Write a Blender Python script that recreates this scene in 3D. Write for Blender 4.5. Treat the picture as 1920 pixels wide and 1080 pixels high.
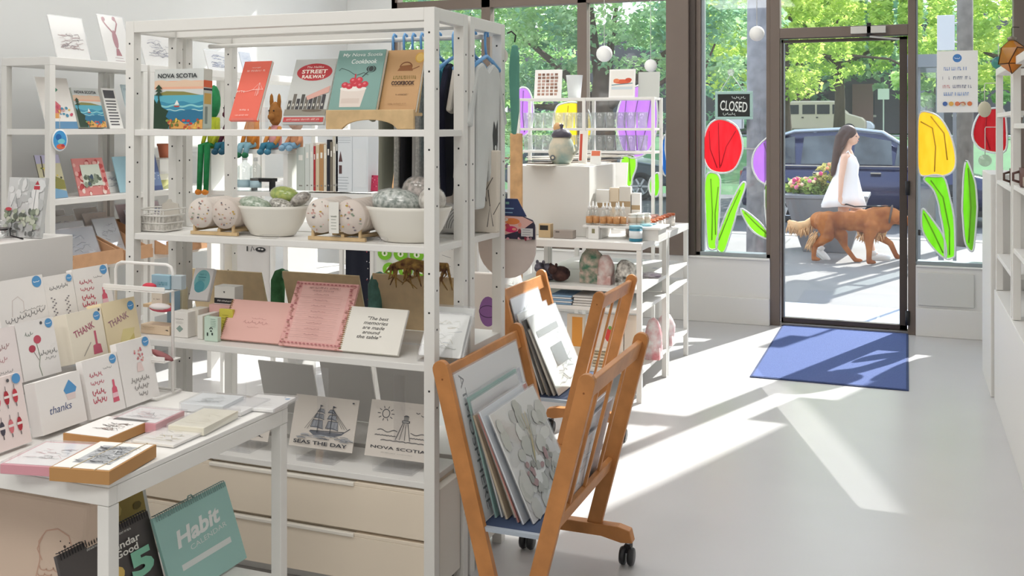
import bpy, bmesh, math, random
from mathutils import Vector, Matrix, Euler
for o in list(bpy.data.objects): bpy.data.objects.remove(o)
SC = bpy.context.scene
COL = SC.collection
R = math.radians; FY0 = 7.85
# ---------------------------------------------------------------- camera, sky, sun, lamps, exposure
CAM_H = 1.48; FPX = 1900.0; YAW = math.atan(740/FPX)
cd = bpy.data.cameras.new('camera'); cam = bpy.data.objects.new('camera', cd); COL.objects.link(cam)
cam.location = (0, 0, CAM_H); cam.rotation_euler = (R(90), 0, YAW)
cd.sensor_width = 36; cd.lens = FPX/1920*36; cd.shift_y = -300/1920; cd.clip_start = .05; cd.clip_end = 400
SC.camera = cam
SC.view_settings.view_transform = 'Standard'; SC.view_settings.look = 'None'
SC.view_settings.exposure = 0.42; SC.view_settings.gamma = 1; SC.view_settings.use_curve_mapping = False
W = bpy.data.worlds.new('sky'); SC.world = W; W.use_nodes = True
_n = W.node_tree.nodes; _bg = _n['Background']
_tc = _n.new('ShaderNodeTexCoord'); _sp = _n.new('ShaderNodeSeparateXYZ'); _cr = _n.new('ShaderNodeValToRGB')
W.node_tree.links.new(_tc.outputs['Generated'], _sp.inputs[0]); W.node_tree.links.new(_sp.outputs['Z'], _cr.inputs[0])
W.node_tree.links.new(_cr.outputs[0], _bg.inputs[0])
_cr.color_ramp.elements[0].position = 0.0; _cr.color_ramp.elements[0].color = (.93, .96, 1, 1)
_cr.color_ramp.elements[1].position = 0.7; _cr.color_ramp.elements[1].color = (.66, .80, 1, 1)
_bg.inputs[1].default_value = 1.9
sd = bpy.data.lights.new('sun', 'SUN'); sun = bpy.data.objects.new('sun', sd); COL.objects.link(sun)
sd.energy = 7.6; sd.angle = R(.55); sd.color = (1, .975, .94)
SUN_AZ, SUN_TAN = R(-110.4), .735
sun.rotation_euler = Vector((math.cos(SUN_AZ), math.sin(SUN_AZ), -SUN_TAN)).to_track_quat('-Z', 'Y').to_euler()
def fill_lamp(x, y, z, sx, sy, e):
    l = bpy.data.lights.new('fill_lamp', 'AREA'); l.shape = 'RECTANGLE'; l.size = sx; l.size_y = sy; l.energy = e
    l.color = (1, .98, .95); o = bpy.data.objects.new('fill_lamp', l); COL.objects.link(o); o.location = (x, y, z - .06)
LAMPS = [(-3.3, 1.2), (-1.4, 1.2), (-3.3, 3.9), (-1.4, 3.9), (-3.0, 6.2), (-1.2, 6.2), (-2.4, -1.4), (-.2, -1.0)]  # assumed ceiling lamps, out of view, added to fill the interior
for _x, _y in LAMPS: fill_lamp(_x, _y, 3.6, 1.3, 1.3, 30 if _y < 0 else 17 if _y < 2 else (14 if _x < -2.5 else 13))
# added spot lamp standing in for reflected sun, through the sidelight onto the floor
gd = bpy.data.lights.new('glint_spot', 'SPOT'); glint = bpy.data.objects.new('glint_spot', gd); COL.objects.link(glint)
gd.energy = 36000; gd.spot_size = R(3.2); gd.spot_blend = .06; gd.shadow_soft_size = .05; gd.color = (1, .97, .93)
GT = Vector((-1.385, FY0, 2.62))
glint.location = GT+Vector((-.328, .945, .92))*25; glint.rotation_euler = (GT-glint.location).to_track_quat('-Z', 'Y').to_euler(); glint.scale = (.11, 1, 1)
# ---------------------------------------------------------------- pixel helpers: where a ray of the photo meets a real plane
_rt = Vector((math.cos(YAW), math.sin(YAW), 0)); _fw = Vector((-math.sin(YAW), math.cos(YAW), 0))
def _ray(u, v): return _fw*FPX + _rt*(u-960) + Vector((0, 0, 240-v))
def onz(u, v, z): d = _ray(u, v); return Vector((0, 0, CAM_H)) + d*((z-CAM_H)/d.z)
def ony(u, v, y): d = _ray(u, v); return Vector((0, 0, CAM_H)) + d*(y/d.y)
def onx(u, v, x): d = _ray(u, v); return Vector((0, 0, CAM_H)) + d*(x/d.x)
def XU(u, y): return ony(u, 240, y).x
def YU(u, x): return onx(u, 240, x).y
def proj(p):
    q = Vector(p) - Vector((0, 0, CAM_H)); D = q.dot(_fw); return 960 + FPX*q.dot(_rt)/D, 240 - FPX*q.z/D
# ---------------------------------------------------------------- materials
def lin(c):
    if isinstance(c, str):
        c = c.lstrip('#'); c = [int(c[i:i+2], 16)/255 for i in (0, 2, 4)]
        c = [x/12.92 if x <= .04045 else ((x+.055)/1.055)**2.4 for x in c]
    return (*c[:3], 1)
_mats = {}
def M(col, rough=.55, metal=0., var=0., scale=8., bump=0., spec=.4, trans=0., emit=0., col2=None, sheen=0.):
    key = (str(col), rough, metal, var, scale, bump, spec, trans, emit, str(col2), sheen)
    if key in _mats: return _mats[key]
    m = bpy.data.materials.new('mat_%s' % str(col).strip('#')); m.use_nodes = True; nt = m.node_tree; b = nt.nodes['Principled BSDF']
    c = lin(col); b.inputs['Base Color'].default_value = c; b.inputs['Roughness'].default_value = rough
    b.inputs['Metallic'].default_value = metal; b.inputs['Specular IOR Level'].default_value = spec
    if emit: b.inputs['Emission Color'].default_value = c; b.inputs['Emission Strength'].default_value = emit
    if trans: b.inputs['Transmission Weight'].default_value = trans
    if sheen: b.inputs['Sheen Weight'].default_value = sheen
    if var or bump:
        tc = nt.nodes.new('ShaderNodeTexCoord'); nz = nt.nodes.new('ShaderNodeTexNoise'); nz.inputs['Scale'].default_value = scale
        nz.inputs['Detail'].default_value = 4; nt.links.new(tc.outputs['Object'], nz.inputs['Vector'])
        if var:
            mx = nt.nodes.new('ShaderNodeMix'); mx.data_type = 'RGBA'; c2 = lin(col2) if col2 else (*[max(0, x*(1-var)) for x in c[:3]], 1)
            mx.inputs[6].default_value = c; mx.inputs[7].default_value = c2
            rp = nt.nodes.new('ShaderNodeValToRGB'); rp.color_ramp.elements[0].position = .35; rp.color_ramp.elements[1].position = .65
            nt.links.new(nz.outputs['Fac'], rp.inputs[0]); nt.links.new(rp.outputs[0], mx.inputs[0]); nt.links.new(mx.outputs[2], b.inputs['Base Color'])
        if bump:
            bp = nt.nodes.new('ShaderNodeBump'); bp.inputs['Strength'].default_value = bump; bp.inputs['Distance'].default_value = .01
            nt.links.new(nz.outputs['Fac'], bp.inputs['Height']); nt.links.new(bp.outputs[0], b.inputs['Normal'])
    _mats[key] = m; return m
def glass_mat(name, tint=(1, 1, 1), refl=.08, rough=.02, opac=0., opc=(1, 1, 1)):
    if name in _mats: return _mats[name]
    m = bpy.data.materials.new(name); m.use_nodes = True; nt = m.node_tree; nt.nodes.clear()
    out = nt.nodes.new('ShaderNodeOutputMaterial'); t = nt.nodes.new('ShaderNodeBsdfTransparent'); t.inputs[0].default_value = (*tint, 1)
    g = nt.nodes.new('ShaderNodeBsdfGlossy'); g.inputs['Roughness'].default_value = rough
    lw = nt.nodes.new('ShaderNodeLayerWeight'); pw = nt.nodes.new('ShaderNodeMath'); pw.operation = 'POWER'; pw.inputs[1].default_value = 4
    fr = nt.nodes.new('ShaderNodeMath'); fr.operation = 'MULTIPLY_ADD'; fr.inputs[1].default_value = .7; fr.inputs[2].default_value = refl*.5
    nt.links.new(lw.outputs['Facing'], pw.inputs[0]); nt.links.new(pw.outputs[0], fr.inputs[0]); mx = nt.nodes.new('ShaderNodeMixShader')
    nt.links.new(fr.outputs[0], mx.inputs[0]); nt.links.new(t.outputs[0], mx.inputs[1]); nt.links.new(g.outputs[0], mx.inputs[2])
    last = mx
    if opac:
        d = nt.nodes.new('ShaderNodeBsdfDiffuse'); d.inputs[0].default_value = (*opc, 1); m2 = nt.nodes.new('ShaderNodeMixShader'); m2.inputs[0].default_value = opac
        nt.links.new(mx.outputs[0], m2.inputs[1]); nt.links.new(d.outputs[0], m2.inputs[2]); last = m2
    nt.links.new(last.outputs[0], out.inputs[0]); _mats[name] = m; return m
def paint_mat(name, c):
    if name in _mats: return _mats[name]
    m = bpy.data.materials.new(name); m.use_nodes = True; nt = m.node_tree; nt.nodes.clear(); out = nt.nodes.new('ShaderNodeOutputMaterial')
    d = nt.nodes.new('ShaderNodeBsdfDiffuse'); t = nt.nodes.new('ShaderNodeBsdfTranslucent'); p = nt.nodes.new('ShaderNodeBsdfTransparent'); a = nt.nodes.new('ShaderNodeMixShader'); b = nt.nodes.new('ShaderNodeMixShader')
    tc = nt.nodes.new('ShaderNodeTexCoord'); nz = nt.nodes.new('ShaderNodeTexNoise'); nz.inputs['Scale'].default_value = 9; mp = nt.nodes.new('ShaderNodeMapping'); mp.inputs['Scale'].default_value = (3, 3, .6)
    mx = nt.nodes.new('ShaderNodeMix'); mx.data_type = 'RGBA'; mx.inputs[6].default_value = (*c, 1); mx.inputs[7].default_value = (*[min(1, x*1.15+.10) for x in c], 1)
    nt.links.new(tc.outputs['Object'], mp.inputs[0]); nt.links.new(mp.outputs[0], nz.inputs[0]); nt.links.new(nz.outputs['Fac'], mx.inputs[0])
    for s in (d, t): nt.links.new(mx.outputs[2], s.inputs[0])
    p.inputs[0].default_value = (*c, 1); a.inputs[0].default_value = .5; b.inputs[0].default_value = .16
    nt.links.new(d.outputs[0], a.inputs[1]); nt.links.new(t.outputs[0], a.inputs[2]); nt.links.new(a.outputs[0], b.inputs[1]); nt.links.new(p.outputs[0], b.inputs[2]); nt.links.new(b.outputs[0], out.inputs[0]); _mats[name] = m; return m
def leafy(col, name, tr=.45, scale=3., col2=None):
    if name in _mats: return _mats[name]
    m = bpy.data.materials.new(name); m.use_nodes = True; nt = m.node_tree; nt.nodes.clear()
    out = nt.nodes.new('ShaderNodeOutputMaterial'); d = nt.nodes.new('ShaderNodeBsdfDiffuse'); t = nt.nodes.new('ShaderNodeBsdfTranslucent'); mx = nt.nodes.new('ShaderNodeMixShader')
    mx.inputs[0].default_value = tr
    tc = nt.nodes.new('ShaderNodeTexCoord'); nz = nt.nodes.new('ShaderNodeTexNoise'); nz.inputs['Scale'].default_value = scale; nz.inputs['Detail'].default_value = 3
    rp = nt.nodes.new('ShaderNodeValToRGB'); rp.color_ramp.elements[0].position = .38; rp.color_ramp.elements[1].position = .62
    c = lin(col); rp.color_ramp.elements[0].color = lin(col2) if col2 else (c[0]*.5, c[1]*.6, c[2]*.6, 1); rp.color_ramp.elements[1].color = c
    nt.links.new(tc.outputs['Object'], nz.inputs[0]); nt.links.new(nz.outputs['Fac'], rp.inputs[0])
    for s in (d, t): nt.links.new(rp.outputs[0], s.inputs[0])
    nt.links.new(d.outputs[0], mx.inputs[1]); nt.links.new(t.outputs[0], mx.inputs[2]); nt.links.new(mx.outputs[0], out.inputs[0]); _mats[name] = m; return m
WHITE = M('#eceae6', .45, var=.03, scale=2)
PAINTED = M('#e9e7e2', .4)            # powder-coated metal of the shelving
WALLM = M('#dfe0df', .8, var=.02, scale=1)
PINE = M('#dcae7c', .5, var=.28, scale=14)
BEECH = M('#cb8a50', .45, var=.22, scale=11)
PALEWOOD = M('#d9b98a', .5, var=.2, scale=20)
KRAFT = M('#c8a67e', .8, var=.12, scale=25)
BLACK = M('#1b1b1d', .5)
CHROME = M('#b9b9b9', .25, 1.)
WGLASS = glass_mat('window_glass', (.97, .985, .98), .06, .02, .018, (.9, .95, 1))  # slight diffuse share mixed in as a pale haze on the panes
CLEAR = glass_mat('clear_plastic', (.985, .985, .99), .12, .06)
SLEEVE = glass_mat('plastic_sleeve', (.98, .98, .99), .16, .12, .10)
JARG = glass_mat('jar_glass', (.93, .95, .95), .22, .03, .08)
# ---------------------------------------------------------------- mesh builder
class MB:
    def __init__(s): s.v = []; s.f = []; s.fm = []; s.sm = []; s.mats = []
    def mi(s, m):
        if m not in s.mats: s.mats.append(m)
        return s.mats.index(m)
    def add(s, vs, fs, m, T=None, smooth=False):
        k = len(s.v); i = s.mi(m)
        for p in vs:
            p = Vector(p); s.v.append(tuple(T @ p) if T else tuple(p))
        for f in fs: s.f.append([k+j for j in f]); s.fm.append(i); s.sm.append(smooth)
        return s
    def box(s, x0, x1, y0, y1, z0, z1, m, T=None):
        vs = [(x, y, z) for z in (z0, z1) for y in (y0, y1) for x in (x0, x1)]
        return s.add(vs, [(0, 2, 3, 1), (4, 5, 7, 6), (0, 1, 5, 4), (2, 6, 7, 3), (0, 4, 6, 2), (1, 3, 7, 5)], m, T)
    def bar(s, p, q, w, d, m, up=(0, 1, 0)):
        p, q = Vector(p), Vector(q); z = (q-p).normalized(); y = Vector(up) - z*z.dot(Vector(up)); y.normalize(); x = y.cross(z)
        vs = [a + x*sx*w/2 + y*sy*d/2 for a in (p, q) for sy in (-1, 1) for sx in (-1, 1)]
        return s.add(vs, [(0, 2, 3, 1), (4, 5, 7, 6), (0, 1, 5, 4), (2, 6, 7, 3), (0, 4, 6, 2), (1, 3, 7, 5)], m)
    def tube(s, pts, r, m, n=8, closed=False, T=None, flat=1.):
        pts = [Vector(p) for p in pts]; rs = r if isinstance(r, (list, tuple)) else [r]*len(pts); vs = []; fs = []; N = len(pts); ref = None
        for i, p in enumerate(pts):
            a = pts[i-1] if (i or closed) else p; b = pts[(i+1) % N] if (i < N-1 or closed) else p
            t = (b-a).normalized() if (b-a).length > 1e-9 else Vector((0, 0, 1))
            if ref is None: ref = Vector((0, 0, 1)) if abs(t.z) < .9 else Vector((1, 0, 0))
            x = ref - t*ref.dot(t)
            if x.length < 1e-6: x = t.orthogonal()
            x.normalize(); ref = x; y = t.cross(x)
            for k in range(n): an = 2*math.pi*k/n; vs.append(p + x*(math.cos(an)*rs[i]) + y*(math.sin(an)*rs[i]*flat))
        for i in range(N-1 + (1 if closed else 0)):
            for k in range(n): fs.append((i*n+k, i*n+(k+1) % n, ((i+1) % N)*n+(k+1) % n, ((i+1) % N)*n+k))
        s.add(vs, fs, m, T, True)
        if not closed:
            k0 = len(s.v)-len(vs); i = s.mi(m)
            for c in (tuple(range(n))[::-1], tuple((N-1)*n+k for k in range(n))): s.f.append([k0+j for j in c]); s.fm.append(i); s.sm.append(False)
        return s
    def lathe(s, prof, m, n=20, T=None, c=(0, 0, 0), sx=1., sy=1.):
        vs = [(c[0]+r*sx*math.cos(2*math.pi*k/n), c[1]+r*sy*math.sin(2*math.pi*k/n), c[2]+z) for r, z in prof for k in range(n)]
        fs = [(i*n+k, i*n+(k+1) % n, (i+1)*n+(k+1) % n, (i+1)*n+k) for i in range(len(prof)-1) for k in range(n)]
        if prof[0][0] > 1e-6: fs.append(tuple(range(n))[::-1])
        if prof[-1][0] > 1e-6: fs.append(tuple((len(prof)-1)*n+k for k in range(n)))
        return s.add(vs, fs, m, T, True)
    def ball(s, c, r, m, n=14, T=None):
        r = r if isinstance(r, (tuple, list)) else (r, r, r); h = max(4, n//2); vs = []; fs = []
        for i in range(h+1):
            a = math.pi*i/h
            for k in range(n): b = 2*math.pi*k/n; vs.append((c[0]+r[0]*math.sin(a)*math.cos(b), c[1]+r[1]*math.sin(a)*math.sin(b), c[2]-r[2]*math.cos(a)))
        for i in range(h):
            for k in range(n): fs.append((i*n+k, i*n+(k+1) % n, (i+1)*n+(k+1) % n, (i+1)*n+k))
        return s.add(vs, fs, m, T, True)
    def prism(s, poly, y0, y1, m, T=None, smooth=False):
        n = len(poly); vs = [(x, y0, z) for x, z in poly] + [(x, y1, z) for x, z in poly]
        fs = [tuple(range(n)), tuple(range(2*n-1, n-1, -1))] + [(i, i+n, (i+1) % n+n, (i+1) % n) for i in range(n)]
        return s.add(vs, fs, m, T)
    def build(s, name, parent=None, T=None, bevel=0., sub=0, mods=()):
        me = bpy.data.meshes.new(name); me.from_pydata(s.v, [], s.f)
        for m in s.mats: me.materials.append(m)
        if s.f:
            me.polygons.foreach_set('material_index', s.fm); me.polygons.foreach_set('use_smooth', s.sm)
        me.update(); o = bpy.data.objects.new(name, me); COL.objects.link(o)
        if parent: o.parent = parent
        if T: o.matrix_local = T
        if bevel: b = o.modifiers.new('bevel', 'BEVEL'); b.width = bevel; b.segments = 2; b.limit_method = 'ANGLE'
        if sub: b = o.modifiers.new('sub', 'SUBSURF'); b.levels = b.render_levels = sub
        return o
def tag(o, label, cat, group=None, kind=None):
    if label: o['label'] = label
    if cat: o['category'] = cat
    if group: o['group'] = group
    if kind: o['kind'] = kind
    return o
def struct(o): o['kind'] = 'structure'; return o
def empty(name, T, label=None, cat=None, group=None):
    o = bpy.data.objects.new(name, None); COL.objects.link(o); o.empty_display_size = .05
    o.matrix_world = T if isinstance(T, Matrix) else Matrix.Translation(T)
    return tag(o, label, cat, group)
def TR(x, y, z, rz=0, tilt=0): return Matrix.Translation((x, y, z)) @ Matrix.Rotation(rz, 4, 'Z') @ Matrix.Rotation(-tilt, 4, 'X')
def copy_tree(o, parent=None):
    c = o.copy(); COL.objects.link(c)
    if parent: c.parent = parent
    for ch in list(o.children): copy_tree(ch, c)
    return c
# ---------------------------------------------------------------- lettering and printed artwork
_txt = {}
def text_mesh(s, shear=0., bold=0., space=1.):
    k = (s, shear, bold, space)
    if k not in _txt:
        c = bpy.data.curves.new('lettering', 'FONT'); c.body = s; c.size = 1; c.align_x = 'CENTER'; c.align_y = 'CENTER'; c.shear = shear; c.offset = bold; c.resolution_u = 3; c.space_character = space
        o = bpy.data.objects.new('lettering', c); me = o.to_mesh()
        vs = [(v.co.x, v.co.y) for v in me.vertices]; fs = [tuple(p.vertices) for p in me.polygons]
        o.to_mesh_clear(); bpy.data.objects.remove(o); bpy.data.curves.remove(c)
        if vs:
            x0 = min(v[0] for v in vs); x1 = max(v[0] for v in vs); y0 = min(v[1] for v in vs); y1 = max(v[1] for v in vs)
            vs = [(x-(x0+x1)/2, y-(y0+y1)/2) for x, y in vs]; _txt[k] = (vs, fs, x1-x0, y1-y0)
        else: _txt[k] = ([], [], 1, 1)
    return _txt[k]
class Art(MB):
    """Printed marks on a face of w x h: fractions of the face, origin bottom left; local x right, z up, facing -y."""
    def __init__(s, w, h, y=0., seed=0): super().__init__(); s.w = w; s.h = h; s.y = y; s.k = 0; s.rnd = random.Random(seed)
    def _p(s, pts): s.k += 1; y = s.y - .00035 - .00006*s.k; return [((x-.5)*s.w, y, z*s.h) for x, z in pts]
    def poly(s, col, pts):
        v = s._p(pts); a = sum(pts[i][0]*pts[(i+1) % len(pts)][1]-pts[(i+1) % len(pts)][0]*pts[i][1] for i in range(len(pts)))
        f = tuple(range(len(v))); s.add(v, [f if a > 0 else f[::-1]], M(col, .5) if isinstance(col, str) else col); return s
    def rect(s, col, x0, z0, x1, z1): return s.poly(col, [(x0, z0), (x1, z0), (x1, z1), (x0, z1)])
    def oval(s, col, cx, cz, rx, rz, n=20, a0=0, a1=360): return s.poly(col, [(cx+rx*math.cos(R(a0+(a1-a0)*i/n)), cz+rz*math.sin(R(a0+(a1-a0)*i/n))) for i in range(n if a1-a0 == 360 else n+1)])
    def circ(s, col, cx, cz, r, n=20): return s.oval(col, cx, cz, r, r*s.w/s.h, n)      # r in widths
    def line(s, col, pts, wd, closed=False):
        if closed: pts = list(pts)+[pts[0]]
        P = [Vector(((x-.5)*s.w, z*s.h)) for x, z in pts]; s.k += 1; y = s.y - .00035 - .00006*s.k; vs = []; fs = []; hw = wd*s.w/2
        for i, p in enumerate(P):
            t = (P[min(i+1, len(P)-1)]-P[max(i-1, 0)]); t = t.normalized() if t.length > 1e-9 else Vector((1, 0)); nrm = Vector((-t.y, t.x))
            a, b = p+nrm*hw, p-nrm*hw; vs += [(a.x, y, a.y), (b.x, y, b.y)]
        for i in range(len(P)-1): fs.append((2*i, 2*i+1, 2*i+3, 2*i+2))
        s.add(vs, fs, M(col, .5)); return s
    def ring(s, col, cx, cz, r, wd, a0=0, a1=360, n=24, asp=1.):
        q = s.w/s.h*asp; return s.line(col, [(cx+r*math.cos(R(a0+(a1-a0)*i/n)), cz+r*q*math.sin(R(a0+(a1-a0)*i/n))) for i in range(n+1)], wd)
    def text(s, col, st, cx, cz, wd=None, ht=None, shear=0., bold=0., rot=0., space=1.):
        vs, fs, tw, th = text_mesh(st, shear, bold, space); s.k += 1; y = s.y - .00035 - .00006*s.k
        if wd: k = wd*s.w/tw; kx = k; kz = k if not ht else ht*s.h/th
        else: kz = ht*s.h/th; kx = kz
        c, n = math.cos(R(rot)), math.sin(R(rot)); ox = (cx-.5)*s.w; oz = cz*s.h
        s.add([(ox+x*kx*c-z*kz*n, y, oz+x*kx*n+z*kz*c) for x, z in vs], [f for f in fs], M(col, .5)); return s
    def hand(s, col, x0, x1, z, hgt, wd=.008, rot=0., seed=None):
        """a line of joined handwriting too small to read"""
        rn = random.Random(seed if seed is not None else s.k); n = max(10, int((x1-x0)*170)); ph = rn.random()*6; pts = []
        for i in range(n+1):
            t = i/n; x = x0+(x1-x0)*t; a = t*(x1-x0)*105+ph
            pts.append((x+.014*math.sin(a+1.3), z+rot*(x-x0)+hgt*(.5*math.sin(a)+.35*math.sin(a*.43+ph)*(1 if math.sin(a*.21+ph*3) < .75 else 1.7))))
        return s.line(col, pts, wd)
    def words(s, col, cx, cz, wd, ht, seed=1):
        """a line of print too small to read: short strokes grouped like words"""
        rn = random.Random(seed+int(cz*100)); x = cx-wd/2
        while x < cx+wd/2:
            w = ht*s.h/s.w*rn.uniform(.28, .6)
            if rn.random() < .84:
                k = rn.random(); s.rect(col, x, cz-ht/2, x+w*.34, cz+ht/2)
                if k > .35: s.rect(col, x+w*.3, cz+(ht*.2 if k > .7 else -ht*.5), x+w*.85, cz+(ht*.5 if k > .7 else -ht*.2))
            x += w*1.15
        return s
    def lines(s, col, x0, x1, z0, z1, n, wd=.012, rag=.2):
        for i in range(n):
            z = z1-(z1-z0)*i/max(1, n-1); a = x0+s.rnd.random()*rag*.3*(x1-x0); b = x1-s.rnd.random()*rag*(x1-x0)
            s.rect(col, a, z-wd/2, b, z+wd/2)
        return s
    def dots(s, cols, n, x0, x1, z0, z1, r0, r1, sides=7):
        for i in range(n): s.oval(s.rnd.choice(cols), s.rnd.uniform(x0, x1), s.rnd.uniform(z0, z1), s.rnd.uniform(r0, r1), s.rnd.uniform(r0, r1)*s.w/s.h, sides)
        return s
    def wave(s, col, z, amp, fr, ztop=None, wd=None, ph=0., x0=0., x1=1., zb=0.):
        pts = [(x0+(x1-x0)*i/24, z+amp*math.sin(fr*i/24*6.28+ph)) for i in range(25)]
        if wd: return s.line(col, pts, wd)
        return s.poly(col, [(x0, zb)]+pts[::1]+[(x1, zb)])
    def done(s, parent, name='printed_front', T=None):
        if not s.f: return None
        return s.build(name, parent, T)
# a flat upright thing: card, book, box, print. origin = bottom front edge, centre
def card(name, label, cat, x, y, z, w, h, t, rz=0., tilt=0., body='#f4f2ee', art=None, group=None, sleeve=False, bevel=0., rough=.5, pages=None, seed=0, back=None):
    T = TR(x, y, z + t*math.sin(abs(tilt))*(1 if tilt > 0 else 0), rz, tilt); b = MB(); m = M(body, rough) if isinstance(body, str) else body
    b.box(-w/2, w/2, 0, t, 0, h, m); o = b.build(name, None, T, bevel); tag(o, label, cat, group)
    if pages:   # page block set between two boards
        pb = MB(); pb.box(-w/2+.003, w/2+.0008, t*.18, t*.82, .002, h+.0006, M(pages, .8)); pb.build('page_block', o)
    if art: a = Art(w, h, 0., seed); art(a); a.done(o, 'printed_front')
    if sleeve:
        sb = MB(); sb.box(-w/2-.004, w/2+.004, -.0025, t+.001, .0005, h+.006, SLEEVE); sb.build('plastic_sleeve', o)
    return o
def hfor(u, v, x, y, z, tilt, rz=0.):
    """height along the leaning face at which it reaches image row v"""
    dx, dy = -math.sin(rz)*math.sin(tilt), math.cos(rz)*math.sin(tilt); lo, hi = 0.005, 3.
    for _ in range(40):
        m = (lo+hi)/2; vv = proj((x+dx*m, y+dy*m, z+math.cos(tilt)*m))[1]
        if vv > v: lo = m
        else: hi = m
    return lo
def lean(name, label, cat, u0, u1, vtop, Y, z, tilt=15, t=.004, rz=0., **k):
    """faces the camera side (-Y): bottom edge from column u0 to u1 in the plane Y, top at row vtop"""
    x0, x1 = XU(u0, Y), XU(u1, Y); xc = (x0+x1)/2; h = hfor(0, vtop, xc, Y, z, R(tilt))
    return card(name, label, cat, xc, Y, z, (x1-x0)/math.cos(rz), h, t, rz, R(tilt), **k)
def leanx(name, label, cat, u0, u1, vtop, X, z, tilt=15, t=.004, **k):
    """faces the room (+X): bottom edge from column u0 to u1 in the plane X"""
    y0, y1 = YU(u0, X), YU(u1, X); yc = (y0+y1)/2; h = hfor(0, vtop, X, yc, z, R(tilt), R(90))
    return card(name, label, cat, X, yc, z, y1-y0, h, t, R(90), R(tilt), **k)
# ---------------------------------------------------------------- the setting
FY = 7.85          # storefront plane
XL, XR, CEIL = -4.6, .80, 3.6
def floor_mat():
    m = M('#c8c6c6', .30, var=.05, scale=1.5, spec=.35); return m
b = MB(); b.box(XL-.2, XR+2.2, -3.2, FY+.08, -.12, 0, floor_mat()); struct(b.build('floor'))
b = MB(); b.box(XL-.2, XR+2.2, -3.2, FY+.15, CEIL, CEIL+.1, M('#efefec', .9)); struct(b.build('ceiling'))
b = MB(); b.box(XL-.2, XL, -3.2, FY+.15, 0, CEIL, WALLM); struct(b.build('wall_left'))
b = MB(); b.box(XR, XR+.2, .9, FY+.15, 0, CEIL, WALLM); struct(b.build('wall_right'))
b = MB(); b.box(XL-.2, XR+2.2, -3.4, -3.2, 0, CEIL, WALLM); b.box(XR+2.0, XR+2.2, -3.2, 1.1, 0, CEIL, WALLM); b.box(XR, XR+2.2, .9, 1.1, 0, CEIL, WALLM); struct(b.build('wall_back'))
for _x, _y in LAMPS:
    o = MB().box(-.66, .66, -.66, .66, -.03, 0, M('#f7f5ef', .6)).build('fill_light_panel', None, Matrix.Translation((_x, _y, CEIL)))
    tag(o, 'added square white fill light panel on the unseen ceiling', 'ceiling light', 'added fill light panels')  # assumed panels added to carry the fill lamps
# storefront: knee walls, pillar, frames, panes
BROWN = M('#75685f', .45, var=.06, scale=3); DARKM = M('#4a403a', .4)
PANEL = M('#e0deda', .6)
b = MB(); b.box(XL, -.955, FY-.07, FY+.08, 0, .485, PANEL); b.box(XL, -.955, FY-.10, FY-.07, 0, .20, PANEL); b.box(XL, -.955, FY-.085, FY+.10, .485, .50, M('#e8e6e2', .4))
b.box(.06, XR, FY-.07, FY+.08, 0, .49, PANEL); b.box(.075, .44, FY-.085, FY-.07, .22, .455, M('#d4d3cd', .6)); b.box(.06, XR, FY-.085, FY-.07, 0, .20, PANEL); b.box(.06, XR, FY-.08, FY+.1, .49, .503, M('#e8e6e2', .4))
b.box(XL, -4.12, FY-.05, FY+.08, .5, CEIL, WALLM)
struct(b.build('wall_front', None, None, .004))
b = MB(); b.box(-1.735, -1.56, FY-.12, FY+.12, .5, CEIL, BROWN); b.box(-1.56, -1.515, FY-.08, FY+.1, .5, CEIL, DARKM); o = struct(b.build('trim_1', None, None, .004))
def rail(b, x0, x1, z0, z1, d=.05): b.box(x0, x1, FY-d, FY+d, z0, z1, BROWN)
def pane(parent, x0, x1, z0, z1, y=FY):
    g = MB().box(x0, x1, y-.004, y+.004, z0, z1, WGLASS); return g.build('pane', parent)
# left display window: two lights, a header bar and a fanlight strip
b = MB()
for x0, x1 in ((-4.16, -4.10), (-3.315, -3.235), (-2.475, -2.395)): rail(b, x0, x1, .5, CEIL)
rail(b, -4.16, -1.735, .50, .545); rail(b, -4.16, -1.735, 2.485, 2.565); rail(b, -4.16, -1.735, 3.5, CEIL)
win1 = struct(b.build('window_1', None, None, .003))
for x0, x1 in ((-4.10, -3.315), (-3.235, -2.475), (-2.395, -1.735)):
    pane(win1, x0, x1, .545, 2.485); pane(win1, x0, x1, 2.565, 3.5)
# sidelight with the tulips beside the door
b = MB(); SIL = M('#9aa3a8', .35, .6)
rail(b, -1.515, -1.48, .5, CEIL); rail(b, -.985, -.955, .5, CEIL); b.box(-1.515, -.955, FY-.05, FY+.05, .50, .53, SIL); rail(b, -1.515, -.955, 3.5, CEIL)
b.box(-1.48, -1.455, FY-.02, FY+.04, .53, 3.5, SIL)
win2 = struct(b.build('window_2', None, None, .003)); pane(win2, -1.48, -.985, .53, 3.5)
# right window
b = MB(); b.box(.062, XR, FY-.05, FY+.05, .503, .53, SIL); rail(b, .69, XR, .53, CEIL); rail(b, .062, .69, 3.5, CEIL); b.box(.06, .075, FY-.03, FY+.03, .53, 3.5, SIL)
win3 = struct(b.build('window_3', None, None, .003)); pane(win3, .075, .69, .53, 3.5)
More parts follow.
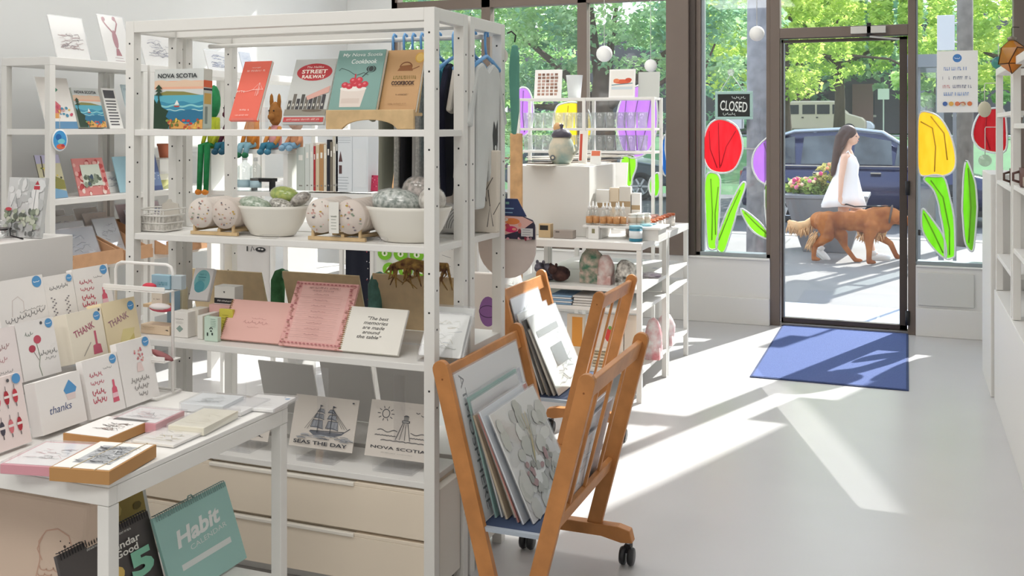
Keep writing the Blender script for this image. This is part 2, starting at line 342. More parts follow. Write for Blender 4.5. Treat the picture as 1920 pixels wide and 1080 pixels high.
# door with its frame and fanlight
b = MB(); b.box(-.955, -.885, FY-.06, FY+.06, 0, CEIL, BROWN); b.box(.008, .060, FY-.06, FY+.06, 0, CEIL, BROWN)
b.box(-.885, .008, FY-.06, FY+.06, 2.150, 2.225, BROWN); b.box(-.885, .008, FY-.06, FY+.06, 3.5, CEIL, BROWN); b.box(-.885, .008, FY-.06, FY+.1, -.01, .022, M('#8d8a86', .4, .7))
dframe = struct(b.build('trim_2', None, None, .003)); pane(dframe, -.885, .008, 2.225, 3.5)
b = MB(); b.box(-.878, -.862, FY-.025, FY+.025, .025, 2.14, DARKM); b.box(-.048, .004, FY-.025, FY+.025, .025, 2.14, DARKM)
b.box(-.878, .004, FY-.025, FY+.025, 2.118, 2.14, DARKM); b.box(-.878, .004, FY-.025, FY+.025, .025, .06, DARKM)
b.box(-.862, -.85, FY-.02, FY-.012, .06, 2.118, SIL)
door = struct(b.build('door_1', None, None, .002)); pane(door, -.862, -.048, .06, 2.118)
h = MB(); h.box(-.38, -.14, FY-.10, FY-.06, 2.165, 2.215, M('#c9c7c2', .35, .6)); h.box(-.27, -.24, FY-.10, FY-.06, 2.14, 2.24, BLACK); h.bar((-.25, FY-.10, 2.14), (-.05, FY-.03, 2.12), .012, .02, M('#c9c7c2', .35, .6)); h.build('door_closer', door, None, .002)
for z in (.12, 1.05): hb = MB(); hb.lathe([(.016, -.05), (.016, .05)], BLACK, 10, None, (.006, FY-.07, z)); hb.build('hinge', door)
# ---------------------------------------------------------------- outdoors: step, pavement, road, lawn, house
GZ, RZ = -.15, -.28
b = MB(); b.box(-1.1, .2, FY+.1, 9.0, GZ-.05, -.02, M('#a9b1c4', .8, var=.2, scale=6)); b.box(-.62, -.60, FY+.1, 9.001, -.02, -.018, M('#c9ccd2', .8)); b.box(-.22, -.20, FY+.1, 9.001, -.02, -.018, M('#c9ccd2', .8)); struct(b.build('doorstep'))
b = MB(); b.box(-40, 30, FY+.1, 15.8, GZ-.3, GZ, M('#8b8784', .85, var=.10, scale=1.4, bump=.2))
for k in range(-8, 6): b.box(k*1.6-.01, k*1.6+.01, FY+.1, 15.4, GZ, GZ+.001, M('#6f6d68', .9))
struct(b.build('pavement'))
b = MB(); b.box(-40, 30, 15.8, 16.05, GZ-.3, GZ+.01, M('#b5b2ab', .8)); struct(b.build('kerb'))
b = MB(); b.box(-60, 50, 16.05, 27, RZ-.2, RZ, M('#5a5b60', .9, var=.12, scale=2)); struct(b.build('road'))
b = MB(); b.add([(-80, 27, RZ), (60, 27, RZ), (60, 46, 1.0), (-80, 46, 1.0), (-80, 160, 1.2), (60, 160, 1.2)], [(0, 1, 2, 3), (3, 2, 5, 4)], M('#34703a', .9, var=.35, scale=.6)); struct(b.build('lawn'))
b = MB(); b.box(-80, 60, 56, 66, 1.02, 1.06, M('#707176', .9, var=.1, scale=1)); struct(b.build('parking_lane'))
b = MB(); b.box(1.36, 6, 9.6, 10.4, GZ, 7.5, M('#8f8379', .85, var=.15, scale=3)); b.box(1.36, 6, 9.58, 9.6, 3.2, 3.5, M('#6d645c', .7)); struct(b.build('sun_blocker'))  # added unseen slab that keeps sun off the right of the floor
# ---------------------------------------------------------------- trees across the road
LEAF1 = leafy('#e4f08c', 'leaf_sunny', .55, 1.1, '#a3c45f'); LEAF2 = leafy('#cbe39a', 'leaf_mid', .5, .9, '#86b37a'); LEAF3 = leafy('#c3e0a8', 'leaf_cool', .5, .8, '#7fae90')
BARK = M('#5a4b40', .9, var=.4, scale=5, bump=.6)
def foliage(blobs, n, size, m, rn, g=1.1):
    b = MB(); vs = []; fs = []; tot = sum(r[0]*r[1]*r[2] for c, r in blobs)
    for c, r in blobs:
        for i in range(int(n*r[0]*r[1]*r[2]/tot)):
            d = Vector((rn.gauss(0, 1), rn.gauss(0, 1), rn.gauss(0, 1))).normalized(); q = (.45+.6*rn.random()**.6)
            # clumps: pull points to a lattice so light gaps stay between tufts
            p = Vector((c[0]+d.x*r[0]*q, c[1]+d.y*r[1]*q, c[2]+d.z*r[2]*q))
            cell = Vector((math.floor(p.x/g)+.5, math.floor(p.y/g)+.5, math.floor(p.z/g)+.5))*g; p = p.lerp(cell, .25)
            s = size*(.6+.8*rn.random()); e = Euler((rn.uniform(-.9, .9), rn.uniform(-.9, .9), rn.uniform(0, 6.3))).to_matrix()
            k = len(vs); vs += [p+e @ Vector(t)*s for t in ((-.5, 0, 0), (0, -.32, .06), (.55, 0, -.05), (0, .32, .06))]; fs.append((k, k+1, k+2, k+3))
    return b.add(vs, fs, m)
def tree(label, x, y, z0, h, blobs, n, size, m, tr=.2, seed=1, group=None, branches=()):
    rn = random.Random(seed); t = empty('tree', (x, y, z0), label, 'tree', group)
    b = MB(); b.tube([(0, 0, 0), (.05, 0, h*.35), (-.04, .05, h*.7), (0, 0, h)], [tr*1.25, tr, tr*.85, tr*.5], BARK, 10)
    for c, r in blobs[:5]: b.tube([(0, 0, h*.6), ((c[0])*.5, c[1]*.5, h*.6+(c[2]-h*.6)*.6), (c[0]*.9, c[1]*.9, c[2])], [tr*.5, tr*.3, tr*.1], BARK, 6)
    for br in branches: b.tube(br, [.06, .045, .02][:len(br)], BARK, 6)
    b.build('trunk', t); foliage(blobs, n, size, m, rn).build('foliage', t); return t
tree('maple with bright yellow-green leaves overhanging the parked van', -2.62, 44, 1.0, 5.0,
     [((0, 0, 4.6), (4.2, 3, 1.9)), ((-3.2, 0, 5.4), (3.2, 2.6, 2.0)), ((3.4, -.5, 4.4), (2.7, 2.4, 1.7)), ((.5, 0, 7.2), (4.6, 3.2, 2.2)), ((-4.4, .5, 7.6), (3.6, 3, 2.2)), ((4.6, 0, 6.6), (3, 2.5, 2.0))], 26000, .25, LEAF1, .2, 3,
     branches=([(0, -2, 3.2), (-1.8, -3, 3.9), (-3.6, -3.2, 4.4)], [(0, -2, 3.4), (2., -3, 3.1), (4.0, -3.1, 2.0)]))
tree('broad tree with thick grey trunk behind the display window beside the pillar', -6.15, 21.2, -.2, 3.4,
     [((.4, 0, 4.6), (2.7, 2, 1.7)), ((-2.4, .3, 3.9), (2.2, 1.8, 1.7)), ((2.2, .4, 3.8), (1.6, 1.5, 1.1)), ((-.6, 0, 6.0), (3.4, 2.4, 1.6)), ((-2.2, .5, 2.2), (1.6, 1.3, 1.2)), ((1.6, 1, 2.3), (1.5, 1.2, .9))], 24000, .15, LEAF3, .27, 5,
     branches=([(.3, -.2, 1.9), (1.5, -.4, 2.7), (2.2, -.5, 3.8)], [(1.6, -.3, .5), (1.9, -.3, 2.), (2.5, -.4, 3.4)]))
tree('leafy tree filling the far end of the display window', -11.2, 25, -.2, 3.6,
     [((0, 0, 3.6), (3.2, 2.4, 2.3)), ((2.2, -.4, 2.0), (1.7, 1.5, 1.5)), ((-2.2, 0, 3.4), (2.4, 2, 2.1)), ((.4, 0, 6.0), (3.6, 2.6, 2)), ((-1.5, 0, 1.6), (2.4, 1.6, 1.4)), ((2.6, .5, 1.3), (2.0, 1.4, 1.2))], 22000, .16, LEAF2, .25, 7)
tree('sunlit street tree seen over the closed sign in the sidelight', -3.1, 28, -.15, 4.2,
     [((0, 0, 4.2), (1.9, 1.6, 1.9)), ((-.9, 0, 2.9), (1.2, 1, 1.0)), ((.4, 0, 6), (2.2, 1.8, 1.5))], 10000, .16, LEAF1, .2, 11)
tree('tree with dense crown behind the poster in the corner window', 3.4, 30, 0, 4.6,
     [((0, 0, 4.6), (2.8, 2.2, 2.2)), ((-1.8, 0, 3.6), (1.5, 1.4, 1.3)), ((1.6, 0, 3.4), (2, 1.6, 1.5)), ((0, 0, 6.6), (3, 2.2, 1.6))], 15000, .17, LEAF1, .3, 13)
tree('tall dark-crowned tree standing furthest behind the van', -6.5, 70, 1.2, 8,
     [((0, 0, 6.0), (6, 4, 3.2)), ((-6, 0, 7), (5.4, 4, 4)), ((6, 0, 6.4), (5.6, 4, 3.4)), ((0, 0, 10.5), (8, 4, 3.5))], 9000, .6, LEAF3, .5, 17)
tree('low bushy tree beside the lawn sign', 1.4, 52, 1.0, 3.2,
     [((0, 0, 2.7), (2.2, 2, 1.2)), ((2.6, 0, 3.3), (2.4, 2, 1.6))], 4000, .34, LEAF2, .2, 19)
# house and hedge behind the lane
b = MB(); hm = M('#5e5b62', .9, var=.15, scale=.4)
b.box(-30, 22, 76, 84, 1.1, 9.5, hm)
for k in range(16):
    x = -28+k*3.1
    for z in (2.4, 5.2): b.box(x, x+1.1, 75.9, 76, z, z+1.5, M('#2e3640', .3)); b.box(x-.1, x+1.2, 75.92, 76, z-.15, z, M('#bdb8b0', .8))
b.box(-3.6, -2.2, 75.8, 76, 1.1, 4.6, M('#8d6f6a', .8)); b.box(-.2, 1.2, 75.85, 76, 1.1, 5.0, M('#a8a6b4', .8))
h = b.build('house'); tag(h, 'grey house front in the shade far behind the parked van', 'house')
def hedge_at(x, y, w, d, h, n, label, m, seed):
    rn = random.Random(seed); t = foliage([((0, 0, h/2), (w/2, d/2, h/2))], n, .3, m, rn).build('hedge', None, Matrix.Translation((x, y, 1.05))); tag(t, label, 'hedge')
hedge_at(-9, 74, 8, 2, 3.4, 3000, 'long dark hedge on the far side of the parking lane', LEAF3, 2)
hedge_at(-18, 38, 10, 2.4, 3.6, 3500, 'clipped green hedge across the road below the display window trees', LEAF2, 4)
# ---------------------------------------------------------------- poles and street things
t = empty('utility_pole', (-1.50, 11.25, GZ), 'thick weathered wooden utility pole just outside the sidelight', 'utility pole')
MB().tube([(0, 0, 0), (0, 0, 4.2)], [.135, .12], M('#8b8b92', .9, var=.3, scale=9, bump=.4), 18).build('shaft', t)
MB().box(-.30, -.16, -.16, .02, 1.62, 1.98, M('#b8bcc4', .5)).build('meter_box', t, None, .008)
MB().box(-.14, .14, -.15, .15, 1.40, 1.415, CHROME).build('strap', t)
t = empty('utility_pole', (.75, 15.3, GZ), 'slim grey utility pole rising behind the poster', 'utility pole')
MB().tube([(0, 0, 0), (0, 0, 5)], [.11, .10], M('#7b7670', .9, var=.3, scale=9), 14).build('shaft', t)
o = MB().tube([(-.09+.14*math.cos(k*.5236), -.02, 2.95+.14*math.sin(k*.5236)) for k in range(12)], .012, M('#d8dade', .4), 6, True).build('meter_ring', t)
p0, p1 = ony(1757, 95, 10.2), ony(1790, 28, 10.2)
t = empty('notice_board', ((p0.x+p1.x)/2, 10.2, GZ), 'blank pale notice board on a thin post behind the poster', 'notice board')
MB().box(-(p1.x-p0.x)/2, (p1.x-p0.x)/2, -.02, .02, p0.z-GZ, p1.z-GZ, M('#c9cdd4', .6)).build('board', t, None, .004)
MB().box(.06, .09, 0, .03, 0, p0.z-GZ, M('#7b7f86', .5)).build('post', t)
# bus shelter corner
x0, x1 = XU(1716, 13), XU(1756, 13)
t = empty('bus_shelter', (x0, 13, GZ), 'grey glazed bus shelter on the pavement beyond the door frame', 'bus shelter')
f = MB(); sm = M('#7c858d', .5)
for x in (0, x1-x0+.02): f.box(x, x+.06, 0, .06, 0, 2.35, sm); f.box(x, x+.06, 1.1, 1.16, 0, 2.35, sm)
f.box(-.1, x1-x0+.12, -.1, 1.25, 2.35, 2.5, sm); f.box(0, x1-x0+.05, 0, .05, .35, .42, sm); f.box(0, x1-x0+.05, 0, .05, 1.5, 1.55, sm); f.build('frame', t)
MB().box(.06, x1-x0+.02, .02, .03, .42, 2.35, glass_mat('shelter_glass', (.8, .86, .88), .15)).build('glazing', t)
t = empty('sign_post', (-1.0, 50, 1.0), 'small white sign on a thin post standing on the lawn', 'sign')
MB().box(-.03, .03, -.02, .02, 0, 2.2, M('#c9ccd0', .5)).build('post', t); MB().box(-.25, .25, -.04, -.02, 1.8, 2.3, M('#d9dde2', .5)).build('panel', t)
# ---------------------------------------------------------------- cars
def wheel(parent, x, y, r, m_t, rim, spokes=10):
    b = MB(); T = Matrix.Translation((x, y, r)) @ Matrix.Rotation(R(90), 4, 'X')
    b.lathe([(r*.62, -.10), (r*.94, -.105), (r, -.06), (r, .06), (r*.94, .105), (r*.62, .10), (r*.62, -.10)], m_t, 26, T); w = b.build('tyre', parent)
    k = MB(); k.lathe([(r*.63, .02), (r*.66, .09), (r*.60, .095), (r*.56, .03)], rim, 26, T)
    k.lathe([(0, .085), (r*.14, .085), (r*.16, .04)], rim, 14, T)
    k.lathe([(0, .0), (r*.6, .0)], M('#222327', .6), 20, T)
    for i in range(spokes):
        a = 6.283*i/spokes; c, s = math.cos(a), math.sin(a)
        k.bar(T @ Vector((c*r*.1, s*r*.1, .075)), T @ Vector((c*r*.6, s*r*.6, .075)), .045*r/.33, .02, rim)
    k.build('rim', w)
def loft(secs, m, smooth=True):
    """secs: list of rings (equal length) of points"""
    b = MB(); n = len(secs[0]); vs = [p for s in secs for p in s]; fs = []
    for i in range(len(secs)-1):
        for k in range(n): fs.append((i*n+k, i*n+(k+1) % n, (i+1)*n+(k+1) % n, (i+1)*n+k))
    fs.append(tuple(range(n))[::-1]); fs.append(tuple(range((len(secs)-1)*n, len(secs)*n))); return b.add(vs, fs, m, None, smooth)
navy = M('#18204a', .12, .35, spec=.8); cglass = M('#262d35', .08, 0, spec=.5, var=.5, scale=1.6, col2='#5f6a72')  # paler patches in the window colour stand in for reflections
car = empty('car', (-.66, 19.47, RZ), 'dark blue parked car with silver roof line behind the flower planter', 'car')
# body runs x -2.3..2.3 (facing +x), near side y=0 .. far side 1.8
def ring_at(x, zb, zs, zt, y0, y1): # lower edge, shoulder, top
    return [(x, y0+.10, zb), (x, y0, zb+.18), (x, y0-.01, (zb+zs)/2), (x, y0+.03, zs), (x, y0+.16, zt), (x, y1-.16, zt), (x, y1-.03, zs), (x, y1+.01, (zb+zs)/2), (x, y1, zb+.18), (x, y1-.10, zb)]
secs = [(-2.30, .45, .80, .86), (-2.24, .30, .95, 1.02), (-2.0, .24, 1.02, 1.08), (-1.0, .20, 1.03, 1.07), (.5, .20, 1.01, 1.05), (1.05, .20, .98, 1.03), (1.6, .22, .90, .97), (2.1, .26, .78, .84), (2.28, .34, .62, .68), (2.32, .42, .55, .6)]
loft([ring_at(x, a, s, t, 0, 1.8) for x, a, s, t in secs], navy).build('body', car)
g = [(-2.12, 1.04, .10), (-1.78, 1.55, .20), (-1.3, 1.66, .24), (-.3, 1.70, .26), (.25, 1.64, .25), (1.2, 1.05, .12)]
cab = [(x, z) for x, z, i in g]
b = MB(); vs = []; fs = []
for x, z, i in g: vs += [(x, .10, 1.0), (x, i, z), (x, 1.8-i, z), (x, 1.70, 1.0)]
for k in range(len(g)-1):
    for j in range(3): fs.append((4*k+j, 4*k+j+1, 4*k+5+j, 4*k+4+j))
b.add(vs, fs, navy, None, True); b.build('cabin', car)
b = MB(); r0 = M('#aab4c2', .2, .6)
b.tube([(-1.85, .22, 1.52), (-1.3, .20, 1.70), (-.3, .22, 1.745), (.25, .21, 1.68), (1.18, .08, 1.06)], [.03, .035, .035, .035, .03], r0, 8); b.build('roof_rail', car)
def sidewin(x0, x1, z0, zl, zr, nm='side_window'):
    q = MB(); yl = lambda z: .085+(z-1.0)*.245
    q.add([(x0, yl(z0)-.012, z0), (x1, yl(z0)-.012, z0), (x1-.02, yl(zr)-.012, zr), (x0+.05, yl(zl)-.012, zl)], [(0, 1, 2, 3)], cglass); q.build(nm, car)
sidewin(-1.86, -1.28, 1.10, 1.50, 1.60); sidewin(-1.18, -.36, 1.09, 1.60, 1.63); sidewin(-.26, .42, 1.09, 1.63, 1.52); sidewin(.46, .98, 1.08, 1.46, 1.16)
b = MB(); b.box(-1.9, 1.0, -.008, .03, 1.055, 1.075, CHROME); b.build('belt_trim', car)
b = MB(); b.box(-1.95, 1.9, -.012, .05, .20, .30, BLACK); b.build('sill', car)
b = MB(); b.ball((.92, -.10, 1.10), (.11, .09, .07), M('#c9d2dc', .2, .3)); b.bar((.9, .06, 1.05), (.92, -.06, 1.08), .05, .05, BLACK); b.build('door_mirror', car)
for x in (-.95, .05): hb = MB(); hb.box(x, x+.18, -.03, .02, .93, .955, CHROME); hb.build('door_handle', car)
for wx_ in (-1.40, 1.42): MB().lathe([(0, .02), (.42, .02), (.42, -.04)], BLACK, 24, Matrix.Translation((wx_, .0, .34)) @ Matrix.Rotation(R(90), 4, 'X')).build('wheel_arch', car)
ALLOY = M('#b9bcc0', .3, .7); TYRE = M('#232326', .85)
for x in (-1.40, 1.42):
    for y in (.06, 1.72): wheel(car, x, y, .335, TYRE, ALLOY)
b = MB(); b.box(1.95, 2.25, .03, .25, .62, .74, M('#e8eef2', .1)); b.build('headlamp', car); b = MB(); b.box(-2.29, -2.15, .05, .3, .78, .95, M('#8d1a1f', .2)); b.build('tail_lamp', car)
# parked car up the street, partly behind the first
def simple_car(name, label, x, y, z, rz, col, L, H, van=False, wl=None):
    t = empty(name, TR(x, y, z, rz), label, 'van' if van else 'car'); m = M(col, .3, .2); hl = L/2
    if van: prof = [(-hl, .35), (-hl, 1.2), (-hl+.12, H-.08), (-hl+.4, H), (hl-1.7, H), (hl-.95, 1.25), (hl-.2, 1.02), (hl, .8), (hl, .35)]
    else: prof = [(-hl, .35), (-hl+.02, .85), (-hl+.35, .95), (-hl+.9, H), (hl-2.1, H), (hl-1.25, .98), (hl-.2, .82), (hl, .6), (hl, .35)]
    MB().prism(prof, 0, 1.85, m).build('body', t, None, .07)
    q = MB(); dk = M('#20252b', .1)
    if van:
        for a, c in ((-hl+.2, -hl+1.75), (-hl+1.95, -hl+2.65), (-hl+2.75, -hl+3.45), (-hl+3.6, hl-1.5)): q.box(a, c, -.02, .01, 1.22, H-.22, dk)
    else:
        q.add([(-hl+.75, -.02, .98), (hl-1.4, -.02, .98), (hl-2.15, -.02, H-.08), (-hl+1.1, -.02, H-.08)], [(0, 1, 2, 3)], dk)
    q.build('side_windows', t)
    for wx in (-hl+.85, hl-.9): wheel(t, wx, .0, .34, TYRE, ALLOY, 6)
    q = MB(); q.box(-hl-.02, -hl+.05, .1, .4, .75, 1.0, M('#a3242a', .3)); q.build('tail_lamp', t)
    for dx in (-hl+1.9, -hl+2.7): hb = MB(); hb.box(dx, dx+.12, -.05, 0, 1.0, 1.06, BLACK); hb.build('door_handle', t)
    return t
simple_car('van', 'tan passenger van parked in the lane beyond the lawn', -4.85, 60.5, 1.06, 0, '#b5aa96', 5.4, 1.98, True)
simple_car('car', 'white car with red tail lamp parked in front of the van', -4.0, 65.5, 1.06, 0, '#cfd3da', 4.3, 1.45)
simple_car('car', 'silver car parked behind the poster in the corner window', 4.6, 22.6, RZ, 0, '#8b949c', 4.4, 1.5)
simple_car('car', 'dark grey car parked behind the tulips in the sidelight', -7.4, 24.2, RZ, 0, '#4a5560', 4.5, 1.5)
# ---------------------------------------------------------------- flower planter
PX0, PX1 = XU(1478, 14.15), XU(1628, 14.15)
t = empty('planter', ((PX0+PX1)/2, 14.15, GZ), 'tapered grey planter of mixed flowers standing on the pavement', 'planter'); hw = (PX1-PX0)/2
b = MB(); gm = M('#7d7f84', .7, var=.1, scale=4); z1 = ony(1545, 362, 14.15).z-GZ
def frus(b, w0, w1, z0, z1, m): b.add([(s*w, q*w, z) for w, z in ((w0, z0), (w1, z1)) for s, q in ((-1, -1), (1, -1), (1, 1), (-1, 1))], [(3, 2, 1, 0), (4, 5, 6, 7), (0, 1, 5, 4), (1, 2, 6, 5), (2, 3, 7, 6), (3, 0, 4, 7)], m)
frus(b, hw*.58, hw, 0, z1-.05, gm); frus(b, hw*1.03, hw*1.03, z1-.05, z1, gm); b.build('pot', t, None, .01)
rn = random.Random(4); b = foliage([((-.1, 0, z1+.06), (hw*.9, hw*.8, .14))], 900, .085, leafy('#a9bd6a', 'planter_leaf', .35, 6), rn, .15); b.build('leaves', t); b = foliage([((.06, -.1, z1+.16), (.24, .22, .26))], 800, .075, leafy('#c9bf7a', 'planter_grass', .35, 6), rn, .15); b.build('leaves', t)
for i in range(70):
    x = rn.uniform(-hw*.9, hw*.7); z = z1+.08+rn.random()*.12+(.28*max(0, 1-abs(x-.12)/.3)); MB().ball((x, rn.uniform(-hw*.9, .2), z), rn.uniform(.018, .035), M(rn.choice(['#e27aa0', '#f2c9b2', '#e9a27c', '#d2477c', '#f0e2a8']), .7), 6).build('flower', t)
# ---------------------------------------------------------------- woman walking a dog
SKIN = M('#e2b79f', .55); HAIR = M('#4a3029', .5, var=.3, scale=20)
def fused(b, name, parent=None, T=None, vox=.012, sm=6, label=None):
    o = b.build(name, parent, T); m = o.modifiers.new('fuse', 'REMESH'); m.mode = 'VOXEL'; m.voxel_size = vox; m.use_smooth_shade = True
    s = o.modifiers.new('soften', 'SMOOTH'); s.iterations = sm; s.factor = .5; return o
def seg(b, pts, rs, m=None):
    m = m or SKIN
    for i in range(len(pts)-1):
        p, q = Vector(pts[i]), Vector(pts[i+1]); n = max(2, int((q-p).length/.03)); L = [p.lerp(q, k/n) for k in range(n+1)]; b.tube(L, [rs[i]+(rs[i+1]-rs[i])*k/n for k in range(n+1)], m, 12)
    for p, r in zip(pts, rs): b.ball(p, r*.99, m, 12)
b = MB()
seg(b, [(-.02, 0, .86), (0, 0, 1.0), (.02, 0, 1.18), (.005, 0, 1.30)], [.115, .10, .108, .085])
b.ball((-.03, -.06, .86), (.13, .11, .12), SKIN); b.ball((-.03, .06, .86), (.13, .11, .12), SKIN); b.ball((.0, 0, 1.28), (.08, .16, .06), SKIN); b.ball((.06, -.055, 1.17), .050, SKIN); b.ball((.06, .055, 1.17), .050, SKIN)
seg(b, [(.0, 0, 1.30), (.025, 0, 1.42)], [.055, .046])
b.ball((.045, 0, 1.535), (.092, .072, .108), SKIN, 16); b.ball((.075, 0, 1.475), (.06, .055, .06), SKIN); b.ball((.142, 0, 1.515), (.024, .014, .018), SKIN, 8); b.tube([(.125, 0, 1.56), (.147, 0, 1.515)], [.010, .014], SKIN, 8); b.ball((.128, 0, 1.475), (.018, .022, .010), SKIN, 8); b.ball((.118, 0, 1.448), (.02, .022, .016), SKIN, 8); b.ball((.03, -.075, 1.52), (.02, .012, .03), SKIN, 8)
seg(b, [(-.01, .10, .84), (.20, .09, .47), (.31, .09, .10)], [.085, .055, .036]); seg(b, [(.31, .09, .07), (.45, .09, .035)], [.04, .026])
seg(b, [(-.02, -.10, .84), (-.03, -.09, .46), (-.31, -.09, .17)], [.085, .055, .036]); seg(b, [(-.33, -.09, .12), (-.24, -.09, .035)], [.04, .026])
seg(b, [(-.01, -.165, 1.275), (-.045, -.20, 1.03), (-.06, -.215, .80)], [.046, .036, .025])
seg(b, [(-.01, .165, 1.275), (-.02, .20, 1.03), (.10, .20, .84)], [.046, .036, .025])
def hand_on(b, w, d, up, m, sc=1.):
    """palm along d from the wrist w, four unequal bent fingers and a side thumb"""
    d = Vector(d).normalized(); up = Vector(up).normalized(); s = d.cross(up); w = Vector(w)
    b.tube([w, w+d*.03*sc, w+d*.075*sc], [.022*sc, .032*sc, .030*sc], m, 10, flat=.6)
    for k, (o, L) in enumerate(((-.024, .062), (-.008, .070), (.008, .066), (.023, .052))):
        p = w+d*.072*sc+s*o*sc; b.tube([p, p+d*L*.5*sc+up*.012*sc, p+d*L*.6*sc+up*.04*sc, p+d*L*.35*sc+up*.06*sc], [.0095*sc, .009*sc, .0085*sc, .007*sc], m, 6)
    p = w+d*.025*sc-s*.026*sc; b.tube([p, p+d*.02*sc-s*.02*sc+up*.015*sc, p+d*.05*sc-s*.012*sc+up*.035*sc], [.012*sc, .0105*sc, .008*sc], m, 6)
hand_on(b, (-.06, -.215, .80), (.05, 0, -1), (1, 0, 0), SKIN); hand_on(b, (.10, .20, .84), (.6, 0, -.8), (.7, 0, .6), SKIN)
wx, wy = -.70, 13.22
woman = fused(b, 'person', None, Matrix.Translation((wx, wy, GZ)), .011, 5); tag(woman, 'long-haired person in a white sundress walking a dog on the pavement', 'person')
b = MB(); n = 32; prof = [(1.30, .075, .105, 0), (1.26, .108, .132, .005), (1.17, .140, .140, .008), (1.05, .135, .135, .0), (.9, .185, .17, -.02), (.78, .225, .20, -.03), (.655, .265, .225, -.035)]
vs = []; fs = []
for i, (z, rx, ry, cx) in enumerate(prof):
    for k in range(n): a = 6.2832*k/n; f = 1+.045*math.sin(a*7+1)*max(0, i-2)/4; vs.append((cx+rx*f*math.cos(a), ry*f*math.sin(a), z+(.012*math.sin(a*3) if i == 6 else 0)))
for i in range(len(prof)-1):
    for k in range(n): fs.append((i*n+k, i*n+(k+1) % n, (i+1)*n+(k+1) % n, (i+1)*n+k))
b.add(vs, fs, M('#f3f2f4', .8, var=.03, scale=6), None, True)
for y in (-.085, .085): b.tube([(.075, y, 1.24), (.03, y*1.05, 1.345), (-.06, y, 1.25)], .011, M('#f3f2f4', .8), 6)
o = b.build('sundress', woman); sm = o.modifiers.new('thick', 'SOLIDIFY'); sm.thickness = .006
b = MB(); b.ball((.018, 0, 1.566), (.112, .096, .106), HAIR, 18)
for y in (-.06, -.03, 0, .03, .06): b.tube([(.0, y*.9, 1.60), (-.075, y*1.1, 1.52), (-.10, y*1.3, 1.36), (-.12, y*1.3, 1.22), (-.15, y*1.2, 1.08), (-.165, y, 1.02)], [.05, .055, .055, .05, .035, .008], HAIR, 8)
b.tube([(.06, -.07, 1.60), (.01, -.086, 1.52), (-.04, -.09, 1.40)], [.025, .035, .03], HAIR, 8); b.tube([(.06, .07, 1.60), (.01, .086, 1.52), (-.04, .09, 1.40)], [.025, .035, .03], HAIR, 8)
fused(b, 'hair', woman, None, .012, 3)
for ey in (-.036, .036): MB().ball((.122, ey, 1.528), (.008, .010, .007), M('#2a1c18', .3), 8).build('eye', woman)
b = MB(); b.ball((.138, 0, 1.474), (.012, .020, .007), M('#b8605c', .5), 8); b.build('mouth', woman)
for cx, cz, pit in ((.385, .04, 0), (-.275, .06, .75)):
    b = MB(); y = .09 if pit == 0 else -.09; T = Matrix.Translation((cx, y, cz)) @ Matrix.Rotation(pit, 4, 'Y')
    b.ball((0, 0, .0), (.135, .048, .045), M('#f0f0ee', .6), 14, T); b.box(-.13, .13, -.045, .045, -.042, -.02, M('#dcdcd8', .6), T); b.tube([T @ Vector((-.07, 0, .02)), T @ Vector((-.075, 0, .075))], [.05, .045], M('#f0f0ee', .6), 12); b.build('sneaker', woman)
# dog
FUR = M('#b5713c', .9, var=.35, scale=7, bump=.6, col2='#8a4a20'); FURL = M('#e8b987', .9, var=.2, scale=14, bump=.5)
b = MB(); F = FUR
def body(pts):
    for (x, z, rz, ry) in pts: b.ball((x, 0, z), (.13, ry, rz), F, 14)
body([(-.40, .50, .115, .10), (-.30, .50, .125, .11), (-.18, .505, .12, .105), (-.05, .51, .125, .11), (.08, .515, .145, .12), (.20, .515, .165, .125), (.30, .52, .15, .115)])
b.tube([(.24, 0, .57), (.36, 0, .60), (.46, 0, .575)], [.13, .115, .095], F, 14)
b.ball((.50, 0, .565), (.095, .078, .085), F, 14); b.tube([(.54, 0, .55), (.61, 0, .515), (.66, 0, .49)], [.055, .046, .036], F, 12)
for y in (-.07, .07): b.tube([(.47, y, .625), (.455, y*1.25, .57), (.47, y*1.3, .51)], [.025, .04, .022], F, 8, flat=.5)
def leg(pts, rs):
    L = [Vector(p) for p in pts]
    for i in range(len(L)-1): b.tube([L[i], L[i].lerp(L[i+1], .5), L[i+1]], [rs[i], (rs[i]+rs[i+1])/2, rs[i+1]], F, 10)
    for p, r in zip(L, rs): b.ball(p, r, F, 10)
    p = L[-1]; b.ball((p.x+.035, p.y, max(.024, p.z)), (.055, .034, .026), F, 10)
leg([(-.36, -.07, .50), (-.30, -.08, .33), (-.46, -.08, .20), (-.475, -.08, .04)], [.115, .075, .035, .028])
leg([(-.33, .07, .48), (-.16, .08, .33), (-.12, .08, .19), (.0, .08, .03)], [.115, .08, .036, .028])
leg([(.19, -.07, .45), (.16, -.08, .32), (.165, -.08, .17), (.16, -.08, .035)], [.10, .058, .036, .030])
leg([(.25, .07, .46), (.27, .08, .33), (.40, .08, .25), (.47, .08, .09)], [.09, .055, .036, .030])
DX, DY = -.58, 12.86
dog = fused(b, 'dog', None, Matrix.Translation((DX, DY, GZ)), .012, 5); tag(dog, 'russet golden long-haired dog walking with its head lowered', 'dog')
rn = random.Random(2)
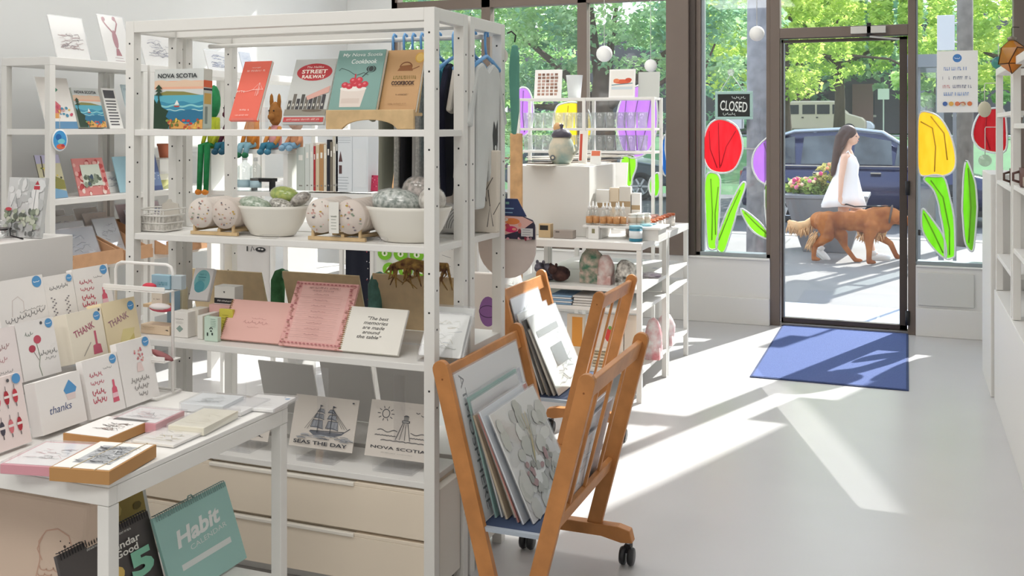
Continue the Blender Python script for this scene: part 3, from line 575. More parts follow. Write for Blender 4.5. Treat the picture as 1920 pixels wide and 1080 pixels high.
def tufts(name, pts, n, ln, m, spread, d0):
    q = MB()
    for i in range(n):
        k = rn.random()*(len(pts)-1); a = Vector(pts[int(k)]).lerp(Vector(pts[min(len(pts)-1, int(k)+1)]), k % 1)
        a += Vector((rn.uniform(-1, 1), rn.uniform(-1, 1), rn.uniform(-1, 1)))*spread; d = (Vector(d0)+Vector((rn.uniform(-.5, .5), rn.uniform(-.4, .4), rn.uniform(-.4, .4)))).normalized()
        q.tube([a, a+d*ln*.6, a+d*ln+Vector((0, 0, -.015))], [.009, .007, .001], m, 4)
    return q.build(name, dog)
q = MB(); q.tube([(-.47, 0, .53), (-.56, 0, .45), (-.66, 0, .42), (-.74, 0, .45), (-.78, 0, .49)], [.035, .05, .06, .05, .015], FURL, 10); q.build('tail', dog)
tufts('tail_feathers', [(-.50, 0, .48), (-.62, 0, .42), (-.76, 0, .46)], 160, .11, FURL, .03, (-.2, 0, -1))
tufts('chest_feathers', [(.33, 0, .45), (.22, 0, .37), (.05, 0, .39)], 130, .09, FURL, .04, (.0, 0, -1))
tufts('leg_feathers', [(-.44, -.08, .36), (-.50, -.08, .24)], 90, .09, FURL, .03, (-.6, 0, -1))
q = MB(); q.ball((.685, 0, .497), (.017, .02, .015), BLACK, 8); q.build('nose', dog)
for ey in (-.058, .058): MB().ball((.565, ey, .585), .010, BLACK, 8).build('eye', dog)
q = MB(); q.tube([(.40+.02*math.cos(a), .105*math.sin(a), .59+.115*math.cos(a)) for a in [6.283*k/20 for k in range(20)]], .012, M('#5b4a43', .6), 6, True); col = q.build('collar', None, Matrix.Translation((DX, DY, GZ))); tag(col, 'dark collar around the golden dog neck', 'collar')
q = MB(); q.tube([(wx-.055+.0, wy-.215, GZ+.69), (wx+.02, wy-.23, GZ+.70), (DX+.0, DY-.02, GZ+.685), (DX+.2, DY-.08, GZ+.70), (DX+.40, DY-.03, GZ+.70)], .009, BLACK, 6); ls = q.build('leash'); tag(ls, 'black leash running from the walker hand to the dog collar', 'leash')
# ---------------------------------------------------------------- shelving, cabinets, tables
def post(b, x, y, z0, z1, s=.036, m=PAINTED): b.box(x-s/2, x+s/2, y-s/2, y+s/2, z0, z1, m)
def shelving(name, label, x0, x1, y0, y1, shelves, top, cat='shelf unit', group=None, s=.036, base=0., posts=None, holes=True):
    """posts at the corners (or the given xs), top beams, plate shelves"""
    t = empty(name, ((x0+x1)/2, (y0+y1)/2, 0), label, cat, group); ox, oy = (x0+x1)/2, (y0+y1)/2
    for px in (posts or (x0+s/2, x1-s/2)):
        for py in (y0+s/2, y1-s/2):
            b = MB(); post(b, px-ox, py-oy, base, top, s)
            if holes:
                for z in (.62, .86, .98, 1.24, 1.36, 1.6, 1.72):
                    b.box(px-ox+s/2-.001, px-ox+s/2+.0012, py-oy-.003, py-oy+.003, z-.003, z+.003, BLACK); b.box(px-ox-.003, px-ox+.003, py-oy-s/2-.0012, py-oy-s/2+.001, z+.05, z+.056, BLACK)
            b.build('post', t, None, .002)
    for py in (y0+s/2, y1-s/2):
        b = MB(); b.box(x0-ox+s, x1-ox-s, py-oy-s/2, py-oy+s/2, top-.040, top, PAINTED); b.build('top_beam', t, None, .002)
    for px in (x0+s/2, x1-s/2):
        b = MB(); b.box(px-ox-s/2, px-ox+s/2, y0-oy+s, y1-oy-s, top-.040, top, PAINTED); b.build('top_beam', t, None, .002)
    for z in shelves:
        b = MB(); b.box(x0-ox+.006, x1-ox-.006, y0-oy+.004, y1-oy-.004, z-.022, z, WHITE); b.build('shelf', t, None, .002)
    return t
UX0, UX1 = -2.535, -1.345
S1, S2, S3, S4 = 1.475, 1.115, .752, .385
u1 = shelving('display_shelf_unit', 'white metal shelf unit nearest the camera with cookbooks along its highest shelf', UX0, UX1, 2.80, 3.055, (S1, S2, S3), 1.851)
u2 = shelving('display_shelf_unit', 'white metal shelf unit back to back with the front one, hung with baby clothes', UX0, UX1, 3.075, 3.385, (1.115, S3), 1.851)
# low plates of the rear unit sit only at the right end at the middle levels
def cabinet(y0, y1, label, front=True):
    t = empty('drawer_cabinet', ((UX0+UX1)/2, (y0+y1)/2, 0), label, 'drawer cabinet'); hx = (UX1-UX0)/2-.038; hy = (y1-y0)/2
    CB = M('#efe1cd', .5)
    b = MB(); b.box(-hx, hx, -hy+.02, hy, .04, S4-.02, CB); b.box(-hx+.01, hx-.01, -hy+.05, hy-.02, 0, .04, PANEL); b.box(-hx-.002, hx+.002, -hy, hy, S4-.02, S4, WHITE); b.box(hx, hx+.03, -hy+.04, hy-.04, .05, S4-.03, M('#e6e0d6', .5)); b.build('carcass', t, None, .002)
    for z0, z1 in ((.205, S4-.028), (.045, .195)):
        q = MB(); q.box(-hx+.002, hx-.002, -hy, -hy+.02, z0, z1-.012, CB); q.box(-hx+.002, -hx*.45, -hy, -hy+.02, z1-.012, z1, CB); q.box(hx*.55, hx-.002, -hy, -hy+.02, z1-.012, z1, CB); d = q.build('drawer', t, None, .0015)
        q = MB(); q.box(-hx*.45, hx*.55, -hy-.006, -hy+.012, z1-.014, z1-.001, M('#efe9de', .4)); q.build('lip_handle', d, None, .003)
    return t
cabinet(2.815, 3.05, 'beige two-drawer cabinet in the foot of the front shelf unit')
cabinet(3.09, 3.38, 'beige drawer cabinet in the foot of the rear shelf unit')
# front table with greeting cards
TZ = .76
t = empty('display_table', (-2.2, 1.94, 0), 'white metal table at the front covered with greeting cards', 'table')
tx0, tx1, ty0, ty1 = -1.0, .69, -.32, .32
b = MB(); b.box(tx0, tx1, ty0, ty1, TZ-.012, TZ, WHITE); b.build('tabletop', t, None, .002)
for (xa, xb, ya, yb) in ((tx0, tx1, ty0, ty0+.025), (tx0, tx1, ty1-.025, ty1), (tx1-.025, tx1, ty0+.025, ty1-.025), (tx0, tx0+.025, ty0+.025, ty1-.025)):
    b = MB(); b.box(xa, xb, ya, yb, TZ-.05, TZ-.0125, PAINTED); b.build('apron', t, None, .002)
for x in (tx0+.016, tx1-.016):
    for y in (ty0+.016, ty1-.016): b = MB(); post(b, x, y, 0, TZ-.051, .030); b.build('leg', t, None, .002)
b = MB(); b.box(tx0, tx1-.003, ty0+.03, ty1-.004, .29, .308, WHITE); b.box(tx0, tx1-.003, ty1-.03, ty1-.004, .262, .29, PAINTED); b.build('lower_shelf', t, None, .002)
# ---------------------------------------------------------------- wooden print racks on castors
def rack(label, cx, y0, y1, z_top=.79, rz=0):
    W2, L = .232, y1-y0; t = empty('print_rack', TR(cx, y0, 0, rz), label, 'print rack'); th = .022
    def legs(y):
        for s in (-1, 1):
            b = MB(); p = Vector((s*.060, y, .115)); q = Vector((s*(W2-.006), y, z_top-.025)); d = (q-p).normalized(); e = Vector((d.z, 0, -d.x))*.025; a0 = math.atan2(d.z, d.x)
            pl = [(p-e), (p+e), (q+e)]+[q+Vector((math.cos(a0+g), 0, math.sin(a0+g)))*.025 for g in (-1.2, -.8, -.4, 0, .4, .8, 1.2)]+[q-e]
            b.prism([(k.x, k.z) for k in pl], y-th/2, y+th/2, BEECH); k = q-d*.03
            b.tube([k+Vector((0, -th/2-.001, 0)), k], .0035, M('#8a5326', .5), 8); b.build('leg', t, None, .002)
    legs(0); legs(L)
    for y in (0, L):
        b = MB(); b.prism([(-.20, .078), (-.19, .118), (-.15, .128), (.15, .128), (.19, .118), (.20, .078), (.16, .074), (.09, .088), (-.09, .088), (-.16, .074)], y-.02, y+.02, BEECH); b.build('foot', t, None, .003)
        for s in (-1, 1):
            b = MB(); b.tube([(s*.18, y, .055), (s*.18, y, .082)], .006, CHROME, 8); b.bar((s*.18, y+.004, .04), (s*.18, y+.004, .066), .022, .034, BLACK); c = b.build('castor', t)
            q = MB()
            for dx in (-.014, .014): q.lathe([(.0, -.009), (.027, -.009), (.031, 0), (.027, .009), (0, .009)], M('#2c2c2e', .35), 18, Matrix.Translation((s*.18+dx, y-.012, .032)) @ Matrix.Rotation(R(90), 4, 'Y'))
            q.build('wheel', c)
    at = lambda s, z, off=0: Vector((s*(.060+(W2-.066)*(z-.115)/(z_top-.137)+off), 0, z))
    PINK = M('#d8b8a0', .5, var=.12, scale=14)
    for s in (-1, 1):
        p = at(s, z_top-.055); b = MB(); b.bar(p+Vector((0, .012, 0)), p+Vector((0, L-.012, 0)), .018, .062, BEECH, (math.sin(.28)*s, 0, math.cos(.28))); b.build('top_rail', t, None, .003)
        p = at(s, .335); b = MB(); b.bar(p+Vector((0, .012, 0)), p+Vector((0, L-.012, 0)), .018, .05, BEECH, (math.sin(.28)*s, 0, math.cos(.28))); b.build('lower_rail', t, None, .003)
        for f in (.25, .5, .75):
            b = MB(); a = at(s, .35); c = at(s, z_top-.08); b.bar(a+Vector((0, L*f, 0)), c+Vector((0, L*f, 0)), .010, .016, BEECH); b.build('slat', t, None, .002)
    b = MB(); z = .315; w = .060+(W2-.066)*(z-.115)/(z_top-.137)-.012; b.box(-w, w, .012, L-.012, z-.01, z, M('#3c4a66', .8)); b.box(-w, w, -.004, .012, z-.012, z, M('#a9b2bd', .5)); b.build('tray', t); return t
RK1 = (-1.062, 2.73, 3.35); RK2 = (-1.435, 4.12, 4.66)
rack('near wooden print rack on black castors beside the front shelf unit', *RK1)
rack('far wooden print rack standing behind the nearer one', *RK2)
# ---------------------------------------------------------------- white tables before the display window
WT = .86
def wtable(label, x0, x1, y0, y1):
    ox, oy = (x0+x1)/2, (y0+y1)/2; t = empty('display_table', (ox, oy, 0), label, 'table'); hx, hy = (x1-x0)/2, (y1-y0)/2
    b = MB(); b.box(-hx, hx, -hy, hy, WT-.04, WT, WHITE); b.build('tabletop', t, None, .003)
    for sx in (-1, 1):
        for sy in (-1, 1): b = MB(); post(b, sx*(hx-.016), sy*(hy-.016), 0, WT-.04, .028); b.build('leg', t, None, .002)
    for z in (.61, .50, .17): b = MB(); b.box(-hx+.004, hx-.004, -hy+.004, hy-.004, z-.02, z, WHITE); b.build('shelf', t, None, .002)
    return t
wtable('long white table with risers of bottles beside the pillar', -2.1, -1.325, 5.32, 5.96)
wtable('white table standing furthest along by the sidelight', -2.1, -1.325, 5.98, 6.58)
o = MB().box(-.25, .25, -.28, .28, 0, .40, M('#dddbd6', .6)).build('display_plinth', None, Matrix.Translation((-1.93, 5.80, WT+.001)), .003); tag(o, 'large plain white plinth box on the table by the display window', 'plinth')
# ---------------------------------------------------------------- shelving along the far wall
LX0, LX1 = -4.37, -4.04
def lwall(label, y0, y1, sh=(.42, S3, S2, S1)):
    s = .036; t = empty('wall_shelf_unit', ((LX0+LX1)/2, (y0+y1)/2, 0), label, 'shelf unit'); ox, oy = (LX0+LX1)/2, (y0+y1)/2
    for x in (LX0+s/2, LX1-s/2):
        for y in (y0+s/2, y1-s/2): b = MB(); post(b, x-ox, y-oy, 0, 1.80); b.build('post', t, None, .002)
    b = MB(); b.box(LX0-ox, LX1-ox, y0-oy, y1-oy, 1.80, 1.842, WHITE); b.build('top_shelf', t, None, .002)
    for z in sh: b = MB(); b.box(LX0-ox+.005, LX1-ox-.003, y0-oy+.005, y1-oy-.005, z-.03, z, WHITE); b.build('shelf', t, None, .002)
    return t
lwall('white wall shelf bay nearest the camera with art books and a hanging suncatcher', 3.93, 4.64)
lwall('middle white wall shelf bay seen behind the front shelf unit', 4.66, 5.72)
lwall('wall shelf bay furthest along beside the corner', 5.74, 6.9)
# bookcase island behind the two units
b0, b1 = XU(392, 4.95), XU(700, 4.95)
t = empty('bookcase', ((b0+b1)/2, 5.1, 0), 'white open bookcase holding soft toys and rows of books', 'bookcase'); hw = (b1-b0)/2
for x in (-hw, -.02, hw): b = MB(); b.box(x-.015, x+.015, -.15, .15, 0, 1.33 if x < 0 else 1.12, WHITE); b.build('upright', t, None, .002)
b = MB(); b.box(-hw-.02, .0, -.15, .15, 1.33, 1.355, WHITE); b.build('top_shelf', t, None, .002)
for z in (.30, 1.11): b = MB(); b.box(-hw+.015, hw-.015, -.15, .15, z-.025, z, WHITE); b.build('shelf', t, None, .002)
# white wire shelf with glasses right behind the display window
gx0, gx1, gy = XU(983, 7.0), XU(1232, 7.0), 7.0
gz = [ony(1100, v, gy).z for v in (184, 240, 282)]
t = empty('glass_shelf', ((gx0+gx1)/2, gy, 0), 'white metal rack of drinking glasses against the display window', 'shelf rack'); hw = (gx1-gx0)/2
for x in (-hw, 0, hw):
    for y in (-.12, .12): b = MB(); post(b, x, y, .0, gz[0], .022); b.build('post', t)
for z in gz: b = MB(); b.box(-hw, hw, -.12, .12, z-.018, z, WHITE); b.build('shelf', t, None, .002)
# ---------------------------------------------------------------- right-hand side
o = MB().box(.43, .78, 6.15, 6.80, 0, 1.225, M('#e7e5e0', .5)).build('display_column', None, None, .004); tag(o, 'tall plain white column box beside the corner window', 'plinth')
def rshelf(label, y0, y1, zs, top=1.80):
    s = .034; x0, x1 = .452, .79; t = empty('wall_shelf_unit', (x0, y0, 0), label, 'shelf unit')
    for x in (s/2, x1-x0-s/2):
        for y in (s/2, y1-y0-s/2): b = MB(); post(b, x, y, .602, top, s); b.build('post', t, None, .002)
    for x in (s/2, x1-x0-s/2): b = MB(); b.box(x-s/2, x+s/2, s, y1-y0-s, top-.036, top, PAINTED); b.build('top_beam', t, None, .002)
    for y in (s/2, y1-y0-s/2): b = MB(); b.box(s, x1-x0-s, y-s/2, y+s/2, top-.036, top, PAINTED); b.build('top_beam', t, None, .002)
    for z in zs: b = MB(); b.box(.004, x1-x0-.004, .004, y1-y0-.004, z-.022, z, WHITE); b.build('shelf', t, None, .002)
    return t
rshelf('white shelf unit with suncatchers beyond the counter', 5.22, 6.10, (1.2, 1.56, .80))
o = MB().box(.445, .79, 4.29, 6.1, 0, .60, M('#e9e7e3', .5)).build('low_cabinet', None, None, .003); tag(o, 'low white cabinet under the wall shelf units', 'cabinet')
rshelf('white shelf unit with stoneware mugs above the counter', 4.3, 5.18, (1.22, 1.50, .93))
t = empty('counter', (.61, 4.0, 0), 'white counter with a grey tiled worktop along the wall', 'counter')
b = MB(); b.box(-.165, .18, -2.0, .26, .0, .60, M('#e9e7e3', .5)); b.build('body', t, None, .003)
b = MB(); b.box(-.18, .18, -2.0, .28, .60, .63, M('#b9b9ba', .35)); 
for y in (-1.4, -.8, -.2): b.box(-.181, .18, y-.006, y+.006, .629, .6312, M('#6d6d70', .5))
b.box(-.14, -.132, -2.0, .25, .629, .6314, M('#6d6d70', .5)); b.build('worktop', t)
for k in range(3): b = MB(); b.box(-.172, -.165, -1.95+.73*k, -1.25+.73*k, .06, .58, M('#efede9', .45)); b.build('door', t, None, .002)
# door mat, closed sign, poster
t = empty('door_mat', (-.43, 6.93, 0), 'blue entrance mat lying inside the glass door', 'door mat')
mb = M('#56689e', .95, var=.18, scale=160, bump=.4)
MB().box(-.425, .428, -.80, .86, .001, .008, mb).build('pile', t); b = MB()
for (a, c, d, e) in ((-.438, .441, -.815, -.80), (-.438, .441, .86, .872), (-.438, -.425, -.80, .86), (.428, .441, -.80, .86)): b.box(a, c, d, e, .001, .006, M('#2c3c66', .8))
b.build('border', t)
T = TR(-1.230, 7.822, 1.545, 0, R(-2)); t = empty('closed_sign', T, 'pale green framed sign reading closed hanging in the sidelight', 'sign')
b = MB(); w, h = .285, .215; gm = M('#a9c9c2', .5)
b.box(-w/2, w/2, 0, .014, 0, .022, gm); b.box(-w/2, w/2, 0, .014, h-.022, h, gm); b.box(-w/2, -w/2+.022, 0, .014, .022, h-.022, gm); b.box(w/2-.022, w/2, 0, .014, .022, h-.022, gm); b.build('frame', t, None, .004)
b = MB(); b.box(-w/2+.02, w/2-.02, .003, .012, .02, h-.02, M('#2b2d2c', .7)); b.build('board', t); a = Art(w, h, .003)
a.text('#e9ede8', 'CLOSED', .5, .47, .72, .36, bold=.012, rot=-5); a.hand('#cfd6d2', .45, .8, .78, .06, .012); a.hand('#cfd6d2', .2, .55, .2, .06, .012); a.done(t, 'lettering')
b = MB(); b.tube([(-.10, .006, h), (-.02, .006, h+.135), (.075, .006, h)], .0035, M('#dfe5e2', .6), 6); b.build('cord', t)
b = MB(); b.lathe([(0, -.01), (.02, -.006), (.026, .006)], glass_mat('suction', (.95, .95, .95), .2, .1, .25), 16, Matrix.Translation((-.02, .012, h+.145)) @ Matrix.Rotation(R(90), 4, 'X')); b.build('suction_cup', t)
px0, px1 = .200, .465
def art_poster(a):
    a.circ('#4f86c6', .5, .88, .11); a.hand('#eef3fb', .43, .57, .88, .012, .012)
    a.words('#8ea3cf', .46, .71, .58, .055); a.words('#8a7f95', .22, .56, .16, .05); a.words('#77839a', .60, .56, .46, .05, 3); a.words('#d69a9c', .24, .42, .2, .05); a.words('#8d8da3', .62, .42, .46, .05, 5); a.words('#8ea8d6', .48, .30, .62, .055, 7)
    for k, c in enumerate(('#4f6fae', '#e8b45a', '#e58a62', '#d9c0a0', '#e07f52')): a.circ(c, .2+.15*k, .14, .06)
    a.ring('#c9573e', .62, .12, .07, .02, 0, 180)
card('window_poster', 'white printed poster with a blue round logo taped inside the corner window', 'poster', (px0+px1)/2, 7.80, 1.59, px1-px0, .435, .002, art=art_poster)
# ---------------------------------------------------------------- tulips painted on the shop windows (paint sits on each pane)
def paint(parent, name, label, pts, col, outline=True, strokes=(), y=FY-.006):
    """pts: image-plane outline measured on the window plane, given as (x,z) metres"""
    m = paint_mat('paint_%s' % col.strip('#'), lin(col)[:3]); b = MB(); n = len(pts)
    b.prism(pts, y-.0012, y, m)
    o = b.build(name, parent); o['label'] = label
    if outline:
        q = MB(); c = Vector((sum(p[0] for p in pts)/n, 0, sum(p[1] for p in pts)/n))
        q.tube([Vector((p[0], y-.001, p[1]))+(Vector((p[0], 0, p[1]))-c).normalized()*.008 for p in pts], .007, M('#eef2f2', .7), 5, True); q.build('outline', o)
    if strokes:
        dk = tuple(x*.62 for x in lin(col)[:3])
        for s in strokes: q = MB(); q.tube([(x, y-.002, z) for x, z in s], .0045, M(dk, .6), 5); q.build('brush_line', o)
    return o
def W2(pts): return [(ony(u, v, FY).x, ony(u, v, FY).z) for u, v in pts]
def curve(pts, k=4):
    out = []; n = len(pts)
    for i in range(n):
        p0, p1, p2, p3 = [Vector(pts[(i+j) % n]) for j in (-1, 0, 1, 2)]
        for j in range(k):
            t = j/k; out.append(tuple(.5*((2*p1)+(p2-p0)*t+(2*p0-5*p1+4*p2-p3)*t*t+(3*p1-p0-3*p2+p3)*t**3)))
    return out
def tulip(parent, name, label, uv, col, strokes=(), outline=True): return paint(parent, name, label, curve(W2(uv)), col, outline, [W2(s) for s in strokes])
G = '#a8de44'; G2 = '#97d63a'
tulip(win2, 'painted_tulip', 'red painted tulip bloom', [(1352, 225), (1380, 238), (1391, 272), (1385, 300), (1372, 318), (1350, 322), (1330, 314), (1320, 288), (1322, 258), (1332, 234)], '#e8384a', ([(1347, 230), (1348, 270), (1350, 315)], [(1380, 245), (1362, 275), (1352, 312)], [(1330, 245), (1332, 280), (1345, 315)]))
tulip(win2, 'painted_leaf', 'tall green painted stem', [(1327, 328), (1340, 326), (1350, 338), (1348, 380), (1346, 430), (1344, 462), (1330, 464), (1326, 440), (1324, 390), (1322, 350)], G, ([(1333, 335), (1336, 400), (1335, 450)], [(1347, 350), (1341, 400), (1342, 440)]))
tulip(win2, 'painted_leaf', 'slanting green painted leaf', [(1391, 345), (1397, 352), (1380, 400), (1366, 450), (1358, 470), (1347, 468), (1344, 450), (1356, 420), (1372, 380)], G, ([(1388, 356), (1368, 400), (1348, 450)],))
tulip(win2, 'painted_tulip', 'purple painted tulip bloom', [(1433, 265), (1447, 262), (1447, 340), (1436, 343), (1422, 334), (1413, 312), (1416, 286)], '#c79ae0', ([(1432, 268), (1442, 300), (1446, 335)],))
tulip(win2, 'painted_leaf', 'green painted stem by the door', [(1435, 348), (1447, 346), (1447, 440), (1440, 430), (1437, 400)], G)
tulip(win2, 'painted_leaf', 'low green painted leaf', [(1391, 393), (1410, 405), (1430, 425), (1446, 442), (1438, 446), (1418, 436), (1402, 418)], G, ([(1396, 398), (1420, 422), (1440, 440)],))
tulip(win3, 'painted_tulip', 'yellow painted tulip bloom', [(1724, 216), (1745, 213), (1765, 226), (1782, 258), (1790, 296), (1786, 318), (1768, 328), (1740, 328), (1724, 322), (1722, 270)], '#f6cf4a', ([(1726, 228), (1748, 240), (1754, 275), (1752, 322)], [(1745, 218), (1770, 250), (1776, 300)]))
tulip(win3, 'painted_leaf', 'arching green painted stem', [(1733, 338), (1748, 330), (1770, 335), (1780, 370), (1788, 420), (1790, 470), (1786, 481), (1772, 481), (1771, 450), (1764, 400), (1752, 360)], G2, ([(1745, 338), (1768, 370), (1780, 430), (1780, 478)],))
tulip(win3, 'painted_leaf', 'short green painted leaf', [(1730, 394), (1740, 402), (1756, 425), (1770, 450), (1773, 480), (1762, 476), (1742, 452), (1730, 425)], G2, ([(1732, 400), (1752, 440), (1768, 474)],))
tulip(win3, 'painted_leaf', 'upright green painted leaf in the corner', [(1812, 303), (1820, 318), (1829, 350), (1830, 400), (1828, 440), (1824, 468), (1814, 462), (1808, 440), (1806, 380), (1807, 330)], G2, ([(1815, 315), (1820, 390), (1816, 455)],))
tulip(win3, 'painted_tulip', 'red painted tulip bloom behind the shelf', [(1838, 215), (1856, 206), (1880, 208), (1885, 240), (1884, 280), (1862, 284), (1838, 276), (1826, 258), (1828, 236)], '#e02f3f', ([(1850, 212), (1846, 250), (1856, 280)],))
P = '#c79ae0'
tulip(win1, 'painted_tulip', 'large purple painted tulip bloom', [(1190, 165), (1215, 164), (1229, 185), (1231, 235), (1222, 270), (1205, 290), (1180, 293), (1165, 270), (1158, 230), (1166, 190)], P, ([(1200, 168), (1190, 220), (1195, 285)], [(1222, 180), (1214, 230), (1200, 288)], [(1175, 185), (1170, 230), (1182, 285)]))
tulip(win1, 'painted_tulip', 'purple painted tulip bloom beside the clothes', [(978, 166), (992, 172), (999, 200), (997, 235), (985, 252), (970, 250), (962, 220), (966, 182)], P, ([(982, 170), (980, 210), (984, 248)],))
tulip(win1, 'painted_tulip', 'yellow painted tulip bloom', [(1055, 196), (1080, 194), (1100, 205), (1108, 240), (1098, 275), (1075, 285), (1050, 270), (1040, 235), (1044, 205)], '#f5dc4a', ([(1066, 198), (1062, 240), (1072, 280)],))
tulip(win1, 'painted_leaf', 'green painted bud in the display window', [(1168, 296), (1178, 290), (1190, 296), (1192, 312), (1186, 330), (1184, 345), (1178, 348), (1172, 338), (1166, 312)], G, ([(1180, 294), (1182, 340)],))
tulip(win1, 'painted_leaf', 'green painted leaf along the pillar', [(1252, 236), (1257, 234), (1258, 335), (1252, 310), (1249, 270)], G)
tulip(win1, 'painted_leaf', 'low green painted leaf beside the pillar', [(1222, 335), (1234, 326), (1236, 350), (1232, 366), (1222, 364), (1219, 350)], G2)
tulip(win1, 'painted_leaf', 'blue painted petal', [(1244, 262), (1250, 258), (1252, 318), (1246, 326), (1240, 300)], '#3f9be0')
def globe(u, v, r, label):  # white globes on added cords stand in for lamp reflections in the glass
    p = ony(u, v, 7.45); t = empty('reflection_globe', p, label, 'reflection globe')
    MB().ball((0, 0, 0), r, M('#f0efec', .7), 18).build('globe', t); MB().tube([(0, 0, r), (0, 0, CEIL-p.z)], .0025, M('#d9d9d6', .6), 5).build('cord', t)
globe(1133, 101, .062, 'larger white globe modelling a lamp reflection in the display window'); globe(1220, 123, .048, 'smaller white globe modelling a lamp reflection near the pillar'); globe(1419, 63, .055, 'white globe modelling a lamp reflection in the sidelight by the utility pole')
# ---------------------------------------------------------------- shared artwork
INK = '#3a3a3c'
def art_seascape(a, title=True):
    a.rect('#d6d9d6', 0, .55, 1, 1); a.rect('#efb79a', 0, .66, 1, .80); a.wave('#e8c9ae', .80, .015, 2, x0=0, x1=1, zb=.7); a.poly('#8d8a4e', [(0, .57), (.25, .63), (.6, .62), (.95, .56), (.6, .54), (0, .52)])
    a.rect('#5fb0c4', 0, 0, 1, .56); a.wave('#3f8fae', .44, .02, 2.2, zb=.2); a.wave('#8fd0d4', .38, .015, 3, wd=.03); a.wave('#bfe3e0', .31, .012, 4, wd=.012); a.wave('#2f7396', .30, .02, 1.7, zb=.1)
    a.poly('#f3f1ec', [(.42, .40), (.52, .40), (.47, .48)]); a.poly('#b5443a', [(.40, .385), (.54, .385), (.51, .36), (.43, .36)])
    a.poly('#26402e', [(0, .0), (0, .50), (.06, .42), (.10, .52), (.16, .36), (.30, .30), (.25, .20), (.36, .12), (.30, 0)])
    for k in range(14): a.oval(a.rnd.choice(['#d9533f', '#e7a13f', '#e8d9a5', '#c23a3a', '#8a9b4a']), .04+.95*a.rnd.random(), .03+.13*a.rnd.random(), .04, .022, 7)
    a.wave('#e0a45c', .10, .05, 1.3, x0=.35, x1=1, zb=0); a.dots(['#b5523a', '#e9c05a', '#8b5a34', '#d97a4a', '#6d7b3a'], 30, .3, .97, .01, .16, .015, .035)
    a.line('#2d4632', [(.10, .5), (.10, .72)], .02)
    for z in (.56, .62, .67): a.poly('#2d4632', [(.03, z), (.18, z), (.10, z+.07)])
    if title: a.text('#20262b', 'NOVA SCOTIA', .48, .885, .80, .075, bold=.02)
def art_script(col, n=2, y=.5, dot=None, seed=0, wd=.012):
    def f(a):
        for k in range(n): a.hand(col, .18, .82, y+.16*(n/2-k-.5), .05, wd, .0, seed+k)
        if dot: dot(a)
    return f
BLUE = '#5b9bd0'
def sticker(a, x=.86, z=.90, r=.10): a.circ(BLUE, x, z, r); a.hand('#e8f1fa', x-.07, x+.07, z, .012, .012)
def art_botanic(cols, n=40):
    def f(a): a.dots(cols, n, .05, .95, .05, .95, .02, .07)
    return f
def art_city(sky, cols, n=10):
    def f(a):
        a.rect(sky, 0, 0, 1, 1)
        for k in range(n):
            x = k/n; h = .2+.35*a.rnd.random(); a.rect(a.rnd.choice(cols), x, .05, x+.95/n, .05+h)
            for j in range(3): a.rect('#f1ede2', x+.25/n, .1+j*.1, x+.55/n, .14+j*.1)
    return f
def art_sketch(cols, n=26, z0=.3, z1=.72, x0=.16, x1=.86):
    def f(a):
        for k in range(n):
            x = a.rnd.uniform(x0, x1-.12); z = a.rnd.uniform(z0, z1); a.line(a.rnd.choice(cols), [(x, z), (x+a.rnd.uniform(.05, .2), z+a.rnd.uniform(-.05, .08)), (x+a.rnd.uniform(.1, .24), z+a.rnd.uniform(-.08, .05))], a.rnd.uniform(.006, .02))
        a.wave(cols[0], z0, .01, 3, wd=.012, x0=x0, x1=x1)
    return f
def over(*fs):
    def f(a):
        for g in fs: g(a)
    return f
def acrylic_stand(x, y, z, w, d, h, label, group=None):
    t = empty('acrylic_stand', (x, y, z), label, 'display stand', group)
    MB().box(-w/2, w/2, -d/2, -d/2+.003, 0, h*.5, CLEAR).build('front_lip', t); MB().box(-w/2, w/2, -d/2+.003, d/2, 0, .004, CLEAR).build('base', t); MB().box(-w/2, w/2, d/2-.004, d/2, .004, h, CLEAR).build('back_plate', t); return t
# ---------------------------------------------------------------- front unit, highest shelf
o = lean('jigsaw_box', 'puzzle box with a bright coastal painting and NOVA SCOTIA across its lid', 'puzzle box', 288, 380, 130, 2.835, S1+.001, 2, .046, body='#c9cfc6', art=art_seascape, bevel=.001)
w_, h_ = .152, .172
a = Art(.046, .17, 0, 5); a.rect('#d2653f', 0, .84, 1, .98); a.rect('#2c3340', .0, .78, 1, .82); a.rect('#b9c5b8', 0, .02, 1, .76); a.rect('#c3a65a', .1, .5, .9, .72); a.rect('#7d8b84', .2, .1, .5, .45)
bx = max(v.co.x for v in o.data.vertices); a.done(o, 'printed_side', Matrix.Translation((bx, .023, 0)) @ Matrix.Rotation(R(90), 4, 'Z'))
def art_orange(a):
    a.words('#f9d9cc', .5, .885, .32, .02); a.words('#f9d9cc', .52, .83, .72, .03)
    a.line('#fbe9e0', [(.03, .47), (.20, .49), (.30, .47), (.45, .48), (.58, .50), (.97, .51)], .012); a.line('#fbe9e0', [(.60, .50), (.80, .62), (.97, .50)], .008); a.line('#fbe9e0', [(.80, .40), (.80, .62)], .012); a.line('#fbe9e0', [(.74, .40), (.74, .52)], .008); a.line('#fbe9e0', [(.84, .42), (.84, .55)], .008)
    a.words('#fbe9e0', .18, .47, .28, .04); a.words('#f9d9cc', .5, .16, .35, .025); a.words('#f9d9cc', .45, .07, .5, .02)
lean('book', 'coral red book with a white line drawing of a suspension bridge', 'book', 429, 480, 118, 2.86, S1+.026, 24, .014, body='#ee6f5b', art=art_orange, pages='#e9e4da')
acrylic_stand(XU(455, 2.86), 2.90, S1+.001, .09, .085, .075, 'clear acrylic stand under the coral red book')
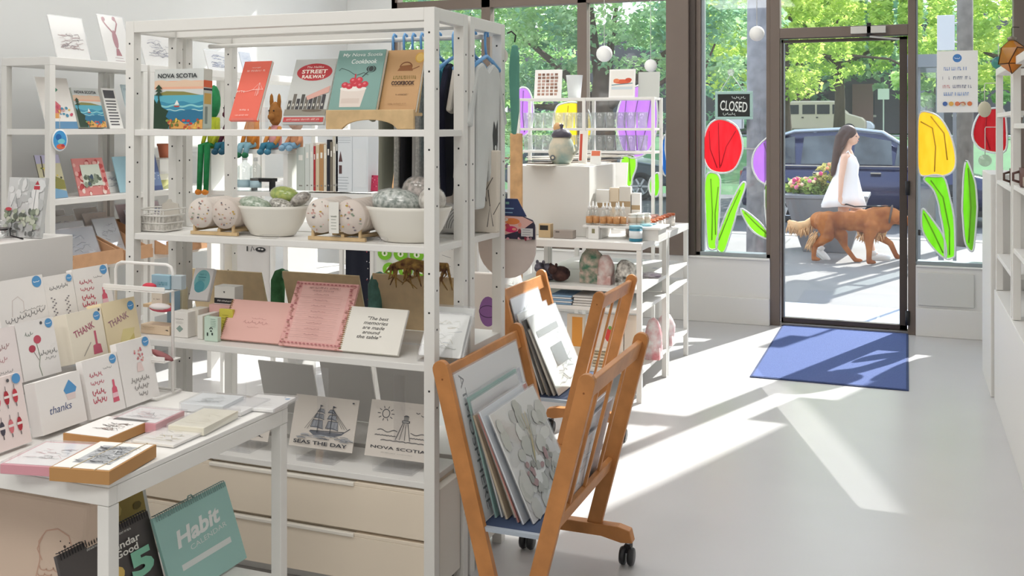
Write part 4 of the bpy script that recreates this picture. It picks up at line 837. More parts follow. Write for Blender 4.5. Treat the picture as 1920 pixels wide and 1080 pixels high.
def art_rail(a):
    a.rect('#c6c7c3', 0, 0, 1, 1); a.oval('#b9343a', .52, .795, .43, .135, 28); a.text('#f6e9dd', 'The Halifax', .52, .875, .42, .032, shear=.2); a.text('#f6e9dd', 'STREET', .52, .805, .62, .062, bold=.03); a.text('#f6e9dd', 'RAILWAY', .52, .725, .56, .055, bold=.03)
    for k in range(9): z = .30+.10*abs(math.sin(k*1.7)); a.rect(('#4a4742', '#6d675e', '#39363a')[k % 3], .04+k*.1, .22, .12+k*.1, z+.06); a.rect('#d8d4c8', .06+k*.1, .27, .09+k*.1, .31)
    a.poly('#d9a79a', [(.45, .42), (.98, .58), (.98, .48), (.5, .36)]); a.rect('#8f8a7d', 0, .13, 1, .22); a.oval('#6b5f50', .66, .2, .24, .02); a.rect('#c23b3b', .02, .03, .98, .10); a.words('#f3dcd2', .5, .065, .8, .025)
lean('book', 'grey book with a red oval title badge and old tramway street scene', 'book', 528, 606, 113, 2.86, S1+.014, 22, .010, body='#c6c7c3', art=art_rail, pages='#efece4')
acrylic_stand(XU(566, 2.86), 2.895, S1+.001, .135, .085, .06, 'clear acrylic stand under the grey tramway book')
def art_cook(a):
    a.rect('#7fa49c', 0, 0, 1, 1); a.text('#eef3ee', 'My Nova Scotia', .52, .915, .84, .07, shear=.15, bold=.005); a.text('#eef3ee', 'Cookbook', .58, .81, .54, .075, shear=.15, bold=.01)
    a.poly('#e3d6cc', [(.22, .06), (.66, .06), (.72, .36), (.18, .36)]); a.oval('#efe7df', .45, .36, .28, .045); a.rect('#d8c8bd', .24, .12, .62, .2)
    for x, z in ((.26, .42), (.36, .40), (.47, .44), (.58, .41), (.68, .43), (.42, .49), (.55, .50)): a.oval('#c9303f', x, z, .075, .05, 10); a.oval('#e2717a', x-.01, z+.012, .03, .018, 8)
    a.line('#c9303f', [(.46, .5), (.45, .60)], .03); a.line('#2c3635', [(.45, .58), (.28, .66), (.12, .70), (.08, .66)], .008); a.line('#2c3635', [(.48, .58), (.62, .62), (.72, .58)], .008)
    a.line('#2c3635', [(.60, .55), (.70, .63)], .014); a.oval('#2c3635', .76, .68, .10, .055, 16); a.ring('#7fa49c', .76, .68, .06, .01)
lean('book', 'large teal cookbook with a pot of red crayfish painted on its cover', 'book', 615, 704, 97, 2.855, S1+.055, 20, .016, body='#7fa49c', art=art_cook, pages='#e9e5da')
def art_brown(a):
    a.rect('#c69c6d', 0, 0, 1, 1); a.oval('#d8a84a', .90, .87, .13, .085, 18); a.oval('#e3bd6c', .90, .87, .10, .065, 18); a.ring('#7d4a26', .56, .72, .16, .03, 0, 180, asp=.8); a.poly('#8f5a30', [(.34, .66), (.76, .66), (.70, .76), (.42, .74)]); a.line('#7d4a26', [(.74, .68), (.92, .73)], .02)
    a.words('#8f7a3c', .56, .555, .60, .055); a.text('#4a2f22', 'COOKBOOK', .55, .465, .62, .065, bold=.04); a.line('#8f6a40', [(.25, .42), (.85, .42)], .006); a.words('#5b3b28', .58, .28, .34, .02); a.words('#8f6a40', .5, .13, .5, .018)
lean('book', 'kraft brown cookbook with a gold seal beside the teal one', 'book', 708, 778, 96, 2.875, S1+.05, 20, .012, body='#c69c6d', art=art_brown, pages='#ece6d8')
t = empty('book_stand', (XU(695, 2.845), 2.845, S1+.001), 'pale wooden book stand with an arched front holding two cookbooks', 'book stand'); w = XU(777, 2.845)-XU(613, 2.845)
b = MB(); pl = [(-w/2, 0), (-w/2, .062), (w/2, .062), (w/2, 0), (w*.32, 0)]+[(w*.30*math.cos(R(g)), .03*math.sin(R(g))) for g in range(15, 180, 15)]+[(-w*.32, 0)]
b.prism(pl, -.012, 0, PALEWOOD); b.build('front_lip', t, None, .002); b = MB(); b.box(-w/2, w/2, 0, .05, .042, .052, PALEWOOD); b.build('ledge', t); b = MB(); b.bar((0, .05, .05), (0, .085, .17), w*.9, .008, PALEWOOD, (0, 0, 1)); b.build('back_board', t)
# ---------------------------------------------------------------- front unit, second shelf
def pattern(bg, fg, sc): return M(bg, .8, var=1, scale=sc, col2=fg)
BX, BY = XU(308, 2.92), 2.90
t = empty('wire_basket', (BX, BY, S2+.001), 'white wire basket with a small grey plaque at its back', 'basket'); wm = M('#dcd9d3', .5)
for k, z in enumerate((.004, .03, .056, .078)):
    f = .86+.14*z/.078; q = MB(); q.tube([(-.066*f, -.055*f, z), (.066*f, -.055*f, z), (.066*f, .055*f, z), (-.066*f, .055*f, z)], .0028, wm, 6, True); q.build('wire_ring', t)
q = MB()
for i in range(9):
    x = -.06+.015*i
    for y in (-1, 1): q.tube([(x*.86, y*.0475, .004), (x, y*.055, .078)], .0016, wm, 5)
q.build('wire_ribs', t)
q = MB(); q.box(-.058, .058, -.049, .045, .006, .052, pattern('#ddd9d2', '#a9a59e', 70)); q.build('folded_cloth', t)
q = MB(); q.prism([(-.035, .05), (-.030, .092), (-.012, .098), (-.006, .108), (.006, .108), (.012, .098), (.040, .092), (.045, .05)], .045, .05, M('#cfc9bf', .7)); q.build('plaque', t)
def pad_rack(u0, u1, label, lab2, band=False, seed=1):
    x0, x1 = XU(u0, 2.85), XU(u1, 2.85); w = x1-x0; xc = (x0+x1)/2; r = w*.245
    t = empty('wooden_pad_rack', (xc, 2.92, S2+.001), label, 'rack'); pw = M('#d6b98d', .5, var=.15, scale=25)
    for y in (-.075, .075): b = MB(); b.box(-w*.46, w*.46, y-.006, y+.006, 0, .012, pw); b.build('base_rail', t, None, .001)
    for x in (-w*.38, w*.10, w*.38):
        b = MB(); b.box(x-.006, x+.006, -.08, .09, .0121, .022, pw); b.build('runner', t, None, .001)
    for x in (-w*.38, w*.38):
        for y in (-.078, .06): b = MB(); b.box(x-.004, x+.004, y-.004, y+.004, .012, .085, pw); b.build('dowel', t)
    rn = random.Random(seed); cm = [M(c, .85, var=.06, scale=20) for c in ('#e6dcd3', '#dfd2c8')]
    for i, x in enumerate((-w*.235, w*.235)):
        b = MB(); prof = []
        for k in range(7): z = -.065+.022*k; prof += [(r*.97, z), (r, z+.008), (r, z+.016), (r*.97, z+.021)]
        T = Matrix.Translation((0, 0, 0)) @ Matrix.Rotation(R(90), 4, 'X')
        b.lathe(prof, cm[i], 26, T); c = b.build('cotton_pad_stack', None, Matrix.Translation((xc+x, 2.92, S2+.024+r)))
        tag(c, lab2 % ('first' if i == 0 else 'second'), 'cotton pads', 'floral cotton pad stacks on the front unit'); a = Art(r*2, r*2, -.0885, seed+i)
        for k in range(24):
            an = rn.random()*6.28; q = .42*math.sqrt(rn.random()); a.oval(rn.choice(['#b98f83', '#8d9a86', '#6f6a72', '#d9a49a', '#c4a24f']), .5+q*math.cos(an), .5+q*math.sin(an), rn.uniform(.015, .05), rn.uniform(.012, .035), 7)
        a.done(c, 'printed_flowers', Matrix.Translation((0, 0, -r)))
    if band:
        b = MB(); b.box(-.018, .018, -.0945, -.0925, .026, .03+2*r*.85, M('#eceae3', .6)); o = b.build('paper_band', t); a = Art(.036, .1, -.0946); a.hand('#8f948a', .2, .8, .8, .03, .03); a.lines('#a8aca2', .2, .8, .4, .7, 4, .02); a.done(o, 'printed_front')
pad_rack(357, 452, 'pale wooden rack of floral cotton pads beside the wire basket', '%s stack of floral cotton pads in the rack by the basket', False, 3)
pad_rack(576, 692, 'pale wooden rack of banded cotton pads between the two white bowls', '%s stack of cotton pads in the rack between the bowls', True, 8)
def bowl(u0, u1, vtop, label, items):
    Y = 2.91; x0, x1 = XU(u0, Y), XU(u1, Y); xc = (x0+x1)/2; r = (x1-x0)/2; h = ony((u0+u1)/2, vtop, Y-.06).z-S2
    b = MB(); b.lathe([(r*.52, 0), (r*.60, .004), (r*.80, h*.4), (r*.97, h*.9), (r, h), (r*.95, h), (r*.90, h*.85), (r*.55, .012), (0, .01)], M('#ebe7dd', .35), 36, None, (0, 0, 0), 1, .62); o = b.build('bowl', None, Matrix.Translation((xc, Y, S2+.001))); tag(o, label, 'bowl')
    for (nm, lab, dx, dy, z, sx, sy, sz, m, rot) in items:
        q = MB(); q.ball((0, 0, 0), (sx, sy, sz), m, 16); c = q.build('wrap_pack', None, Matrix.Translation((xc+dx, Y+dy, S2+h+z)) @ Euler(rot).to_matrix().to_4x4()); tag(c, lab, 'food wrap')
        s = MB(); s.ball((0, 0, 0), (sx*1.04, sy*1.05, sz*1.08), SLEEVE, 16); s.build('clear_wrapper', c)
bowl(449, 577, 388, 'white bowl heaped with green and grey wrapped beeswax cloths', [
    ('a', 'pale green speckled cloth pack at the near side of the white bowl', -.055, -.02, -.002, .062, .035, .03, pattern('#cfd9c6', '#7f9a7a', 90), (0, .25, .1)),
    ('b', 'bright lime green cloth pack on top of the white bowl', .025, .03, .035, .055, .03, .028, pattern('#c5d24a', '#8fae2a', 60), (0, .1, 0)),
    ('c', 'dark leaf patterned cloth pack at the edge of the white bowl', .052, -.02, .0, .05, .03, .022, pattern('#e4e0d2', '#6d6656', 110), (0, .35, 0)),
    ('d', 'striped brown cloth pack leaning out of the white bowl', .095, .02, .022, .04, .03, .02, pattern('#d9d2c6', '#7a7068', 80), (0, -.5, 0))])
bowl(688, 845, 390, 'second white bowl of mushroom printed cloths by the post', [
    ('a', 'mushroom printed cloth pack filling the second bowl', -.03, -.015, .012, .085, .05, .045, pattern('#dfe2da', '#6f7f74', 75), (0, .1, .2)),
    ('b', 'pink and grey cloth pack standing up in the second bowl', .015, .03, .05, .05, .03, .045, pattern('#e3d5cc', '#8a8478', 60), (0, -.3, 0)),
    ('c', 'cream cloth pack at the right end of the second bowl', .085, .0, .02, .045, .04, .045, pattern('#ece7dc', '#b7afa2', 50), (0, .2, 0))])
o = MB().box(-.03, .03, -.012, .012, 0, .012, CLEAR).build('acrylic_stand', None, Matrix.Translation((XU(503, 2.82), 2.825, S2+.001))); tag(o, 'small clear price holder at the foot of the first white bowl', 'price holder')
o = MB().ball((0, 0, .012), (.028, .015, .012), CLEAR, 12).build('price_holder', None, Matrix.Translation((XU(712, 2.82), 2.825, S2+.001))); tag(o, 'small clear price holder before the second bowl', 'price holder')
# ---------------------------------------------------------------- front unit, third shelf
def spiral(o, w, h, col, side=-1, n=22, r=.006):
    b = MB(); m = M(col, .35, .6)
    for k in range(n): z = h*(.04+.92*k/(n-1)); b.tube([(side*(w/2)+r*math.cos(g), .004+r*1.2*math.sin(g), z) for g in [6.283*j/8 for j in range(8)]], .0011, m, 4, True)
    b.build('spiral_binding', o)
def note(name, label, cat, u0, u1, vtop, Y, tilt, body, art, sp, seed=0, z=S3+.004, t=.012, rz=0):
    x0, x1 = XU(u0, Y), XU(u1, Y); h = hfor(0, vtop, (x0+x1)/2, Y, z, R(tilt)); o = card(name, label, cat, (x0+x1)/2, Y, z, x1-x0, h, t, rz, R(tilt), body, art, seed=seed, pages='#efece6')
    if sp: spiral(o, x1-x0, h, sp)
    return o
def art_pink(a): a.hand('#c9928c', .30, .72, .46, .05, .008); a.hand('#c9928c', .42, .66, .56, .02, .005); a.hand('#c9928c', .38, .6, .34, .015, .004)
note('notebook', 'plain dusty pink spiral notebook with faint lettering', 'notebook', 412, 522, 568, 2.86, 32, '#e6b5ab', art_pink, '#b08d5a')
def art_planner(a):
    a.rect('#e3aba5', .0, .0, 1, 1); a.rect('#e8bab2', .12, .08, .88, .94); rn = a.rnd
    for k in range(34):
        for x, z in ((.06, k/34), (.94, k/34)): a.oval(rn.choice(['#b0696b', '#a9776a', '#c98f86']), x+rn.uniform(-.03, .03), z, .025, .012, 6)
    for k in range(16): a.oval('#b0696b', k/16+.03, .96, .022, .012, 6); a.oval('#b0696b', k/16+.03, .05, .022, .012, 6)
    a.words('#8c5a58', .5, .90, .52, .026); a.words('#8c5a58', .5, .85, .36, .018)
    for k in range(8): z = .77-.088*k; a.hand('#a97470', .38, .62, z+.02, .008, .006); a.line('#c2918a', [(.16, z), (.84, z)], .004); a.line('#c2918a', [(.16, z-.03), (.84, z-.03)], .004)
lean('planner_pad', 'pink weekly planner pad with a floral border', 'planner', 522, 640, 533, 2.85, S3+.004, 30, .010, body='#e3aba5', art=art_planner)
def art_quote(a):
    for k, s in enumerate(('"The best', 'memories', 'are made', 'around', 'the table"')): a.text('#35312f', s, .53-.02*k, .76-.105*k, (.36, .42, .38, .30, .42)[k], .075, shear=.25, bold=.008)
note('recipe_notebook', 'cream spiral recipe notebook with a quote about memories and the table', 'notebook', 636, 745, 581, 2.85, 30, '#ece8df', art_quote, '#b79a5c')
# sleeved prints in a clear holder at the post
for k, (u0, u1, vt, Y, lab) in enumerate(((790, 868, 577, 2.88, 'sleeved art print with soft grey washes in the holder by the post'), (786, 862, 590, 2.865, 'second sleeved print in front of the grey wash print'))):
    lean('art_print', lab, 'print', u0, u1, vt, Y, S3+.012, 34, .003, body='#eef0ec', art=art_sketch(['#b9c0b8', '#d2d6cc', '#c9c2a8', '#aab4bc'], 24, .2, .85), sleeve=True, seed=k)
acrylic_stand(XU(826, 2.88), 2.90, S3+.001, .12, .13, .11, 'clear acrylic print holder beside the post on the middle shelf')
# small boxed goods at the left end
def carton(label, u0, u1, vtop, Y, z, d, col, art=None, nm='gift_box', cat='box', rz=0, seed=0, group=None):
    x0, x1 = XU(u0, Y), XU(u1, Y); h = ony((u0+u1)/2, vtop, Y).z-z; return card(nm, label, cat, (x0+x1)/2, Y, z, x1-x0, h, d, rz, 0, col, art, bevel=.001, seed=seed, group=group)
def art_mint(a): a.lines('#4f7a66', .45, .9, .62, .92, 5, .012); a.ring('#26332f', .52, .50, .10, .06, 0, 180); a.rect('#26332f', .45, .40, .58, .46); a.rect('#26332f', .2, .22, .3, .36); a.rect('#26332f', .55, .26, .66, .36)
def art_gem(a): a.poly('#8fa39b', [(.5, .2), (.72, .34), (.5, .48), (.28, .34)]); a.hand('#8d8a84', .25, .75, .72, .03, .012); a.lines('#b1aea8', .25, .75, .55, .62, 3, .008)
carton('white gift box printed with a small grey diamond', 322, 352, 585, 2.86, S3+.001, .05, '#ebe7e1', art_gem, seed=2)
carton('plain cream carton behind the diamond box', 353, 372, 580, 2.90, S3+.001, .06, '#e3ddd2')
carton('slim white carton beside the pale green booklets', 370, 380, 592, 2.86, S3+.001, .09, '#e9e6df')
carton('pale mint card pack with little black symbols', 383, 408, 595, 2.845, S3+.001, .02, '#cfe3d3', art_mint, 'card_pack', 'card pack')
carton('mint card pack standing behind the symbol pack', 376, 388, 592, 2.875, S3+.001, .02, '#bcd9c6', None, 'card_pack', 'card pack')
carton('yellow booklet tucked behind the pink notebook', 411, 436, 580, 2.90, S3+.001, .012, '#d8cb55', over(lambda a: a.lines('#8d8434', .2, .8, .5, .8, 4, .012)), 'booklet', 'booklet')
carton('pink tin box under the small white carton', 392, 432, 572, 2.95, S3+.001, .06, '#e9b9b3', lambda a: a.words('#b0504f', .5, .6, .4, .2))
carton('small white carton with a black band raised before the kraft board', 402, 440, 537, 2.97, 0.842, .05, '#eceae4', lambda a: (a.rect('#26262a', 0, .22, 1, .46), a.words('#e8e6e0', .5, .34, .7, .07), a.circ('#4a4a4a', .5, .75, .03)))
carton('clear acrylic riser under the small white carton', 400, 442, 572, 2.965, S3+.001, .07, CLEAR, None, 'riser', 'riser')
def art_pouch(a): a.oval('#7fc0c4', .52, .60, .40, .34, 26); a.oval('#5aa7b4', .45, .42, .26, .18, 22); a.words('#3c7f8c', .5, .80, .34, .06); a.rect('#3c7f8c', .3, .70, .7, .725); a.lines('#3c7f8c', .3, .7, .6, .66, 3, .008)
lean('bath_salt_pouch', 'white pouch with a big teal circle leaning on the small cartons', 'pouch', 352, 388, 506, 2.99, S3+.10, 20, .02, body='#ece9e8', art=art_pouch, bevel=.004)
carton('white block under the teal circle pouch', 350, 392, 590, 2.98, S3+.001, .06, '#e8e5df', None, 'riser', 'riser')
# boards on the rear unit, backs towards us
def backboard(label, u0, u1, vt, Y, z, col, tilt=18, strut=True):
    o = lean('display_board', label, 'board', u0, u1, vt, Y, z, tilt, .006, rz=math.pi, body=col, rough=.7); return o
KR = M('#ecd3aa', .75, var=.08, scale=30)
backboard('kraft display board back seen behind the pink notebook', 372, 508, 500, 3.27, S3+.002, KR); backboard('kraft display board back seen behind the planner pad', 548, 690, 505, 3.27, S3+.002, KR); backboard('kraft display board back seen beside the post with a brown fringe over it', 716, 868, 508, 3.27, S3+.002, KR)
GREYB = M('#e2e0dd', .6)
for k, (a0, a1) in enumerate(((502, 603), (618, 712), (722, 812))): backboard(('grey print board back standing at the left of the cabinet top', 'grey print board back in the middle of the cabinet top', 'grey print board back nearest the post on the cabinet top')[k], a0, a1, 668, 3.32, S4+.002, GREYB, 16)
# plush cactus dolls and fringe behind
def cactus(label, u, Y, z, h, col, pot):
    t = empty('plush_cactus', (XU(u, Y), Y, z), label, 'soft toy'); b = MB(); m = M(col, .9, var=.35, scale=30, bump=.4)
    b.lathe([(.036, 0), (.045, .03), (.048, .055), (.0, .05)], M(pot, .8), 18); b.build('pot', t)
    b = MB(); b.tube([(0, 0, .04), (-.006, 0, h*.4), (-.004, 0, h*.8), (.008, 0, h*.93), (.022, 0, h)], [.022, .026, .027, .026, .014], m, 14); b.build('stem', t)
    b = MB(); b.ball((.03, 0, h*.93), (.014, .02, .02), M('#a9bcae', .9), 10); b.build('bobble', t)
cactus('plush green cactus in a dark pot between the kraft boards', 523, 3.23, S3+.001, .19, '#4f8a5a', '#4a2f2a'); cactus('plush cactus in a light blue pot beside the third kraft board', 706, 3.23, S3+.001, .20, '#6a9a90', '#8fb4bd')
t = empty('fringe_scarf', (XU(792, 3.2), 3.195, .955), 'fringed brown shawl draped over the kraft board', 'shawl'); fm = M('#6d4a3a', .95, var=.5, scale=40, col2='#c9a25a')
b = MB(); b.tube([(-.12, 0, .03), (-.05, -.01, .05), (.03, 0, .035), (.10, 0, .045)], [.012, .02, .022, .012], fm, 8); b.build('cloth_roll', t)
b = MB(); rn = random.Random(6)
for k in range(34):
    x = rn.uniform(-.12, .11); L = rn.uniform(.02, .07); b.tube([(x, -.012, .04+rn.uniform(-.01, .01)), (x+rn.uniform(-.02, .02), -.018-rn.random()*.006, .03-L*.5), (x+rn.uniform(-.03, .03), -.016, .03-L)], [.006, .004, .0015], fm, 5)
b.build('fringe', t)
# ---------------------------------------------------------------- prints on the cabinet top
def art_ship(a):
    rn = a.rnd; k = '#4a4d55'; a.poly('#6d7078', [(.28, .32), (.80, .34), (.88, .40), (.80, .30), (.70, .26), (.36, .25)]); a.line(k, [(.30, .33), (.84, .36), (1.0-.08, .44)], .012)
    for (x0, x1, z0, z1) in ((.30, .50, .38, .54), (.34, .50, .56, .66), (.38, .50, .68, .76), (.54, .74, .38, .54), (.55, .70, .56, .66), (.55, .66, .68, .76)):
        a.poly('#9a9da4', [(x0, z0+.02), (x1, z0), (x1-.02, z1), (x0+.03, z1)]); a.line(k, [(x0, z0+.02), ((x0+x1)/2, z0+.035), (x1, z0)], .008); a.line(k, [(x0+.03, z1), (x1-.02, z1)], .008); a.line(k, [(x0, z0+.02), (x0+.03, z1)], .006)
        for j in range(4): xx = x0+(x1-x0)*(j+.5)/4; a.line('#70737b', [(xx, z0+.03), (xx+.01, z1-.02)], .005)
    for x in (.42, .62): a.line(k, [(x, .30), (x, .84)], .010); a.poly(k, [(x, .84), (x+.05, .82), (x, .80)])
    for x in (.80, .84, .88): a.line(k, [(.62, .78), (x, .42)], .005)
    for x in (.26, .22): a.line(k, [(.42, .76), (x, .36)], .005)
    for j in range(34): z = .17+.09*rn.random(); x = .1+.8*rn.random(); a.line(rn.choice(['#8d9097', '#5d6068', '#a9acb2']), [(x, z), (x+.07, z+.012), (x+.13, z)], .007)
    a.text('#3a3c42', 'SEAS THE DAY', .5, .105, .84, .07, bold=.02)
    a.oval('#55585e', .93, .93, .018, .015, 10)
def art_light(a):
    k = '#5a5a5e'; a.ring(k, .25, .77, .055, .012)
    for j in range(10): an = 6.283*j/10; a.line(k, [(.25+.085*math.cos(an), .77+.09*math.sin(an)), (.25+.13*math.cos(an), .77+.135*math.sin(an))], .010)
    a.line(k, [(.44, .33), (.53, .64)], .010); a.line(k, [(.66, .33), (.60, .64)], .010); a.line(k, [(.50, .33), (.55, .64)], .007); a.line(k, [(.58, .33), (.575, .64)], .007); a.rect(k, .51, .64, .63, .68); a.rect('#c9c6c0', .525, .652, .615, .668); a.rect('#8d8b88', .535, .68, .605, .74); a.oval(k, .57, .745, .04, .03, 12, 0, 180)
    a.wave(k, .47, .02, 1.5, wd=.009, x0=.15, x1=.46); a.wave(k, .46, .015, 1.5, wd=.009, x0=.66, x1=.95, ph=2)
    for z, x0, x1 in ((.38, .12, .44), (.38, .66, .95), (.30, .22, .88)): a.line(k, [(x0+(x1-x0)*j/24, z+.012*abs(math.sin(j*.9))) for j in range(25)], .009)
    for x, z in ((.74, .82), (.82, .78), (.88, .68)): a.line(k, [(x-.03, z+.02), (x, z), (x+.03, z+.02)], .009)
    a.text('#47474c', 'NOVA SCOTIA', .5, .175, .84, .05, bold=.012); a.words('#9a9892', .5, .09, .5, .014)
def seaprint(label, u0, u1, vt, art, Y=2.885, z=S4+.035, seed=1):
    o = lean('art_print', label, 'print', u0, u1, vt, Y, z, 17, .003, body='#d8d0c7', art=art, seed=seed)
    xc = XU((u0+u1)/2, Y); t = empty('acrylic_easel', (xc, Y, S4+.001), 'clear acrylic easel holding %s' % label.split(' print')[0].replace('cream', 'the cream'), 'display stand')
    MB().box(-.07, .07, -.035, .08, 0, .006, CLEAR).build('base', t); MB().box(-.07, .07, -.036, -.032, .006, .022, CLEAR).build('front_lip', t); MB().box(-.02, .02, .014, .018, .006, .30, CLEAR).build('back_plate', t)
seaprint('cream tall ship print reading seas the day', 541, 660, 745, art_ship); seaprint('cream lighthouse and sun print beside the post', 683, 806, 755, art_light, seed=2)
seaprint('cream print with only its last letters visible above the table edge', 392, 502, 742, lambda a: (art_sketch(['#6d7078', '#9a9da4'], 20, .35, .8)(a), a.text('#3a3c42', 'SEA.', .78, .12, .26, .06, bold=.02)), seed=3)
# ---------------------------------------------------------------- greeting cards on the front table
t = empty('card_riser', (-2.02, 1.92, TZ+.001), 'clear stepped riser under the greeting cards', 'riser')
for x0, x1, z in ((-.06, .06, .105), (-.19, -.0605, .19)):
    MB().box(x0, x1, -.42, .30, z-.004, z, CLEAR).build('step', t); MB().box(x1-.003, x1, -.42, .30, 0, z-.0045, CLEAR).build('riser_face', t)
ZR = (TZ+.004, TZ+.111, TZ+.196); XR_ = (-1.850, -1.955, -2.075)
def gcard(row, u0, u1, vt, label, art, t=.018, body='#f0ece9', nm='greeting_card', tilt=13, seed=0, cat='greeting card', sleeve=False):
    """a sleeved packet of cards standing in a stepped row, facing the aisle"""
    return leanx(nm, label, cat, u0, u1, vt, XR_[row], ZR[row], tilt, t, body=body, art=art, seed=seed, sleeve=sleeve, group=None)
PINKI = '#d0828c'
def art_love(a):
    a.hand(PINKI, .14, .5, .72, .05, .02); a.hand(PINKI, .14, .52, .58, .04, .018); a.hand('#cf5f70', .14, .5, .42, .06, .02); a.hand('#cf5f70', .14, .5, .28, .06, .02); a.hand('#9a9896', .55, .8, .78, .02, .008)
    a.poly('#d9647a', [(.68, .16), (.86, .16), (.84, .40), (.80, .44), (.80, .55), (.74, .55), (.74, .44), (.70, .40)]); a.rect('#f0c6cf', .69, .24, .85, .32); sticker(a)
def art_congrat(a):
    a.dots(['#d97d8a', '#c98c8c', '#e2a9a0'], 18, .38, .7, .62, .84, .02, .03); a.poly('#e9d3cf', [(.46, .48), (.66, .48), (.62, .62), (.50, .62)]); a.hand('#8f8a88', .24, .78, .36, .05, .014); a.hand('#8f8a88', .3, .72, .24, .05, .014); a.hand('#8f8a88', .4, .66, .13, .04, .014); sticker(a, .84, .92)
def art_thanks(a): a.text('#4d5a86', 'thanks', .46, .40, .50, .14, shear=.25); a.poly(BLUE, [(.62, .62), (.84, .62), (.88, .70), (.80, .80), (.73, .88), (.66, .80), (.58, .70)]); a.poly('#e7d5d2', [(.64, .50), (.82, .50), (.84, .62), (.62, .62)])
def art_buoy(a):
    for k, x in enumerate((.18, .38, .58, .78)):
        for z in (.20, .60): a.oval(('#c9454f', '#4f4b57', '#d8777e', '#b5343f')[(k+(z > .5)) % 4], x, z+.1, .06, .10, 12); a.rect('#f0e6e2', x-.06, z+.09, x+.06, z+.125); a.line('#5d5a5e', [(x, z+.18), (x, z+.26)], .012); a.line('#5d5a5e', [(x, z), (x, z-.05)], .02)
    a.circ(BLUE, .86, .93, .10); a.circ('#55555a', .66, .93, .035)
def art_rose(a):
    a.line('#7d8f78', [(.48, .02), (.44, .2), (.50, .36), (.46, .62)], .016); a.line('#8f7d78', [(.46, .3), (.34, .5)], .012); a.oval('#c9586a', .50, .66, .10, .075, 12); a.oval('#b5485a', .33, .52, .09, .065, 12); a.hand('#8f8d8b', .48, .95, .40, .05, .014); a.hand('#a9a6a4', .62, .92, .30, .03, .01); a.hand('#6f7d70', .2, .4, .78, .05, .01); sticker(a, .86, .90); a.circ('#5a5a5e', .66, .93, .035)
def art_thank(a, g='#d9b36a'):
    a.text('#b0697a', 'THANK', .42, .62, .62, .14, bold=.02, rot=14); a.poly('#c9647a', [(.58, .08), (.84, .08), (.82, .26), (.74, .28), (.74, .55), (.68, .55), (.68, .28), (.60, .26)]); a.line('#a9a29a', [(.3, .1), (.55, .34)], .02); sticker(a, .84, .84); a.circ('#5a5a5e', .93, .95, .03)
def art_thank2(a): a.text('#a9808a', 'THANK', .42, .62, .62, .13, bold=.015, rot=14); a.poly('#e2d49a', [(.3, .1), (.7, .12), (.85, .4), (.5, .42)]); a.poly('#d3c27a', [(.5, .1), (.8, .1), (.8, .3)]); sticker(a, .84, .84)
def art_loveis(a): art_love(a)
def art_growth(a): a.line('#d8cdc8', [(.25, .3), (.3, .6), (.42, .66), (.52, .55), (.5, .3)], .012); a.hand('#8d8a8a', .1, .95, .22, .06, .012, .15); a.hand('#b1aeac', .4, .9, .36, .02, .008, .1); sticker(a, .86, .88)
def art_tree(a):
    a.hand('#77777a', .15, .8, .74, .05, .014, .06)
    for k in range(26): a.rect('#77727a', (.14 if k % 2 else .60)+.03*(k % 5), .08+.021*k*.9, (.19 if k % 2 else .65)+.03*(k % 5), .09+.021*k*.9+.012)
    sticker(a, .86, .90)
def art_wish(a): a.hand('#b58f8f', .05, .8, .6, .06, .014, .12); a.hand('#c98f94', .08, .7, .4, .05, .012, .12); a.hand('#a9a6a4', .1, .8, .25, .03, .01)
WR = '#efeae7'
gcard(2, 5, 95, 530, 'pale baby arch card packet standing at the back of the card steps', art_growth, .05); gcard(2, 96, 150, 518, 'card packet with two lettered trees beside the baby arch card', art_tree); gcard(2, 151, 217, 503, 'pink lettered love card packet at the far end of the back step', art_love, .02, seed=3)
gcard(1, -30, 44, 622, 'pale card packet with faint pink writing on the middle step', art_wish, .02, '#f0e6e4'); gcard(1, 46, 116, 604, 'card packet with two red rosebuds on the middle step', art_rose, .02); gcard(1, 140, 204, 592, 'thick card packet with a pink lettered thank you and bottle', art_thank, .06, '#efe6d4'); gcard(1, 206, 268, 570, 'gold edged thank you card packet at the far end of the middle step', art_thank2, .05, '#ecdcb8')
gcard(0, -20, 60, 712, 'card packet printed with rows of red lobster buoys', art_buoy, .02, '#f1e2de'); gcard(0, 82, 164, 712, 'card packet with a blue cupcake and small lettered thanks', art_thanks, .035); gcard(0, 172, 236, 672, 'front card packet with pink love lettering and bottle', art_loveis, .02, seed=2); gcard(0, 238, 300, 640, 'front card packet with a jar of hearts at the far end', art_congrat, .02)
def flat(name, label, cat, L, Rr, B, z, t, body, art=None, nm2=None, sleeve=False, seed=0, bevel=.001):
    """lies on z: front edge L-Rr and far corner B given where they show on its upper face"""
    p, q, r = (onz(*k, z+t) for k in (L, Rr, B)); ex = q-p; w = ex.length; rz = math.atan2(ex.y, ex.x); n = Vector((-math.sin(rz), math.cos(rz), 0)); h = abs((r-p).dot(n))
    m = (p+q)/2; return card(name, label, cat, m.x, m.y, z, w, h, t, rz, R(90), body, art, sleeve=sleeve, seed=seed, bevel=bevel)
T0 = TZ+.002
def art_bw(a): a.rect('#f2f0ec', .03, .03, .97, .97); a.rect('#b9bbbe', .2, .2, .84, .84); art_sketch(['#6f7276', '#9a9da1', '#d9dadb', '#55585c'], 60, .24, .78, .2, .84)(a)
def art_dogw(a): a.rect('#f3f1ee', .02, .02, .98, .98); art_sketch(['#8d7a74', '#b5a39c', '#5f5753'], 26, .35, .7, .3, .8)(a)
def art_boxc(a): a.rect('#f1efee', .04, .04, .96, .96); art_sketch(['#8d8f93', '#b9bbbe', '#d9b0b4'], 22, .3, .7)(a)
K2 = '#b98a55'
